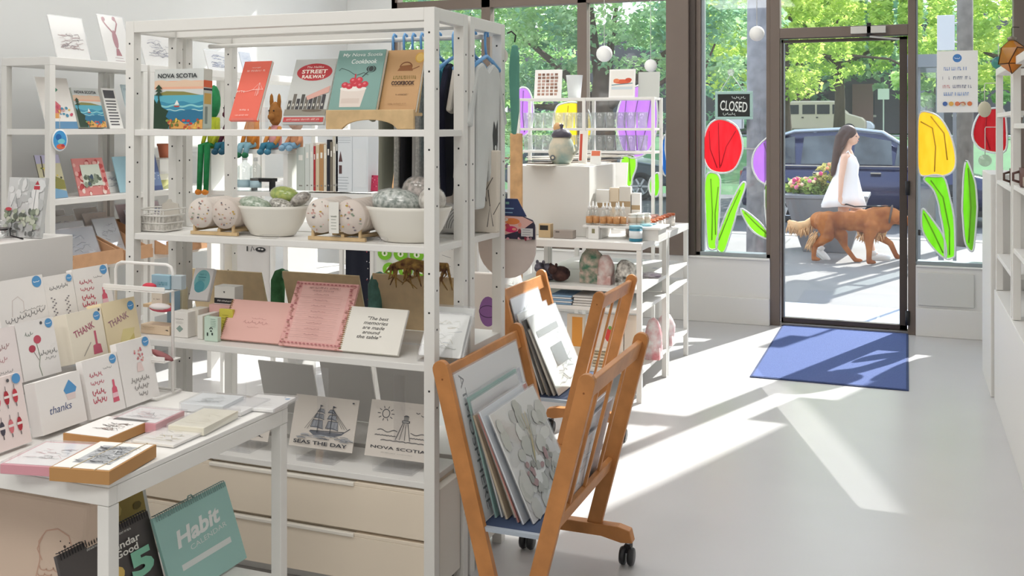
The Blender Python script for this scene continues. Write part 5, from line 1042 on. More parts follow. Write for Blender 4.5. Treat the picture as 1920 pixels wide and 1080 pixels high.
b = flat('boxed_card_set', 'kraft boxed card set with a grey photo on its lid at the table corner', 'boxed cards', (92, 876), (205, 884), (213, 828), T0, .028, K2, art_bw)
w_ = max(v.co.x for v in b.data.vertices); h_ = max(v.co.z for v in b.data.vertices); q = MB()
for x in (.35, .75): q.tube([(w_*(2*x-1), -.001, 0), (w_*(2*x-1)+.012, -.001, h_)], .0012, M('#d9c8a8', .8), 5)
q.build('twine', b)
flat('boxed_card_set', 'kraft boxed card set with an animal sketch behind the corner box', 'boxed cards', (118, 812), (203, 822), (205, 780), T0, .022, K2, art_dogw)
flat('boxed_card_set', 'pink edged boxed card set at the near edge of the table', 'boxed cards', (0, 870), (98, 876), (60, 826), T0, .020, '#d99aa4', art_boxc, sleeve=True)
flat('boxed_card_set', 'pink boxed card set lying behind the kraft boxes', 'boxed cards', (205, 787), (292, 795), (252, 762), T0, .022, '#dba0a8', art_boxc, sleeve=True, seed=3)
flat('card_folder', 'flat white and yellow card folder between the kraft boxes', 'cards', (248, 825), (325, 835), (300, 800), T0, .006, '#efece6', art_sketch(['#c9b98a', '#d9d6cf', '#a9a69f'], 18, .2, .8), sleeve=True, seed=5)
flat('card_folder', 'cream envelope pack beside the pink boxed set', 'cards', (315, 797), (382, 803), (385, 765), T0, .018, '#e9e4d2', art_sketch(['#c9c2a4', '#dcd8c8'], 14, .2, .8), sleeve=True, seed=6)
flat('boxed_card_set', 'clear lidded card box with silver edges near the wire stand', 'boxed cards', (338, 756), (418, 762), (372, 736), T0, .02, '#dfe3e5', art_sketch(['#a9b3b5', '#c9ced0', '#8d9699'], 26, .2, .8), sleeve=True, seed=7)
flat('boxed_card_set', 'white flat card box on the far end of the table', 'boxed cards', (385, 766), (452, 773), (425, 742), T0, .010, '#f1f0ee', art_sketch(['#c9c8c5', '#dcdbd8'], 12, .2, .8), sleeve=True, seed=8)
o = flat('boxed_card_set', 'white card box with a blue round sticker at the far table corner', 'boxed cards', (438, 762), (512, 768), (470, 738), T0, .008, '#efeeec', lambda a: (a.circ(BLUE, .9, .8, .06), a.circ('#55555a', .78, .9, .02), art_sketch(['#d0cfcc'], 8, .2, .7)(a)), sleeve=True, seed=9)
# grey plinth at the far left with its framed lighthouse print and buoys
b0 = onx(137, 440, -2.22); o = MB().box(-.55, 0, -.62, 0, 0, b0.z-TZ-.001, M('#dcd9d6', .6)).build('display_plinth', None, Matrix.Translation((-2.22, b0.y, TZ+.001)), .002); tag(o, 'grey plinth block standing behind the greeting cards', 'plinth'); PZ = b0.z
def art_lh(a):
    a.rect('#c3c5c4', 0, 0, 1, 1); a.dots(['#d3d5d4', '#b3b6b5'], 30, .05, .95, .5, .95, .05, .15); a.poly('#d9dad8', [(.70, .42), (.90, .42), (.86, .80), (.74, .80)]); a.line('#8d9092', [(.76, .42), (.78, .80)], .02); a.rect('#b53a46', .72, .80, .88, .86); a.poly('#a52f3c', [(.74, .88), (.86, .88), (.80, .95)])
    a.dots(['#7f8a78', '#9aa58d', '#5f665c', '#b9bfae'], 50, .03, .97, .15, .45, .03, .08); a.dots(['#6a6d6b', '#a9acaa'], 24, .03, .97, .02, .2, .03, .08); a.oval('#b8404a', .12, .46, .09, .03, 10); a.line('#6f7577', [(.18, .5), (.28, .72), (.36, .5)], .02)
lean('framed_print', 'grey lighthouse print with a red lantern room standing on the grey plinth', 'print', 6, 74, 334, b0.y-.12, PZ+.001, 8, .012, body='#d0d2d1', art=art_lh, seed=2)
RED = M('#c9384a', .6); 
t = empty('wooden_buoy', (onz(26, 444, PZ).x, b0.y-.22, PZ+.022), 'small red wooden boat model lying before the lighthouse print', 'ornament'); b = MB(); b.prism([(-.06, .0), (-.07, .05), (-.02, .045), (.02, .02), (.06, .01), (.055, -.02), (-.055, -.02)], -.018, .018, RED); b.build('hull', t, None, .003)
t = empty('glass_float', (onz(58, 440, PZ).x, b0.y-.15, PZ+.026), 'small clear glass float with a dark cord beside the red boat', 'ornament'); b = MB(); b.ball((0, 0, 0), .026, JARG, 16); b.build('float', t); b = MB(); b.tube([(.0+.028*math.cos(k*.5), -.028*math.sin(k*.5), .0) for k in range(13)]+[(.05, -.01, -.015), (.085, 0, -.024)], .0022, BLACK, 5); b.build('cord', t)
o = MB().ball((0, 0, .03), (.035, .02, .03), pattern('#b08d80', '#5f4a46', 40), 14).build('painted_stone', None, Matrix.Translation((onz(0, 448, PZ).x, b0.y-.30, PZ+.001))); tag(o, 'dark patterned stone at the edge of the grey plinth', 'ornament')
# white wire stand on the table
sx0, sx1 = XU(217, 2.21), XU(324, 2.21); sh = ony(300, 497, 2.21).z-TZ
t = empty('wire_tray_stand', ((sx0+sx1)/2, 2.19, TZ+.002), 'white wire stand with little trays at the back of the front table', 'stand'); hw = (sx1-sx0)/2; wm = M('#e9e6e2', .4)
b = MB(); c = .02; b.tube([(-hw, .02, .004), (-hw, .02, sh-c), (-hw+c*.3, .02, sh-c*.3), (-hw+c, .02, sh), (hw-c, .02, sh), (hw-c*.3, .02, sh-c*.3), (hw, .02, sh-c), (hw, .02, .004)], .0042, wm, 8); b.build('hoop', t)
b = MB(); b.tube([(-hw, -.045, .005), (hw, -.045, .005), (hw, .05, .005), (-hw, .05, .005)], .0042, wm, 8, True); b.build('base_ring', t)
TRZ = [ony(280, v, 2.21).z-TZ for v in (541, 668)]
for z, x0 in zip(TRZ, (-hw, -.01)):
    b = MB(); b.box(x0, hw+.012, -.028, .038, z-.004, z-.001, wm); b.box(x0, hw+.012, -.028, -.025, z, z+.012, wm); b.build('tray', t, None, .001)
carton('blue tin on the upper tray of the wire stand', 284, 318, 516, 2.20, TZ+.003+TRZ[0], .02, '#8fb0bf', lambda a: a.words('#4f8a96', .6, .4, .5, .25), 'tin_box', 'tin'); carton('grey tin beside the blue tin on the wire stand', 321, 340, 517, 2.205, TZ+.003+TRZ[0], .02, '#a9b3b8', None, 'tin_box', 'tin')
o = MB().ball((0, 0, .009), (.022, .012, .009), RED, 12).build('soap_bar', None, Matrix.Translation((XU(284, 2.19), 2.182, TZ+.003+TRZ[0]))); tag(o, 'small red wrapped soap on the upper tray', 'soap')
o = MB().ball((0, 0, .009), (.04, .013, .008), M('#9a5a5c', .5, var=.4, scale=30), 12).build('hair_clip', None, Matrix.Translation((XU(302, 2.19), 2.19, TZ+.003+TRZ[1])) @ Matrix.Rotation(.3, 4, 'Y')); tag(o, 'dark red hair clip on the lower tray of the wire stand', 'hair clip')
Y = 2.86
carton('cream soap carton standing beyond the wire stand', 284, 304, 548, 2.90, S3+.10, .04, '#e6dccb', lambda a: a.words('#5d5650', .5, .45, .6, .08)); carton('kraft carton stacked on a wide beige box', 268, 306, 571, 2.89, S3+.09, .06, '#d9bb95', lambda a: a.rect('#c9a67d', .85, .25, .9, .7)); carton('wide beige gift box at the left end of the middle shelf', 262, 318, 610, 2.87, S3+.001, .06, '#e0c9ad', lambda a: (a.hand('#b5946f', .1, .5, .75, .05, .008), a.lines('#c4a684', .1, .5, .45, .6, 3, .01), a.poly('#2c2a2a', [(.84, .55), (.97, .45), (.93, .62)])), seed=4)
o = MB().ball((0, 0, .014), (.05, .025, .014), M('#d9566a', .6), 14).ball((0, -.008, .020), (.045, .022, .012), M('#ece4e2', .6), 14).build('wrapped_soap', None, Matrix.Translation((XU(300, 2.86), 2.868, S3+.082))); tag(o, 'pink and white wrapped bath bomb resting on the beige gift box', 'soap')
carton('tall blue carton behind the wire stand rod', 313, 324, 545, 2.94, S3+.001, .04, '#9fc0d6'); carton('cream book standing behind the teal pouch', 324, 342, 540, 2.99, S3+.001, .03, '#e3d8b8')
# ---------------------------------------------------------------- under the table: calendars and boards
LS = .31
def art_habit(a): a.text('#f3f7f5', 'Habit', .50, .66, .62, .20, shear=.2, bold=.035, rot=4); a.text('#e9f2ef', 'CALENDAR', .60, .50, .52, .06, rot=4); a.rect('#e9f0ee', .18, .28, .86, .35)
o = leanx('wall_calendar', 'pale teal habit calendar leaning under the table', 'calendar', 330, 463, 938, -1.67, LS, 20, .008, body='#a8d3cd', art=art_habit)
def wirebind(o, col):
    w = max(v.co.x for v in o.data.vertices)*2; h = max(v.co.z for v in o.data.vertices); b = MB(); m = M(col, .4, .4)
    for k in range(34): x = -w/2+w*(.03+.94*k/33); b.tube([(x, -.004, h-.012), (x, -.003, h+.004), (x, .009, h+.004)], .0014, m, 4)
    b.build('wire_binding', o); b = MB(); b.tube([(-.012, 0, h), (-.006, 0, h+.010), (.006, 0, h+.010), (.012, 0, h)], .0018, m, 5); b.build('hanger', o)
wirebind(o, '#8fa9a6')
def art_good(a): a.words('#f0efe9', .52, .915, .46, .02); a.text('#f3f1ea', 'Calendar', .60, .80, .46, .075, bold=.02); a.text('#f3f1ea', 'of Good', .60, .715, .38, .075, bold=.02); a.text('#e2bf6a', '2', .50, .50, .22, .24, bold=.05); a.text('#8fd0b4', '5', .79, .53, .26, .28, bold=.05)
o = leanx('wall_calendar', 'dark grey wire bound calendar with a large number leaning behind the table leg', 'calendar', 150, 318, 1000, -1.70, LS, 18, .008, body='#55504f', art=art_good); wirebind(o, '#2b2a2b')
leanx('framed_print', 'gold and brown landscape print behind the dark calendar', 'print', 200, 300, 930, -1.86, LS, 14, .008, body='#d8d8d4', art=over(lambda a: (a.rect('#a08a4a', .06, .06, .94, .94), a.poly('#7d6a34', [(.06, .3), (.5, .6), (.94, .4), (.94, .06), (.06, .06)]), a.dots(['#c9b06a', '#6b5c2c', '#d9c890'], 26, .1, .9, .1, .9, .05, .1))), seed=4)
def art_dogbag(a):
    k = '#c9a28d'; a.line(k, [(.60, .05), (.58, .3), (.62, .52), (.60, .66), (.66, .75), (.76, .78), (.86, .74), (.90, .64), (.86, .5), (.9, .3), (.93, .05)], .01); a.line(k, [(.63, .7), (.59, .6), (.64, .52)], .01); a.oval('#4a3a34', .83, .655, .012, .012, 8); a.oval('#4a3a34', .79, .69, .006, .007, 6); a.oval('#4a3a34', .87, .69, .006, .007, 6)
    for k_ in range(9): a.hand(k, .62, .90, .1+.045*k_, .02, .006)
lean('canvas_bag', 'beige canvas bag with a line drawn retriever under the table', 'bag', -60, 148, 932, 1.80, LS, 5, .05, body='#d9c2af', art=art_dogbag, rough=.9, bevel=.008)
# ---------------------------------------------------------------- baby clothes on the rear unit's rail
b = MB(); b.tube([(-.575, .0, 1.795), (.575, .0, 1.795)], .008, PAINTED, 10); b.build('hanging_rail', u2)
HB = M('#6fa9df', .35)
def hanger(x, label):
    t = empty('clothes_hanger', (x, 3.23, 1.795), label, 'hanger', 'blue hangers on the rail')
    b = MB(); b.tube([(0, .014, .0), (0, .012, .016), (0, -.004, .020), (0, -.012, .008), (0, -.010, -.03), (0, 0, -.07)], .0045, HB, 7); b.build('hook', t)
    b = MB(); b.tube([(0, -.13, -.115), (0, -.05, -.082), (0, 0, -.066), (0, .05, -.082), (0, .13, -.115)], .007, HB, 7); b.build('shoulder_bar', t); return t
def garment(x, label, col, w=.26, h=.46, art=None, sleeve=True, legs=True, twist=0., th=.022, col2=None):
    m = M(col, .9, var=.12 if not col2 else 1, scale=6 if not col2 else 120, bump=.15, col2=col2); top = 1.705; z = lambda f: top-h*f
    pl = [(-.05, 0), (-.10, .035), (-w*.62, .42), (-w*.48, .45), (-w*.36, .22), (-w*.34, .60)] if sleeve else [(-.05, 0), (-.10, .04), (-w*.42, .25), (-w*.40, .60)]
    pl += [(-w*.36, 1.0), (-w*.12, 1.0), (0, .68), (w*.12, 1.0), (w*.36, 1.0)] if legs else [(-w*.42, 1.0), (w*.42, 1.0)]
    pl += [(-p[0], p[1]) for p in ([(-.05, 0), (-.10, .035), (-w*.62, .42), (-w*.48, .45), (-w*.36, .22), (-w*.34, .60)] if sleeve else [(-.05, 0), (-.10, .04), (-w*.42, .25), (-w*.40, .60)])][::-1]
    pl += [(.03, .02), (0, .06), (-.03, .02)]
    b = MB(); b.prism([(p[0], -h*p[1]) for p in pl], -th/2, th/2, m); T = TR(x, 3.23, top, R(90)+twist)
    o = b.build('baby_sleepsuit' if legs else 'baby_shirt', None, T, .009); tag(o, label, 'baby clothes')
    if art: a = Art(w, h, -th/2-.001); art(a); a.done(o, 'printed_front', Matrix.Translation((0, 0, -h)))
    return o
GARM = [(740, 'sage grey sleepsuit at the near end of the rail', '#a9ab9c', {}), (760, 'pale grey striped sleepsuit next along the rail', '#dcdad4', dict(col2='#b9b9b6')), (776, 'black sleepsuit hanging behind the brown cookbook', '#26262b', {}), (792, 'light grey sleepsuit behind the corner post', '#c9c8c6', {}),
        (806, 'white ribbed sleepsuit seen just past the corner post', '#e9e8e4', dict(col2='#c6c6c4')), (824, 'teal collared shirt half hidden behind the corner post', '#3f9fb2', dict(legs=False, h=.34, w=.22, sleeve=False)), (852, 'navy sleepsuit hanging open between the posts', '#1d2034', dict(legs=True, h=.46, w=.36, sleeve=False)),
        (880, 'cream sleepsuit with small black marks between the posts', '#e4dfd6', dict(w=.24, h=.40, legs=False, art=lambda a: a.dots(['#3a3a3d'], 7, .4, .75, .3, .85, .012, .02))), (890, 'black sleepsuit with a white cuff behind the cat print one', '#24252a', dict(w=.34, sleeve=False)), (912, 'light grey sleepsuit printed with a black cat at the far end', '#d9dbd8', dict(w=.30, h=.50, art=lambda a: (a.poly('#26262a', [(.60, .50), (.64, .60), (.70, .54), (.76, .61), (.76, .46), (.72, .34), (.64, .34)]), a.oval('#d9dbd8', .69, .41, .03, .02, 10))))]
for k, (u, lab, c, kw) in enumerate(GARM):
    x = XU(u, 3.23); hanger(x, 'blue plastic hanger carrying baby clothes on the rail'); garment(x, lab, c, twist=(-.12, .1, 0, .14, -.08, .05, .12, -.1, .06, .02)[k], **kw)
# teal towel with a round tag hung on the outer side, and the wet bag with its bib
x0, x1 = XU(955, 3.42), XU(973, 3.42)
b = MB(); n = 10; pts = []
T = M('#6aa895', .85, var=.2, scale=5)
b.prism([(-.014, 0), (-.018, -.06), (-.012, -.19), (-.008, -.28), (.006, -.285), (.018, -.2), (.018, -.06), (.018, 0), (.012, .04), (-.006, .04)], -.012, .012, T); t = b.build('teething_towel', None, Matrix.Translation(((x0+x1)/2, 3.42, 1.74)), .006); tag(t, 'sea green cloth hanging from the outer corner of the rear unit', 'towel')
o = MB().tube([(0, -.02, 0), (0, -.017, 0)], .030, M('#e6e3da', .7), 24).build('round_tag', t); o.location = (-.045, -.004, .0); a = Art(.06, .06, -.0205); a.hand('#a9a59a', .25, .75, .5, .05, .03); a.done(o, 'printed_front', Matrix.Translation((0, 0, -.03)))
MB().tube([(.002, 0, .05), (.006, 0, .075), (-.01, 0, .09), (-.03, .01, .085)], .003, BLACK, 6).build('hook', t)
Y = 3.46; xa, xb = XU(896, Y), XU(1004, Y); w = xb-xa; zt, zb = ony(950, 372, Y).z, ony(950, 522, Y).z; h = zt-zb; xc = (xa+xb)/2
t = empty('bib_set', (xc, Y, zb), 'beige oval silicone bib with a bright patterned pouch on a navy header card', 'bib')
b = MB(); b.prism([(w/2*math.cos(R(g)), h*.40+h*.40*math.sin(R(g))) for g in range(180, 361, 12)]+[(w/2, h*.66), (-w/2, h*.66)], 0, .012, M('#d9cbc4', .8, var=.08, scale=12)); b.build('bib_body', t, None, .003)
b = MB(); b.prism([(-w*.5, h*.50), (-w*.5, h*.66), (-w*.42, h*.74), (-w*.28, h*.79), (w*.28, h*.79), (w*.46, h*.74), (w*.5, h*.68), (w*.5, h*.50)], -.010, 0, M('#3a3548', .8)); o = b.build('pouch', t, None, .002)
a = Art(w, h, -.0105, 4); a.poly('#e8b7ae', [(.02, .72), (.2, .79), (.8, .78), (.98, .72), (.80, .62), (.5, .55), (.2, .62)]); a.oval('#e8874a', .62, .72, .13, .04, 14); a.oval('#5a2c3a', .34, .68, .05, .05, 12); a.oval('#d9336a', .60, .62, .11, .04, 14); a.oval('#f0d9c9', .45, .74, .10, .03); a.dots(['#c94a5a', '#f0a08a', '#8a3040'], 12, .2, .85, .60, .76, .02, .05); a.dots(['#e9c9cf', '#d98a9f', '#7a2f48', '#f2e8e6'], 30, .02, .40, .50, .60, .015, .03); a.dots(['#8a2f40', '#2c2634', '#d9a0aa'], 16, .55, .98, .50, .56, .015, .03); a.rect('#d9d6d6', .78, .54, .98, .64); a.lines('#8d8a90', .8, .96, .56, .62, 3, .006); a.done(o, 'printed_pattern')
b = MB(); b.prism([(-w*.36, h*.78), (-w*.20, h), (w*.20, h), (w*.36, h*.78)], -.006, -.001, M('#34406a', .6)); o = b.build('header_card', t, None, .002); a = Art(w, h, -.0065); a.rect('#8fb0c9', .25, .87, .42, .885); a.rect('#8fb0c9', .46, .87, .64, .885); a.rect('#8fb0c9', .46, .82, .62, .832); a.rect('#7aa89a', .5, .93, .56, .96); a.done(o, 'printed_front')
MB().tube([(0, .004, h), (0, .004, h+.02), (-1.363-xc, -.08, h+.03)], .003, CHROME, 6).build('hook', t)
# shelf goods of the rear unit seen between its posts
def art_rainbow(a):
    for r in (.5, .58, .66, .74): a.ring('#4a484c', 1.0, .15, r, .02, 90, 180)
    a.dots(['#d98a8a', '#c9a25a'], 6, .1, .5, .7, .95, .02, .03)
lean('muslin_pack', 'white folded cloth with black rainbow lines between the posts', 'cloth', 818, 872, 386, 3.16, S2+.001, 6, .05, body='#efedea', art=art_rainbow, bevel=.01, sleeve=True)
lean('tea_towel', 'cream cloth standing behind the rainbow cloth', 'cloth', 815, 846, 340, 3.24, S2+.001, 4, .03, body='#e6d9cf', art=art_botanic(['#d9a04a', '#cfc3b6', '#b98f86'], 14), bevel=.008)
def art_bunny(a): a.rect('#7fa9b8', .06, .02, .94, .40); art_sketch(['#8d9aa0', '#b9c3c6', '#6d7a80'], 24, .42, .9)(a)
lean('wrapped_print', 'blue grey sleeved print behind the mid posts', 'print', 850, 884, 268, 3.32, S2+.001, 3, .006, body='#d9dcda', art=art_bunny, sleeve=True)
def art_tulipbag(a):
    for (x, z) in ((.30, .62), (.60, .32)): a.line('#3a3634', [(x, z-.25), (x+.1, z), (x+.24, z-.24)], .03); a.line('#3a3634', [(x+.1, z), (x+.02, z+.2)], .03); a.line('#3a3634', [(x+.24, z-.1), (x+.5, z+.05)], .025)
lean('cotton_bag', 'pale bag with bold black stalk lines near the rear corner post', 'bag', 886, 932, 282, 3.24, S2+.001, 2, .03, body='#ded4c6', art=art_tulipbag, bevel=.006)
def art_arcs(a):
    for r in (.30, .37, .44, .51): a.ring('#4a484c', 1.05, .62, r, .014, 100, 260)
    for k in range(12): an = R(100+14*k); a.line('#8d8a90', [(1.05+.6*math.cos(an), .62+.6*math.sin(an)), (1.05+.85*math.cos(an), .62+.85*math.sin(an))], .010)
    a.circ('#d9d4cf', .6, .12, .1); a.circ('#6d6a66', .6, .12, .03)
def hanging_towel(label, u0, u1, v0, v1, Y, body, art, nm='tea_towel', seed=0):
    x0, x1 = XU(u0, Y), XU(u1, Y); z0, z1 = ony(u0, v1, Y).z, ony(u0, v0, Y).z; w, h = x1-x0, z1-z0; m = M(body, .9) if isinstance(body, str) else body
    t = empty(nm, ((x0+x1)/2, Y, z0), label, 'tea towel'); b = MB(); n = 12; vs = []; fs = []
    for j in (0, 1):
        for i in range(n+1): x = -w/2+w*i/n; y = .006*math.sin(i*1.1); vs += [(x, y+j*.004, 0), (x, y*.4+j*.004, h)]
    for i in range(n):
        for j in (0, 1): o_ = j*(n+1)*2; q = (o_+2*i, o_+2*i+2, o_+2*i+3, o_+2*i+1); fs.append(q if j == 0 else q[::-1])
    b.add(vs, fs, m, None, True); b.build('cloth', t)
    if art: a = Art(w, h, -.0075, seed); art(a); a.done(t, 'printed_front')
    b = MB(); b.tube([(-w/2-.02, .0, h+.004), (w/2+.02, .0, h+.004)], .005, PALEWOOD, 8); b.build('dowel', t)
    b = MB(); b.box(-w/2-.03, -w/2-.012, -.009, .009, -z0, h+.012, WHITE); b.box(w/2+.012, w/2+.03, -.009, .009, -z0, h+.012, WHITE); b.build('stand', t)
hanging_towel('white towel with black sunburst arcs seen between the posts', 816, 884, 452, 560, 4.0, '#ebe9e6', art_arcs)
def art_kiwi(a):
    for r in range(3):
        for k in range(3): x, z = .18+.32*k+.1*(r % 2), .88-.30*r; a.oval('#7fc32e', x, z, .14, .13, 18); a.oval('#eef3d9', x, z, .06, .055, 12); a.oval('#4f8a1e', x, z, .02, .03, 8)
hanging_towel('white towel printed with green kiwi slices behind the fringed shawl', 706, 800, 462, 560, 4.15, '#eef0ea', art_kiwi)
hanging_towel('near black towel with tiny white dots behind the planner pad', 648, 700, 462, 600, 4.2, '#1b1e2c', lambda a: a.dots(['#d9d4d4', '#c94a5a'], 14, .78, .96, .1, .95, .01, .02))
hanging_towel('pale grey towel with black lettering at its hem behind the kraft board', 424, 505, 456, 560, 4.25, '#d9d5d2', lambda a: (a.rect('#2c2c2e', .02, .93, .22, .97), a.rect('#2c2c2e', .09, .80, .12, .93), a.rect('#2c2c2e', .50, .88, .53, .97), a.line('#4a4a4c', [(.60, .88), (.63, .97), (.68, .90)], .02), a.oval('#2c2c2e', .82, .92, .12, .045, 14), a.oval('#d9d5d2', .79, .93, .03, .015, 8), a.oval('#d9d5d2', .86, .925, .03, .015, 8)))
lean('tote_bag', 'pale tote bag with purple sunglasses and red curls behind the rear unit', 'bag', 858, 932, 512, 3.9, .30, 2, .04, body='#e6ddd6', art=lambda a: (a.oval('#8d5f9a', .74, .72, .22, .11, 20), a.ring('#4f3058', .74, .72, .22, .02, asp=.62), a.ring('#b5384a', .62, .50, .07, .02), a.ring('#b5384a', .62, .40, .07, .02), a.rect('#d9566a', .05, .6, .18, .95)), bevel=.006)
def board_at(label, u0, u1, v0, v1, Y, nm='wooden_board', tilt=0):
    t = lean(nm, label, 'board', u0, u1, v0, Y, 0, tilt, .02, body=PINE, bevel=.003); return t
board_at('tall tapered pine board leaning beside the display window table', 956, 978, 250, 500, 5.15); board_at('pine board seen through the front unit beside the white brochure box', 713, 737, 252, 380, 5.4); board_at('narrow pine strip beside the white brochure box', 689, 694, 255, 330, 5.35)
# ---------------------------------------------------------------- soft toys and books on the bookcase behind
def doll(u, label, top_v, cols, legs, seed=0, ear=None, arm=None, legv=300):
    """stuffed animal sitting on the bookcase edge with its legs hanging"""
    Y = 4.94; x = XU(u, Y); z0 = 1.357; H = ony(u, top_v, Y).z-z0; head, body, trous, foot = [M(c, .9, var=.25, scale=25, bump=.3) for c in cols]
    t = empty('stuffed_toy', (x, Y+.06, z0), label, 'soft toy')
    b = MB(); b.tube([(0, 0, .0), (0, 0, H*.2), (0, .01, H*.45)], [.036, .038, .028], body, 12); b.build('body', t)
    b = MB(); b.ball((0, 0, H*.68), (.038, .044, H*.24), head, 14); b.ball((0, -.038, H*.62), (.022, .026, .022), head, 10)
    if ear:
        for s in (-1, 1): b.ball((s*.026, 0, H*.92), (.012, .012, H*.16), M(ear, .9), 8)
    b.build('head', t)
    for s in (-1, 1): q = MB(); q.ball((s*.016, -.040, H*.74), .005, BLACK, 8); q.build('eye', t)
    for s in (-1, 1): q = MB(); q.tube([(s*.028, 0, H*.42), (s*.040, -.03, H*.2), (s*.034, -.06, .03)], [.014, .013, .011], M(arm, .9) if arm else body, 8); q.build('arm', t)
    zl = ony(u, legv, Y-.1).z-z0
    for s in (-1, 1):
        q = MB(); q.tube([(s*.020, -.02, .026), (s*.022, -.09, .02), (s*.024, -.105, zl+.03)], [.018, .019, .015], trous, 10); l = q.build('leg', t)
        f = MB(); f.ball((s*.024, -.112, zl+.02), (.017, .028, .018), foot, 10); f.build('foot', l)
doll(389, 'green long-legged stuffed toy with orange feet on the bookcase', 148, ('#2f8a54', '#b9c23a', '#23834a', '#e08a35'), 2, legv=368)
doll(420, 'stuffed toy with floral shirt and deep teal trousers on the bookcase', 175, ('#5a2336', '#d9a088', '#2c6a80', '#2c5a70'), 2, legv=292, arm='#4a1d30')
doll(463, 'stuffed toy with orange jacket and light blue apron on the bookcase', 150, ('#2f7a4a', '#d98a3a', '#8fbccb', '#2f7a54'), 2, legv=298, ear='#2f7a4a')
doll(505, 'stuffed toy with pink body, brown ears and blue trousers on the bookcase', 182, ('#a8713a', '#e0a0a0', '#3a7f9a', '#4a86a0'), 2, legv=292, ear='#9a6428', arm='#c98a4a')
doll(545, 'slim stuffed toy with blue legs at the end of the bookcase', 205, ('#d9a88a', '#c98f6a', '#7fa9c6', '#8fb5cf'), 2, legv=285)
SP = [('#c6cdc6', 'wide pale sage'), ('#d3d8d3', 'pale mint'), ('#dfe0da', 'off white'), ('#b5343c', 'thin red'), ('#d9c7a9', 'cream'), ('#b98d5f', 'tan'), ('#e2d9c6', 'ivory'), ('#22252f', 'black'), ('#7d7466', 'taupe'), ('#c9c3b4', 'light grey'), ('#3a3a40', 'charcoal')]
u = 556
for k, (c, nmz) in enumerate(SP):
    wd = (16, 9, 7, 4, 7, 8, 6, 6, 5, 6, 4)[k]; vt = (276, 270, 268, 274, 272, 270, 271, 262, 266, 256, 250)[k]
    lean('book', '%s book spine standing in the row behind the lime green cloth pack' % nmz, 'book', u, u+wd-.6, vt, 4.97, 1.121, 0, .15, body=c, art=(lambda a: (a.rect('#efece4', .25, .70, .75, .82), a.rect('#8d8a84', .3, .1, .7, .13))), pages='#efece4'); u += wd
def art_leaf(a): a.lines('#b9c0c6', .04, .5, .82, .98, 5, .008); a.poly('#5a3f3f', [(.10, .5), (.16, .68), (.22, .5)]); a.rect('#5a3f3f', .11, .30, .20, .44); a.lines('#a9b1b8', .06, .44, .05, .24, 5, .008); a.line('#b1b8be', [(.52, 0), (.52, 1)], .01); a.rect('#dfe3e6', .55, .08, .96, .72)
lean('brochure_box', 'tall pale blue white brochure box standing at the end of the book row', 'box', 629, 690, 247, 4.97, 1.121, 0, .12, body='#dde2e6', art=art_leaf)
lean('picture_book', 'crimson patterned picture book lying open beside the pine board', 'book', 694, 716, 331, 5.0, 1.121, 8, .05, body='#c2375a', art=art_botanic(['#e27a94', '#8f1f3f'], 16))
for k, (u0, u1, vt, c, lab) in enumerate(((415, 438, 296, '#d9e0e4', 'clear bottle with blue label at the left of the bookcase shelf'), (440, 462, 296, '#d6dde2', 'clear bottle with blue label in the middle of the bookcase shelf'), (464, 482, 298, '#dde2e5', 'clear bottle with blue label nearest the dark stool'))):
    xx = XU((u0+u1)/2, 4.96); r = (XU(u1, 4.96)-XU(u0, 4.96))/2; h = ony(u0, vt, 4.96).z-1.111; t = empty('soap_bottle', (xx, 4.96+r, 1.1112), lab, 'bottle')
    MB().lathe([(r, 0), (r, h*.72), (r*.5, h*.84), (r*.32, h*.86), (r*.32, h*.98)], JARG, 18).build('bottle', t); MB().lathe([(r*1.01, .02), (r*1.01, h*.32)], M('#b5d0da', .6), 18).build('label_band', t); MB().lathe([(r*.38, h*.93), (r*.38, h*1.04), (0, h*1.04)], M('#e9ebec', .4), 12).build('cap', t)
t = empty('toy_stool', (XU(480, 4.97), 5.01, 1.1112), 'small black wooden stool on the bookcase shelf', 'stool'); b = MB(); b.box(-.05, .10, -.03, .03, .055, .075, BLACK); b.build('seat', t, None, .002)
for x in (-.04, .085): b = MB(); b.box(x-.008, x+.008, -.02, .02, 0, .055, BLACK); b.build('leg', t)
# ---------------------------------------------------------------- prints in the wooden racks
def rprint(x, y0, y1, z, h, tilt, label, art, body='#e9ebe8', t=.004, seed=0, sleeve=True):
    return card('art_print', label, 'print', x, (y0+y1)/2, z, y1-y0, h, t, R(90), R(tilt), body, art, sleeve=sleeve, seed=seed)
RZt = .317
def art_atmo(a):
    a.rect('#eceeee', 0, 0, 1, 1); a.text('#5c6166', 'ATMOSPHERE', .085, .50, None, .05, rot=-90, bold=.004) if False else a.text('#5c6166', 'ATMOSPHERE', .085, .52, .78, .07, rot=-90)
    a.rect('#c3c8d2', .28, .16, .96, .80); a.rect('#d3d8e0', .30, .62, .94, .78); a.rect('#aeb6c4', .42, .50, .56, .74); a.rect('#bcc4d0', .62, .46, .78, .70); a.poly('#c9cdd2', [(.3, .16), (.5, .4), (.7, .3), (.96, .45), (.96, .16)]); a.rect('#3f7f86', .40, .18, .60, .46); a.dots(['#2c4f86', '#27395c', '#4a7f9a'], 16, .45, .95, .12, .34, .02, .06)
rprint(-1.160, 2.765, 3.285, RZt, .435, 14, 'tall white poster reading atmosphere down its edge in the near rack', art_atmo, seed=1)
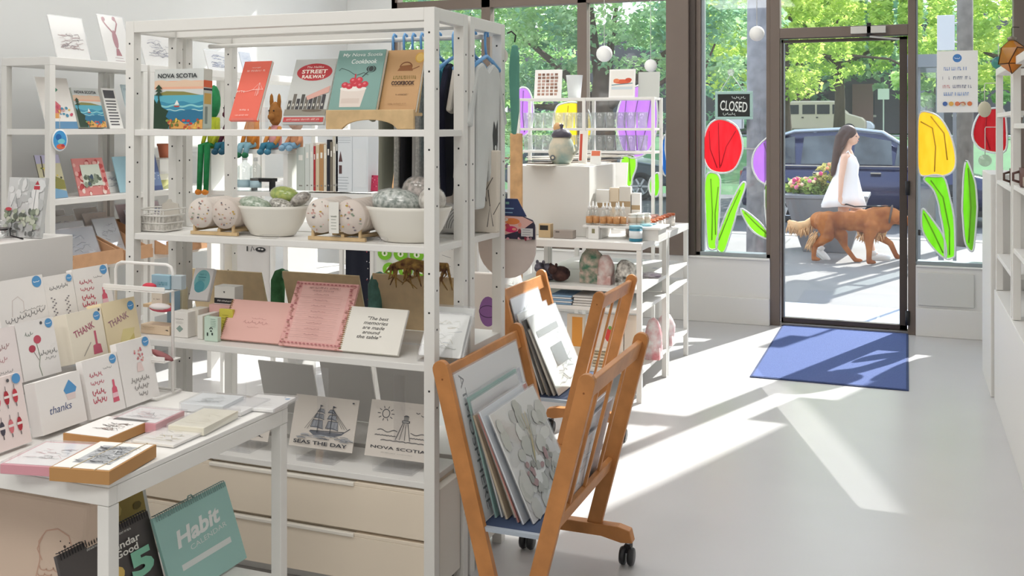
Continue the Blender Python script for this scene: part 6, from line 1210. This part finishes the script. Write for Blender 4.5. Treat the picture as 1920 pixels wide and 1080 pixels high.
RP = [(-1.140, 2.80, 3.20, .36, 15, '#7fb0a6', 'teal backed print next to the atmosphere poster', ['#5a9a94', '#cfdad6', '#8fb5b0']), (-1.124, 2.81, 3.19, .35, 17, '#e3e6e6', 'pale sleeved print behind the cream mats in the near rack', ['#c9cfd3', '#aab3b8']), (-1.104, 2.80, 3.16, .315, 20, '#cbb896', 'tan mat board edge on in the near rack', ['#a9946a', '#8d7a54']), (-1.084, 2.82, 3.17, .30, 22, '#d9c9a6', 'cream mat board beside the rust red print', ['#c3b18a']),
      (-1.064, 2.79, 3.19, .33, 23, '#b5533a', 'rust red sleeved print in the near rack', ['#d98a5a', '#8a3324']), (-1.045, 2.78, 3.13, .345, 24, '#dde4ea', 'pale lilac sleeved print next to the front floral one', ['#b9c3d3']), (-1.018, 2.795, 3.17, .335, 25, '#e3e5e1', 'front grey floral print with fine yellow stalks in the near rack', ['#b1b3ac', '#cfd0c9', '#8d908a', '#c9b98a'])]
for k, (x, y0, y1, h, ti, c, lab, cs) in enumerate(RP): rprint(x, y0, y1, RZt, h, ti, lab, (over(art_sketch(cs, 46, .12, .88, .08, .92)) if k < len(RP)-1 else (lambda a: (a.dots(['#d3d5d0', '#c6c8c2', '#dcdeda', '#bcbfb8'], 70, .06, .94, .06, .94, .05, .12), a.dots(['#9b9d97', '#b1b3ac', '#a98f8f'], 26, .2, .8, .15, .45, .02, .05), [a.line(c_, [(.42, .4), (.5+.02*q_, .62), (.45+.07*q_, .85)], .008) for q_, c_ in enumerate(('#a9ab9a', '#c9b98a', '#d3c48a', '#9b9d8f'))]))), c, seed=k+3, t=.006 if k in (2, 3) else .004)
for k, (x, y0, y1, h, c) in enumerate(((-.985, 2.82, 3.22, .30, '#dfe3ea'), (-.972, 2.90, 3.26, .27, '#c6cdd9'), (-.960, 2.80, 3.10, .22, '#eceef0'))):
    card('art_print', ('pale blue print leaning on the outer slats of the near rack', 'slate blue print behind the outer slats of the near rack', 'small white print low behind the outer slats')[k], 'print', x, (y0+y1)/2, RZt, y1-y0, h, .004, R(90), R(-13), c, art_sketch(['#9aa5b8', '#b9c1cd', '#e6e8ec'], 20, .1, .9), seed=k, sleeve=True)
for k in range(9):
    x = -1.55+.018*k; ti = 14+1.3*k; y0 = 4.15+.012*(k % 3); w = (.40, .34, .36, .30, .38, .33, .36, .34, .38)[k]; c = ('#e3e6e6', '#cbb896', '#dfe3ea', '#8a6a4a', '#e9ebe8', '#c9b28a', '#3a3634', '#d9d2c3', '#e3e8e4')[k]
    rprint(x, y0, y0+w, RZt, (.40, .36, .42, .33, .36, .31, .34, .30, .36)[k], ti, ('tall clear sleeved print', 'tan backed print', 'pale blue sleeved print', 'brown edged print', 'white sleeved print', 'straw mat board', 'black edged print', 'oat coloured mat board', 'front pale green print with a grey banner')[k]+' in the far rack', over(art_sketch(['#b5bbb8', '#8d9590', '#cfd4cf'], 30, .1, .85), (lambda a: (a.rect('#7d827e', .08, .72, .8, .80), a.rect('#5f6662', .3, .3, .7, .55))) if k == 8 else (lambda a: None)), c, seed=k+20)
rprint(-1.62, 4.22, 4.58, RZt+.005, .52, 15, 'large crumpled clear sleeve standing highest in the far rack', art_sketch(['#c3cbc8', '#dfe4e2', '#aab5b3'], 50, .1, .9), '#dfe4e2', seed=40)
# ---------------------------------------------------------------- goods on the white tables
rY, rz0 = 5.46, WT+.001
rx0, rx1 = XU(1092, 5.44), XU(1238, 5.44)
t = empty('bottle_riser', ((rx0+rx1)/2, 5.56, rz0), 'low white riser carrying the dropper bottles', 'riser'); hw = (rx1-rx0)/2
b = MB(); b.box(-hw, hw, -.12, .12, .062, .074, WHITE); b.build('top', t, None, .002)
for x in (-hw+.06, hw-.06): b = MB(); b.box(x-.045, x+.045, -.10, .10, 0, .062, M('#e6e4df', .5)); b.build('foot', t, None, .002)
ZB = rz0+.075
def proto(kind, T, label, cat, group):
    t = empty(kind, T, label, cat, group); return t
def dup(o, loc, label=None):
    c = copy_tree(o); c.location = loc
    if label: c['label'] = label
    return c
def bottle_proto(loc):
    t = proto('dropper_bottle', loc, 'clear dropper bottle with an orange label on the low white riser', 'bottle', 'dropper bottles on the riser'); r = .0185
    MB().lathe([(0, 0), (r, 0), (r, .058), (r*.9, .068), (r*.45, .082), (r*.42, .09)], JARG, 16).build('glass_body', t); MB().lathe([(r*1.02, .010), (r*1.02, .048)], M('#d9a06a', .6, var=.25, scale=60), 16).build('label_band', t)
    MB().lathe([(r*.5, .086), (r*.5, .104), (r*.3, .106), (r*.22, .125), (0, .13)], M('#e3e3e1', .35), 12).build('dropper_cap', t); return t
bp = bottle_proto((XU(1105, 5.47), 5.47, ZB))
for u, y in ((1118, 5.48), (1131, 5.47), (1144, 5.48), (1156, 5.47), (1168, 5.49), (1112, 5.53), (1138, 5.53), (1160, 5.54)): dup(bp, (XU(u, y), y, ZB))
def tin(loc, label, r, h, col, lid, cat='tin', grp=None, nm='candle_tin', band=None):
    t = proto(nm, loc, label, cat, grp); MB().lathe([(0, 0), (r*.97, 0), (r, .003), (r, h*.86)], M(col, .35), 18).build('body', t); MB().lathe([(r*1.02, h*.82), (r*1.02, h*.99), (r*.95, h), (0, h)], M(lid, .3, .3), 18).build('lid', t)
    if band: MB().lathe([(r*1.012, h*.2), (r*1.012, h*.68)], M(band, .6), 18).build('label_band', t)
    return t
c0 = tin((XU(1186, 5.52), 5.52, ZB), 'white candle tin with a pale label at the end of the riser', .024, .065, '#e4e1da', '#d9d6cf', 'candle', 'white candle tins on the riser', band='#c9b9a6')
for u, y in ((1200, 5.54), (1192, 5.60), (1212, 5.60)): dup(c0, (XU(u, y), y, ZB))
for k, (u0, u1, vt, c, y) in enumerate(((1118, 1142, 356, '#e9e6e0', 5.63), (1143, 1160, 352, '#e3d3bb', 5.64), (1161, 1182, 350, '#dad5cc', 5.63), (1184, 1200, 362, '#eeece8', 5.64))): carton(('white soap carton at the rear of the riser', 'tan soap carton at the rear of the riser', 'beige banded soap carton at the rear of the riser', 'bright white carton at the rear end of the riser')[k], u0, u1, vt, y, ZB, .04, c, lambda a: a.rect('#b39a78', 0, .45, 1, .6))
tt = tin((XU(1192, 5.41), 5.41, rz0), 'teal blue glass candle standing foremost on the white table', .036, .085, '#2f7f99', '#7fb5c6', 'candle', None, 'glass_candle', '#e3e8ea')
tin((XU(1212, 5.52), 5.52, rz0), 'second teal blue candle just behind the foremost one', .034, .085, '#3a8aa0', '#8fc0cc', 'candle', None, 'glass_candle', '#e3e8ea'); tin((XU(1221, 5.62), 5.62, rz0), 'dark teal candle furthest back behind the other two', .03, .08, '#3f6f86', '#7fa9ba', 'candle', None, 'glass_candle', '#dfe5e8')
j0 = tin((-1.395, 5.66, rz0), 'small clear jar with a copper lid along the table edge', .025, .080, '#b9b4ae', '#b5603a', 'jar', 'copper lidded jars along the table edge', 'candle_jar', '#dcd6cf')
for k in range(8): dup(j0, (-1.395+.004*(k % 2), 5.735+.085*k+(.02 if k > 2 else 0), rz0))
j1 = tin((-1.470, 5.62, rz0), 'small jar with a pink lid in the second row of the table edge', .023, .078, '#c3b5ad', '#c99a90', 'jar', 'pink lidded jars in the second row', 'candle_jar', '#e6d9d3')
for k in range(7): dup(j1, (-1.470+.004*(k % 2), 5.70+.09*k, rz0))
carton('small black and kraft tin at the near left of the white table', 1010, 1032, 420, 5.40, rz0, .05, '#cdb38c', lambda a: a.rect('#2c2a28', .1, .55, .8, .9), 'tin_box', 'tin'); carton('long taupe box lying at the front of the white table', 1038, 1074, 432, 5.39, rz0, .06, '#a79c94', lambda a: a.rect('#6d6560', .1, .7, .3, .9)); carton('white name card holder under the riser front', 1103, 1122, 424, 5.42, rz0, .03, '#eceae6', lambda a: a.rect('#8f8a6a', .35, .45, .65, .8), 'price_holder', 'price holder')
# on the plinth: jar, magazines, small stands
pz = WT+.402
t = empty('cookie_jar', (XU(1051, 5.66), 5.68, pz), 'round cream stoneware jar painted with blue and brown marks on the plinth', 'jar')
jm = M('#d9cdb6', .35, var=1, scale=9, col2='#8fa6a0'); r = (XU(1075, 5.68)-XU(1027, 5.68))/2
MB().lathe([(r*.55, 0), (r*.85, .03), (r, .075), (r*.92, .12), (r*.70, .155), (r*.68, .165)], jm, 26).build('body', t)
MB().lathe([(r*.74, .163), (r*.76, .180), (r*.55, .205), (r*.16, .213), (r*.10, .222), (r*.18, .235), (0, .245)], M('#4f4a56', .3), 26).build('lid', t)
b = MB(); b.tube([(r*.96, -.005, .06), (r*1.2, -.005, .085), (r*1.05, -.005, .12)], .008, jm, 8); b.build('handle', t)
a = Art(r*2, .16, -r*.99, 2); a.circ('#5a6068', .32, .28, .1); a.circ('#d9cdb6', .32, .28, .05); a.done(t, 'painted_ring')
for k in range(5): o = flat('magazine', ('lowest magazine of the stack on the plinth', 'second magazine up in the stack on the plinth', 'dark covered magazine in the middle of the plinth stack', 'cream magazine near the top of the plinth stack', 'topmost magazine of the stack on the plinth')[k], 'magazine', (987, 309-k*4), (1027, 310-k*4), (992, 300-k*4), pz+.0065*k, .006, ('#d9d4c9', '#6d5f52', '#3f3c3a', '#e6dfd0', '#efece6')[k])
lean('recipe_card', 'little red and white card stand behind the cookie jar', 'card', 1084, 1100, 245, 5.85, pz+.001, 8, .004, body='#efe9e4', art=lambda a: a.rect('#c9503f', .1, .1, .4, .9)); lean('recipe_card', 'small pale card stand near the plinth edge', 'card', 1106, 1126, 282, 5.80, pz+.001, 12, .004, body='#f0efec', art=lambda a: a.rect('#e27a5a', .1, .6, .9, .95))
t = empty('wooden_bird', (XU(1046, 5.82), 5.82, pz+.19), 'round pale wooden bird ornament perched on a stand behind the jar lid', 'ornament'); MB().ball((0, 0, .03), (.03, .025, .032), PINE, 12).build('body', t); MB().tube([(0, 0, -.19), (0, 0, .0)], .006, PINE, 8).build('peg', t)
# glasses on the white rack by the window
def glass_proto(loc):
    t = proto('drinking_glass', loc, 'clear drinking glass on the white window rack', 'glass', 'drinking glasses on the window rack'); MB().lathe([(0, .004), (.028, .004), (.028, 0), (.032, 0), (.038, .11), (.036, .11), (.030, .008)], JARG, 16).build('tumbler', t); return t
g0 = glass_proto((gx0+.06, gy-.07, gz[1]+.001)); 
for lev in (1, 2):
    for i in range(13):
        x = gx0+.06+i*.077
        if (lev == 1 and i == 0) or x > gx1-.03: continue
        dup(g0, (x, gy-.07+.01*(i % 2), gz[lev]+.001))
def art_bpat(a):
    for r in range(7):
        for c in range(5): a.rect(a.rnd.choice(['#8d6a5a', '#a9806c', '#7d5a4a', '#b9968a']), .12+.155*c, .10+.115*r, .12+.155*c+a.rnd.uniform(.09, .13), .10+.115*r+.08)
def art_lob(a): a.rect('#e9e6e0', .06, .06, .94, .94); a.oval('#d9603f', .5, .56, .34, .08, 14); a.oval('#e2845a', .28, .60, .12, .07, 10); a.oval('#c94f35', .74, .62, .13, .07, 10); a.line('#4a7a86', [(.1, .44), (.9, .50)], .03); a.rect('#c9d3d9', .1, .28, .9, .38)
lean('art_print', 'print of brown brick pattern standing on the window rack', 'print', 1001, 1052, 131, 7.0, gz[0]+.001, 8, .006, body='#f1efec', art=art_bpat, seed=3); lean('art_print', 'orange crustacean print standing on the window rack', 'print', 1141, 1190, 130, 6.98, gz[0]+.001, 8, .006, body='#f3f1ee', art=art_lob); lean('display_board', 'pale grey blank board beside the orange crustacean print', 'board', 1196, 1236, 135, 7.02, gz[0]+.001, 6, .006, body='#c9cbc6')
o = MB().lathe([(.045, 0), (.06, .16), (.062, .165), (.05, .162), (.04, .01)], M('#e6eaec', .4), 20).build('white_pot', None, Matrix.Translation((XU(1077, 7.0), 7.0, gz[0]+.001))); tag(o, 'tall tapering white pot between the two prints on the window rack', 'pot')
lean('cloth_banner', 'white blank card standing at the right edge of the plinth', 'card', 1135, 1172, 305, 6.2, WT+.001, 10, .01, body='#f2f1ef')
# lower shelves
def stack(label, u0, u1, v0, v1, Y, cols, n, d=.2, nm='folded_cloth', z=None):
    x0, x1 = XU(u0, Y), XU(u1, Y); zb = z if z is not None else ony(u0, v1, Y).z; zt = ony(u0, v0, Y).z; h = (zt-zb)/n
    for k in range(n):
        o = MB().box(-(x1-x0)/2, (x1-x0)/2, 0, d, 0, h*.86, M(cols[k % len(cols)], .9, var=.1, scale=20)).build(nm, None, Matrix.Translation(((x0+x1)/2+.003*((k*7) % 3-1), Y, zb+h*k)), min(.008, h*.4)); tag(o, label % ('lowest', 'second lowest', 'third', 'fourth', 'fifth', 'sixth')[min(k, 5)] if k < n-1 else label % 'topmost', 'folded cloth')
stack('%s blue striped napkin of the pile under the white table', 1030, 1072, 552, 578, 5.335, ['#8fb0cf', '#e6e9ec'], 5, z=.501); stack('%s white folded towel of the pile beside the blue napkins', 1074, 1112, 553, 579, 5.335, ['#e9e7e3', '#cfccc8'], 4, z=.501)
def plush(label, u, Y, z, r, col, col2, nm='plush_animal'):
    t = empty(nm, (XU(u, Y), Y, z), label, 'soft toy'); m = M(col, .95, var=1, scale=22, col2=col2, bump=.5)
    MB().ball((0, 0, r*.8), (r*1.1, r, r*.8), m, 14).build('body', t); MB().ball((-r*.5, -r*.7, r*1.25), (r*.55, r*.5, r*.5), m, 12).build('head', t)
    for s in (-.8, -.2): q = MB(); q.ball((r*s, -r*.6, r*1.75), (r*.16, r*.1, r*.2), m, 8); q.build('ear', t)
plush('grey striped plush animal under the white table top', 1027, 5.45, .611, .062, '#8d8a99', '#2f2c36'); plush('dark brown plush animal lying beside the grey striped one', 1050, 5.45, .611, .055, '#2a1f22', '#5a3f3a')
def softbag(label, u0, u1, vt, Y, z, m, nm='fabric_bag', d=.12):
    x0, x1 = XU(u0, Y), XU(u1, Y); w = (x1-x0)/2; h = ony((u0+u1)/2, vt, Y).z-z
    b = MB(); b.ball((0, 0, h*.5), (w, d/2, h*.5), m, 14); b.box(-w*.8, w*.8, -d*.35, d*.35, 0, h*.3, m); o = b.build(nm, None, Matrix.Translation(((x0+x1)/2, Y+d/2, z))); s = o.modifiers.new('d', 'DISPLACE'); tx = bpy.data.textures.new('folds', 'CLOUDS'); tx.noise_scale = .05; s.texture = tx; s.strength = .025; tag(o, label, 'bag')
softbag('pink and green leaf patterned cloth bag under the white table', 1080, 1128, 466, 5.42, .611, pattern('#d9c3b6', '#4f7f68', 22)); softbag('white and pink cloth bag slumped against the leaf patterned one', 1115, 1146, 480, 5.40, .611, pattern('#e6dcd8', '#c99a94', 18)); softbag('black and white speckled pouch under the white table', 1148, 1188, 490, 5.40, .611, pattern('#e6e3dc', '#4a4640', 34)); softbag('crinkled white and purple bag on the end shelf', 1196, 1236, 515, 5.75, .611, pattern('#eceaec', '#b9a9b9', 26)); softbag('silvery crinkled bag at the far end of the shelf', 1214, 1250, 530, 6.1, .611, pattern('#f0f0f0', '#c3c6cc', 26))
def art_tote(c): return lambda a: (a.oval(c, .5, .6, .2, .14, 14), a.oval('#7fae5a', .5, .74, .07, .04, 8), a.lines('#8d8a84', .25, .75, .2, .35, 3, .012))
lean('tote_bag', 'cream tote with an orange panel under the white table', 'bag', 1062, 1094, 590, 5.37, .171, 3, .03, body='#e9dcc8', art=lambda a: a.rect('#e8a04a', .3, .35, .9, .95)); lean('tote_bag', 'cream tote with a red watermelon print behind the far rack', 'bag', 1118, 1168, 590, 5.37, .171, 3, .03, body='#ebe1d6', art=art_tote('#dd4a45')); lean('tote_bag', 'plain pale tote bag beside the watermelon one', 'bag', 1170, 1196, 592, 5.37, .171, 3, .03, body='#e0d4c6')
stack('%s cream paperback of the pile on the lowest table shelf', 1110, 1158, 652, 700, 5.34, ['#d9cdb6', '#c3b395', '#e6dfd0'], 6, .15, 'paperback', z=.171)
softbag('white plastic bag with red marks on the lowest shelf end', 1205, 1238, 600, 5.6, .171, pattern('#f1efee', '#d98a90', 14)); softbag('clear bag with red print hanging low by the table leg', 1228, 1262, 590, 6.0, .171, pattern('#f3f1f0', '#dcb0b4', 12))
# ---------------------------------------------------------------- wall shelf goods at the far side
def wlean(label, u0, u1, vt, z, art, body='#efeeea', X=-4.10, tilt=17, seed=0, nm='art_card', cat='card', t=.005, sleeve=False): return leanx(nm, label, cat, u0, u1, vt, X, z, tilt, t, body=body, art=art, seed=seed, sleeve=sleeve)
TPZ = 1.843
RSK = art_sketch(['#a98a8a', '#8d7a7a', '#c3b1ae', '#7d7076'], 34, .25, .6)
wlean('sleeved print of a harbour village on top of the wall shelf', 108, 170, 33, TPZ, RSK, seed=1, sleeve=True, nm='art_print', cat='print')
def art_lobster(a): a.oval('#b0707c', .5, .5, .10, .2, 14); a.line('#a9606c', [(.45, .65), (.25, .8), (.15, .9)], .05); a.line('#a9606c', [(.55, .65), (.7, .85), (.65, .95)], .05); a.oval('#b0707c', .2, .92, .07, .05, 8); a.oval('#b0707c', .62, .95, .07, .05, 8); a.poly('#a9606c', [(.45, .3), (.55, .3), (.62, .15), (.4, .15)]); a.lines('#a98a90', .3, .7, .04, .1, 2, .01)
wlean('sleeved lobster print on top of the wall shelf', 203, 250, 31, TPZ, art_lobster, sleeve=True, nm='art_print', cat='print'); GSK = art_sketch(['#b5b5bd', '#9a9aa5', '#d3d3d8'], 30, .3, .75)
wlean('faint grey sailing print on top of the wall shelf', 274, 335, 62, TPZ, GSK, seed=3, sleeve=True, nm='art_print', cat='print'); wlean('blue grey sketch print on top of the wall shelf past the rear posts', 392, 436, 96, TPZ, art_sketch(['#8d93ad', '#b5b9cc', '#6d7390'], 36, .2, .8), seed=4, sleeve=True, nm='art_print', cat='print'); wlean('pale blue peaked print at the end of the wall shelf top', 458, 478, 98, TPZ, art_sketch(['#9ab0d3', '#c3d0e6'], 20, .2, .8), '#dfe6f0', seed=5, sleeve=True, nm='art_print', cat='print')
def art_beach(a): a.rect('#efeae4', 0, 0, 1, 1); a.rect('#5f8fb5', 0, 0, 1, .14); a.poly('#3f8a6a', [(.3, .75), (.5, .85), (.62, .76), (.5, .70)]); a.poly('#d9727a', [(.1, .42), (.35, .62), (.6, .45), (.55, .3), (.15, .3)]); a.rect('#e2a25a', .1, .2, .5, .3); a.words('#c25a5a', .45, .36, .5, .06); a.dots(['#c9506a', '#4a8fae', '#e6c35a'], 16, .1, .9, .15, .45, .02, .05)
wlean('colourful harbour card with a green hat shape on the first wall shelf', 88, 147, 146, S1, art_beach, seed=2)
wlean('small coastal painting puzzle on the first wall shelf', 150, 200, 168, S1, art_seascape, '#c9cfc6', nm='jigsaw_box', cat='puzzle box', t=.03); wlean('black and white newspaper style card on the first wall shelf', 207, 232, 166, S1, lambda a: (a.rect('#5a5a5e', .1, .75, .9, .95), a.lines('#55555a', .1, .9, .1, .68, 9, .03)), seed=4); wlean('pale blue map card on the first wall shelf behind the front post', 246, 284, 160, S1, lambda a: (a.rect('#d3e4ea', 0, 0, 1, 1), a.words('#4a86a0', .3, .88, .4, .06), a.dots(['#6f8f9f', '#8fb5c3'], 14, .2, .9, .05, .6, .02, .07)), '#d3e4ea')
def art_shore(a): a.rect('#c9c3a2', 0, 0, 1, 1); a.rect('#b9b5cf', 0, .8, 1, 1); a.line('#4a4238', [(.2, .5), (.25, .98)], .05); a.poly('#8d8a4a', [(0, .3), (.5, .55), (1, .4), (1, .2), (0, .2)]); a.poly('#7fa9c9', [(0, 0), (1, 0), (1, .15), (.4, .25), (0, .2)]); a.oval('#f0ece6', .3, .28, .14, .06, 12); a.dots(['#6b7a3a', '#4a4a3a', '#d9c35a'], 14, .1, .9, .3, .75, .03, .07)
def art_floral(a): a.rect('#d98a86', 0, 0, 1, 1); a.dots(['#c2504f', '#e6b0a8', '#b03f48', '#efd9d0'], 60, .02, .98, .02, .98, .04, .08); a.rect('#d9e0d2', .2, .25, .82, .82); a.dots(['#5f6a5a', '#8f9a86', '#4a5a6d'], 20, .25, .78, .28, .5, .04, .08)
wlean('framed shore painting card on the second wall shelf behind the post', 83, 128, 291, S2, art_shore, '#55524c', seed=6); wlean('red floral bordered card on the second wall shelf', 150, 207, 297, S2, art_floral, '#d98a86', seed=7); wlean('white card with small grey figures on the second wall shelf', 200, 236, 322, S2, GSK, seed=8, X=-4.16); wlean('plain pale blue card on the second wall shelf at the front post', 226, 260, 294, S2, None, '#a9d0de', X=-4.12)
def art_navy(a): a.rect('#5a6a9a', 0, 0, 1, 1); a.rect('#d9c35a', .15, .74, .85, .90); a.rect('#7f93bd', .0, .12, 1, .5); a.dots(['#c9d3e6'], 10, .1, .9, .3, .5, .02, .05)
wlean('navy card with a yellow heading on a black easel', 276, 306, 290, S2, art_navy, '#3f4a72', seed=3); wlean('little landscape card propped beside the navy card', 306, 334, 326, S2, over(lambda a: (a.rect('#a9a86a', 0, 0, 1, .6), a.rect('#d9d6c3', 0, .6, 1, 1), a.poly('#6d6f3a', [(0, .1), (.6, .4), (1, .2), (1, 0), (0, 0)]))), X=-4.12); wlean('pale lilac card standing above the little landscape card', 303, 332, 296, S2, lambda a: a.line('#b5a3d0', [(.2, .6), (.5, .8), (.8, .65)], .03), '#f0eee2', X=-4.2)
y_ = YU(309, -4.2); t = tag(MB().lathe([(.03, 0), (.042, .07), (.046, .072), (.046, .085), (.036, .085), (.03, .01)], M('#cf7a5c', .7), 18).build('plant_pot', None, Matrix.Translation((-4.2, y_, 1.30))), 'small terracotta pot on a white block at the wall shelf', 'pot'); tag(MB().box(-.06, .06, -.09, .12, 0, .178, WHITE).build('riser', None, Matrix.Translation((-4.22, y_, S2+.001)), .002), 'white block under the small terracotta pot', 'riser')
# wooden boxes of sleeved prints on the third wall shelf
def printbox(y0, y1, label, tints, labs):
    x0, x1, z = -4.34, -3.96, S3+.001; t = empty('print_box', ((x0+x1)/2, (y0+y1)/2, z), label, 'box'); hx, hy = (x1-x0)/2, (y1-y0)/2; K = M('#d0a27c', .8, var=.1, scale=20); th = .006
    for y in (-hy, hy-th): MB().prism([(-hx, 0), (hx, 0), (hx, .05), (-hx, .19)], y, y+th, K).build('side', t)
    MB().box(hx-th, hx, -hy+th, hy-th, 0, .075, K).build('front', t); MB().box(-hx, -hx+th, -hy+th, hy-th, 0, .19, K).build('back', t); MB().box(-hx+th, hx-th, -hy+th, hy-th, 0, .005, K).build('base', t)
    for k, (c, lab) in enumerate(zip(tints, labs)): card('art_print', lab, 'print', x0+.10+.055*k, (y0+y1)/2, z+.006, (y1-y0)*.86, .29-.03*k, .004, R(90), R(24), c, art_sketch(['#8d95a5', '#b5bdd0', '#6d7585', '#d3d8e0'], 26, .15, .85), sleeve=True, seed=k+int(y0*10))
printbox(4.0, 4.36, 'kraft box of sleeved prints at the near end of the third wall shelf', ('#f0efec', '#eae8e2', '#e3e6ea', '#b5bac3'), ('white print at the back of the first kraft box', 'cream print second from the back of the first kraft box', 'pale print third from the back of the first kraft box', 'grey floral print at the front of the first kraft box'))
printbox(4.39, 4.59, 'narrow kraft box of prints behind the front unit post', ('#efece6', '#e6dcd3', '#dbe3ea'), ('white print at the back of the narrow kraft box', 'print with a pink arch in the narrow kraft box', 'blue patterned print at the front of the narrow kraft box'))
printbox(4.70, 5.12, 'wide kraft box of prints in the middle wall shelf bay', ('#e9d3da', '#c9d6ea', '#d9c9e6', '#cfd3ef'), ('pink print at the back of the wide kraft box', 'blue print second in the wide kraft box', 'lilac print third in the wide kraft box', 'violet blue print at the front of the wide kraft box'))
# enamel suncatcher hung on the near wall shelf post
p = onx(112, 263, -4.015); t = empty('suncatcher', p, 'oval suncatcher painted in blue and coral hanging on the wall shelf post', 'ornament'); T = Matrix.Rotation(R(60), 4, 'Z')
b = MB(); b.lathe([(0, -.004), (.036, -.004), (.038, 0), (.036, .004), (0, .004)], M('#eef0f0', .3), 24, T @ Matrix.Rotation(R(90), 4, 'X') @ Matrix.Scale(1.5, 4, (0, 1, 0))); b.build('rim', t)
a = Art(.07, .108, -.0045, 3); a.oval('#4a9fd9', .5, .5, .46, .46, 24); a.oval('#2f6fb5', .4, .65, .2, .15, 14); a.oval('#7fd0d9', .6, .45, .25, .12, 14); a.oval('#e2704a', .55, .2, .3, .13, 14); a.oval('#c23f4a', .7, .25, .12, .07, 10); a.done(t, 'painted_face', T @ Matrix.Translation((0, 0, -.054))); MB().tube([(0, 0, .055), (0, -.002, .13)], .0015, M('#d9d6d0', .5), 5).build('cord', t)
# ---------------------------------------------------------------- right-hand wall shelves
AMB = glass_mat('amber_glass', (.86, .45, .10), .12, .08, .35, (.80, .38, .06))
p = onx(1897, 105, .44); t = empty('geometric_lantern', p, 'orange faceted glass lantern hanging from the wall shelf post', 'lantern')
bm = bmesh.new(); bmesh.ops.create_icosphere(bm, subdivisions=1, radius=.072); vs = [(v.co.x*.85, v.co.y*.85, v.co.z*1.1) for v in bm.verts]; fs = [tuple(v.index for v in f.verts) for f in bm.faces]; es = [(e.verts[0].index, e.verts[1].index) for e in bm.edges]; bm.free()
es = [e for k, e in enumerate(es) if k % 2 == 0]; b = MB(); b.add(vs, fs, AMB); b.build('glass_panels', t); b = MB()
for i, j in es: b.tube([vs[i], vs[j]], .0024, M('#4a2f1a', .5, .4), 5)
b.build('lead_lines', t); MB().lathe([(.016, .068), (.02, .082), (0, .09)], M('#8d8578', .4, .5), 12).build('cap', t); MB().tube([(0, 0, .088), (0, 0, .125), (.004, 0, .13), (.03, 0, .128)], .0018, BLACK, 5).build('hook', t)
def catcher(u, v, X, r, col, label, drop=.06, sz=1.):
    p = ony(u, v, X); t = empty('suncatcher', p, label, 'ornament'); MB().ball((0, 0, 0), (r, r*.5, r*sz), col, 14).build('glass', t); MB().tube([(0, 0, r*sz), (0, 0, r*sz+drop), (.004, 0, r*sz+drop+.008), (.462-p.x, 0, r*sz+drop+.008)], .0022, M('#dcd9d2', .4), 6).build('hook', t)
catcher(1872, 118, 6.08, .035, glass_mat('teal_glass', (.3, .6, .62), .1, .1, .4, (.15, .42, .45)), 'round teal glass suncatcher behind the orange lantern'); catcher(1846, 205, 6.08, .034, M('#c9c5ae', .5), 'leaf shaped grey green suncatcher over the red tulip', .09, 1.3); catcher(1847, 301, 6.09, .034, glass_mat('crystal', (.85, .88, .86), .3, .02, .25, (.55, .55, .5)), 'clear crystal ball suncatcher hanging before the red tulip', .14)
t = empty('flower_pot', (.60, 5.75, 1.561), 'coral striped pot of red flowers on the shelf by the window', 'pot'); MB().lathe([(.03, 0), (.045, .09), (.04, .09), (.028, .01)], M('#e2785a', .6, var=.3, scale=30), 18).build('pot', t)
b = MB(); rn = random.Random(9)
for k in range(9): b.ball((rn.uniform(-.03, .03), rn.uniform(-.03, .03), .105+rn.random()*.05), .016, M('#c8405a', .7), 8)
b.build('blooms', t)
def mug(x, y, z, col, label, r=.04, h=.085):
    t = empty('stoneware_mug', (x, y, z), label, 'mug'); m = M(col, .5, var=.12, scale=20); MB().lathe([(0, .004), (r*.9, 0), (r, .01), (r*1.02, h), (r*.92, h), (r*.88, .01)], m, 20).build('body', t); MB().tube([(-r*.95, 0, h*.8), (-r*1.6, 0, h*.7), (-r*1.6, 0, h*.35), (-r*.95, 0, h*.25)], .006, m, 8).build('handle', t); MB().box(-.012, .012, -r*1.03, -r*.99, h*.45, h*.62, BLACK).build('stamp', t)
mug(.52, 4.55, .931, '#d6cab4', 'cream stoneware mug with a dark stamp on the lower right shelf'); mug(.56, 4.80, .931, '#c9bba3', 'second stoneware mug deeper on the lower right shelf'); mug(.50, 5.40, 1.201, '#5a4238', 'dark brown mug on the middle right shelf'); mug(.50, 4.50, 1.221, '#b5a99a', 'taupe mug beside the white jars on the right shelf'); mug(.53, 4.72, 1.221, '#e0dcd3', 'white jar shaped mug on the right shelf'); mug(.50, 4.95, 1.221, '#6d4f48', 'reddish brown mug at the far end of the right shelf')
for k in range(4): card('picture_book', ('grey sketchbook', 'white picture book', 'silver picture book', 'black edged picture book')[k]+' leaning on the upper right shelf', 'book', .47, 4.48+.14*k, 1.501, .12, .20, .01, R(-90), R(16), ('#b9bcc0', '#e9e8e4', '#9fa3a8', '#4a4a4e')[k], art_sketch(['#8d9095', '#d3d5d8'], 10, .2, .8))
t = empty('amber_bottle', (.50, 3.20, .631), 'small amber bottle with a silver cap on the counter', 'bottle'); MB().lathe([(0, 0), (.02, 0), (.02, .045), (.009, .055), (.009, .065)], glass_mat('brown_glass', (.4, .18, .1), .1, .05, .3, (.2, .08, .05)), 16).build('glass_body', t); MB().lathe([(.011, .062), (.011, .08), (0, .08)], CHROME, 12).build('cap', t); MB().lathe([(.0205, .010), (.0205, .035)], M('#d9cdbc', .6), 16).build('label_band', t)
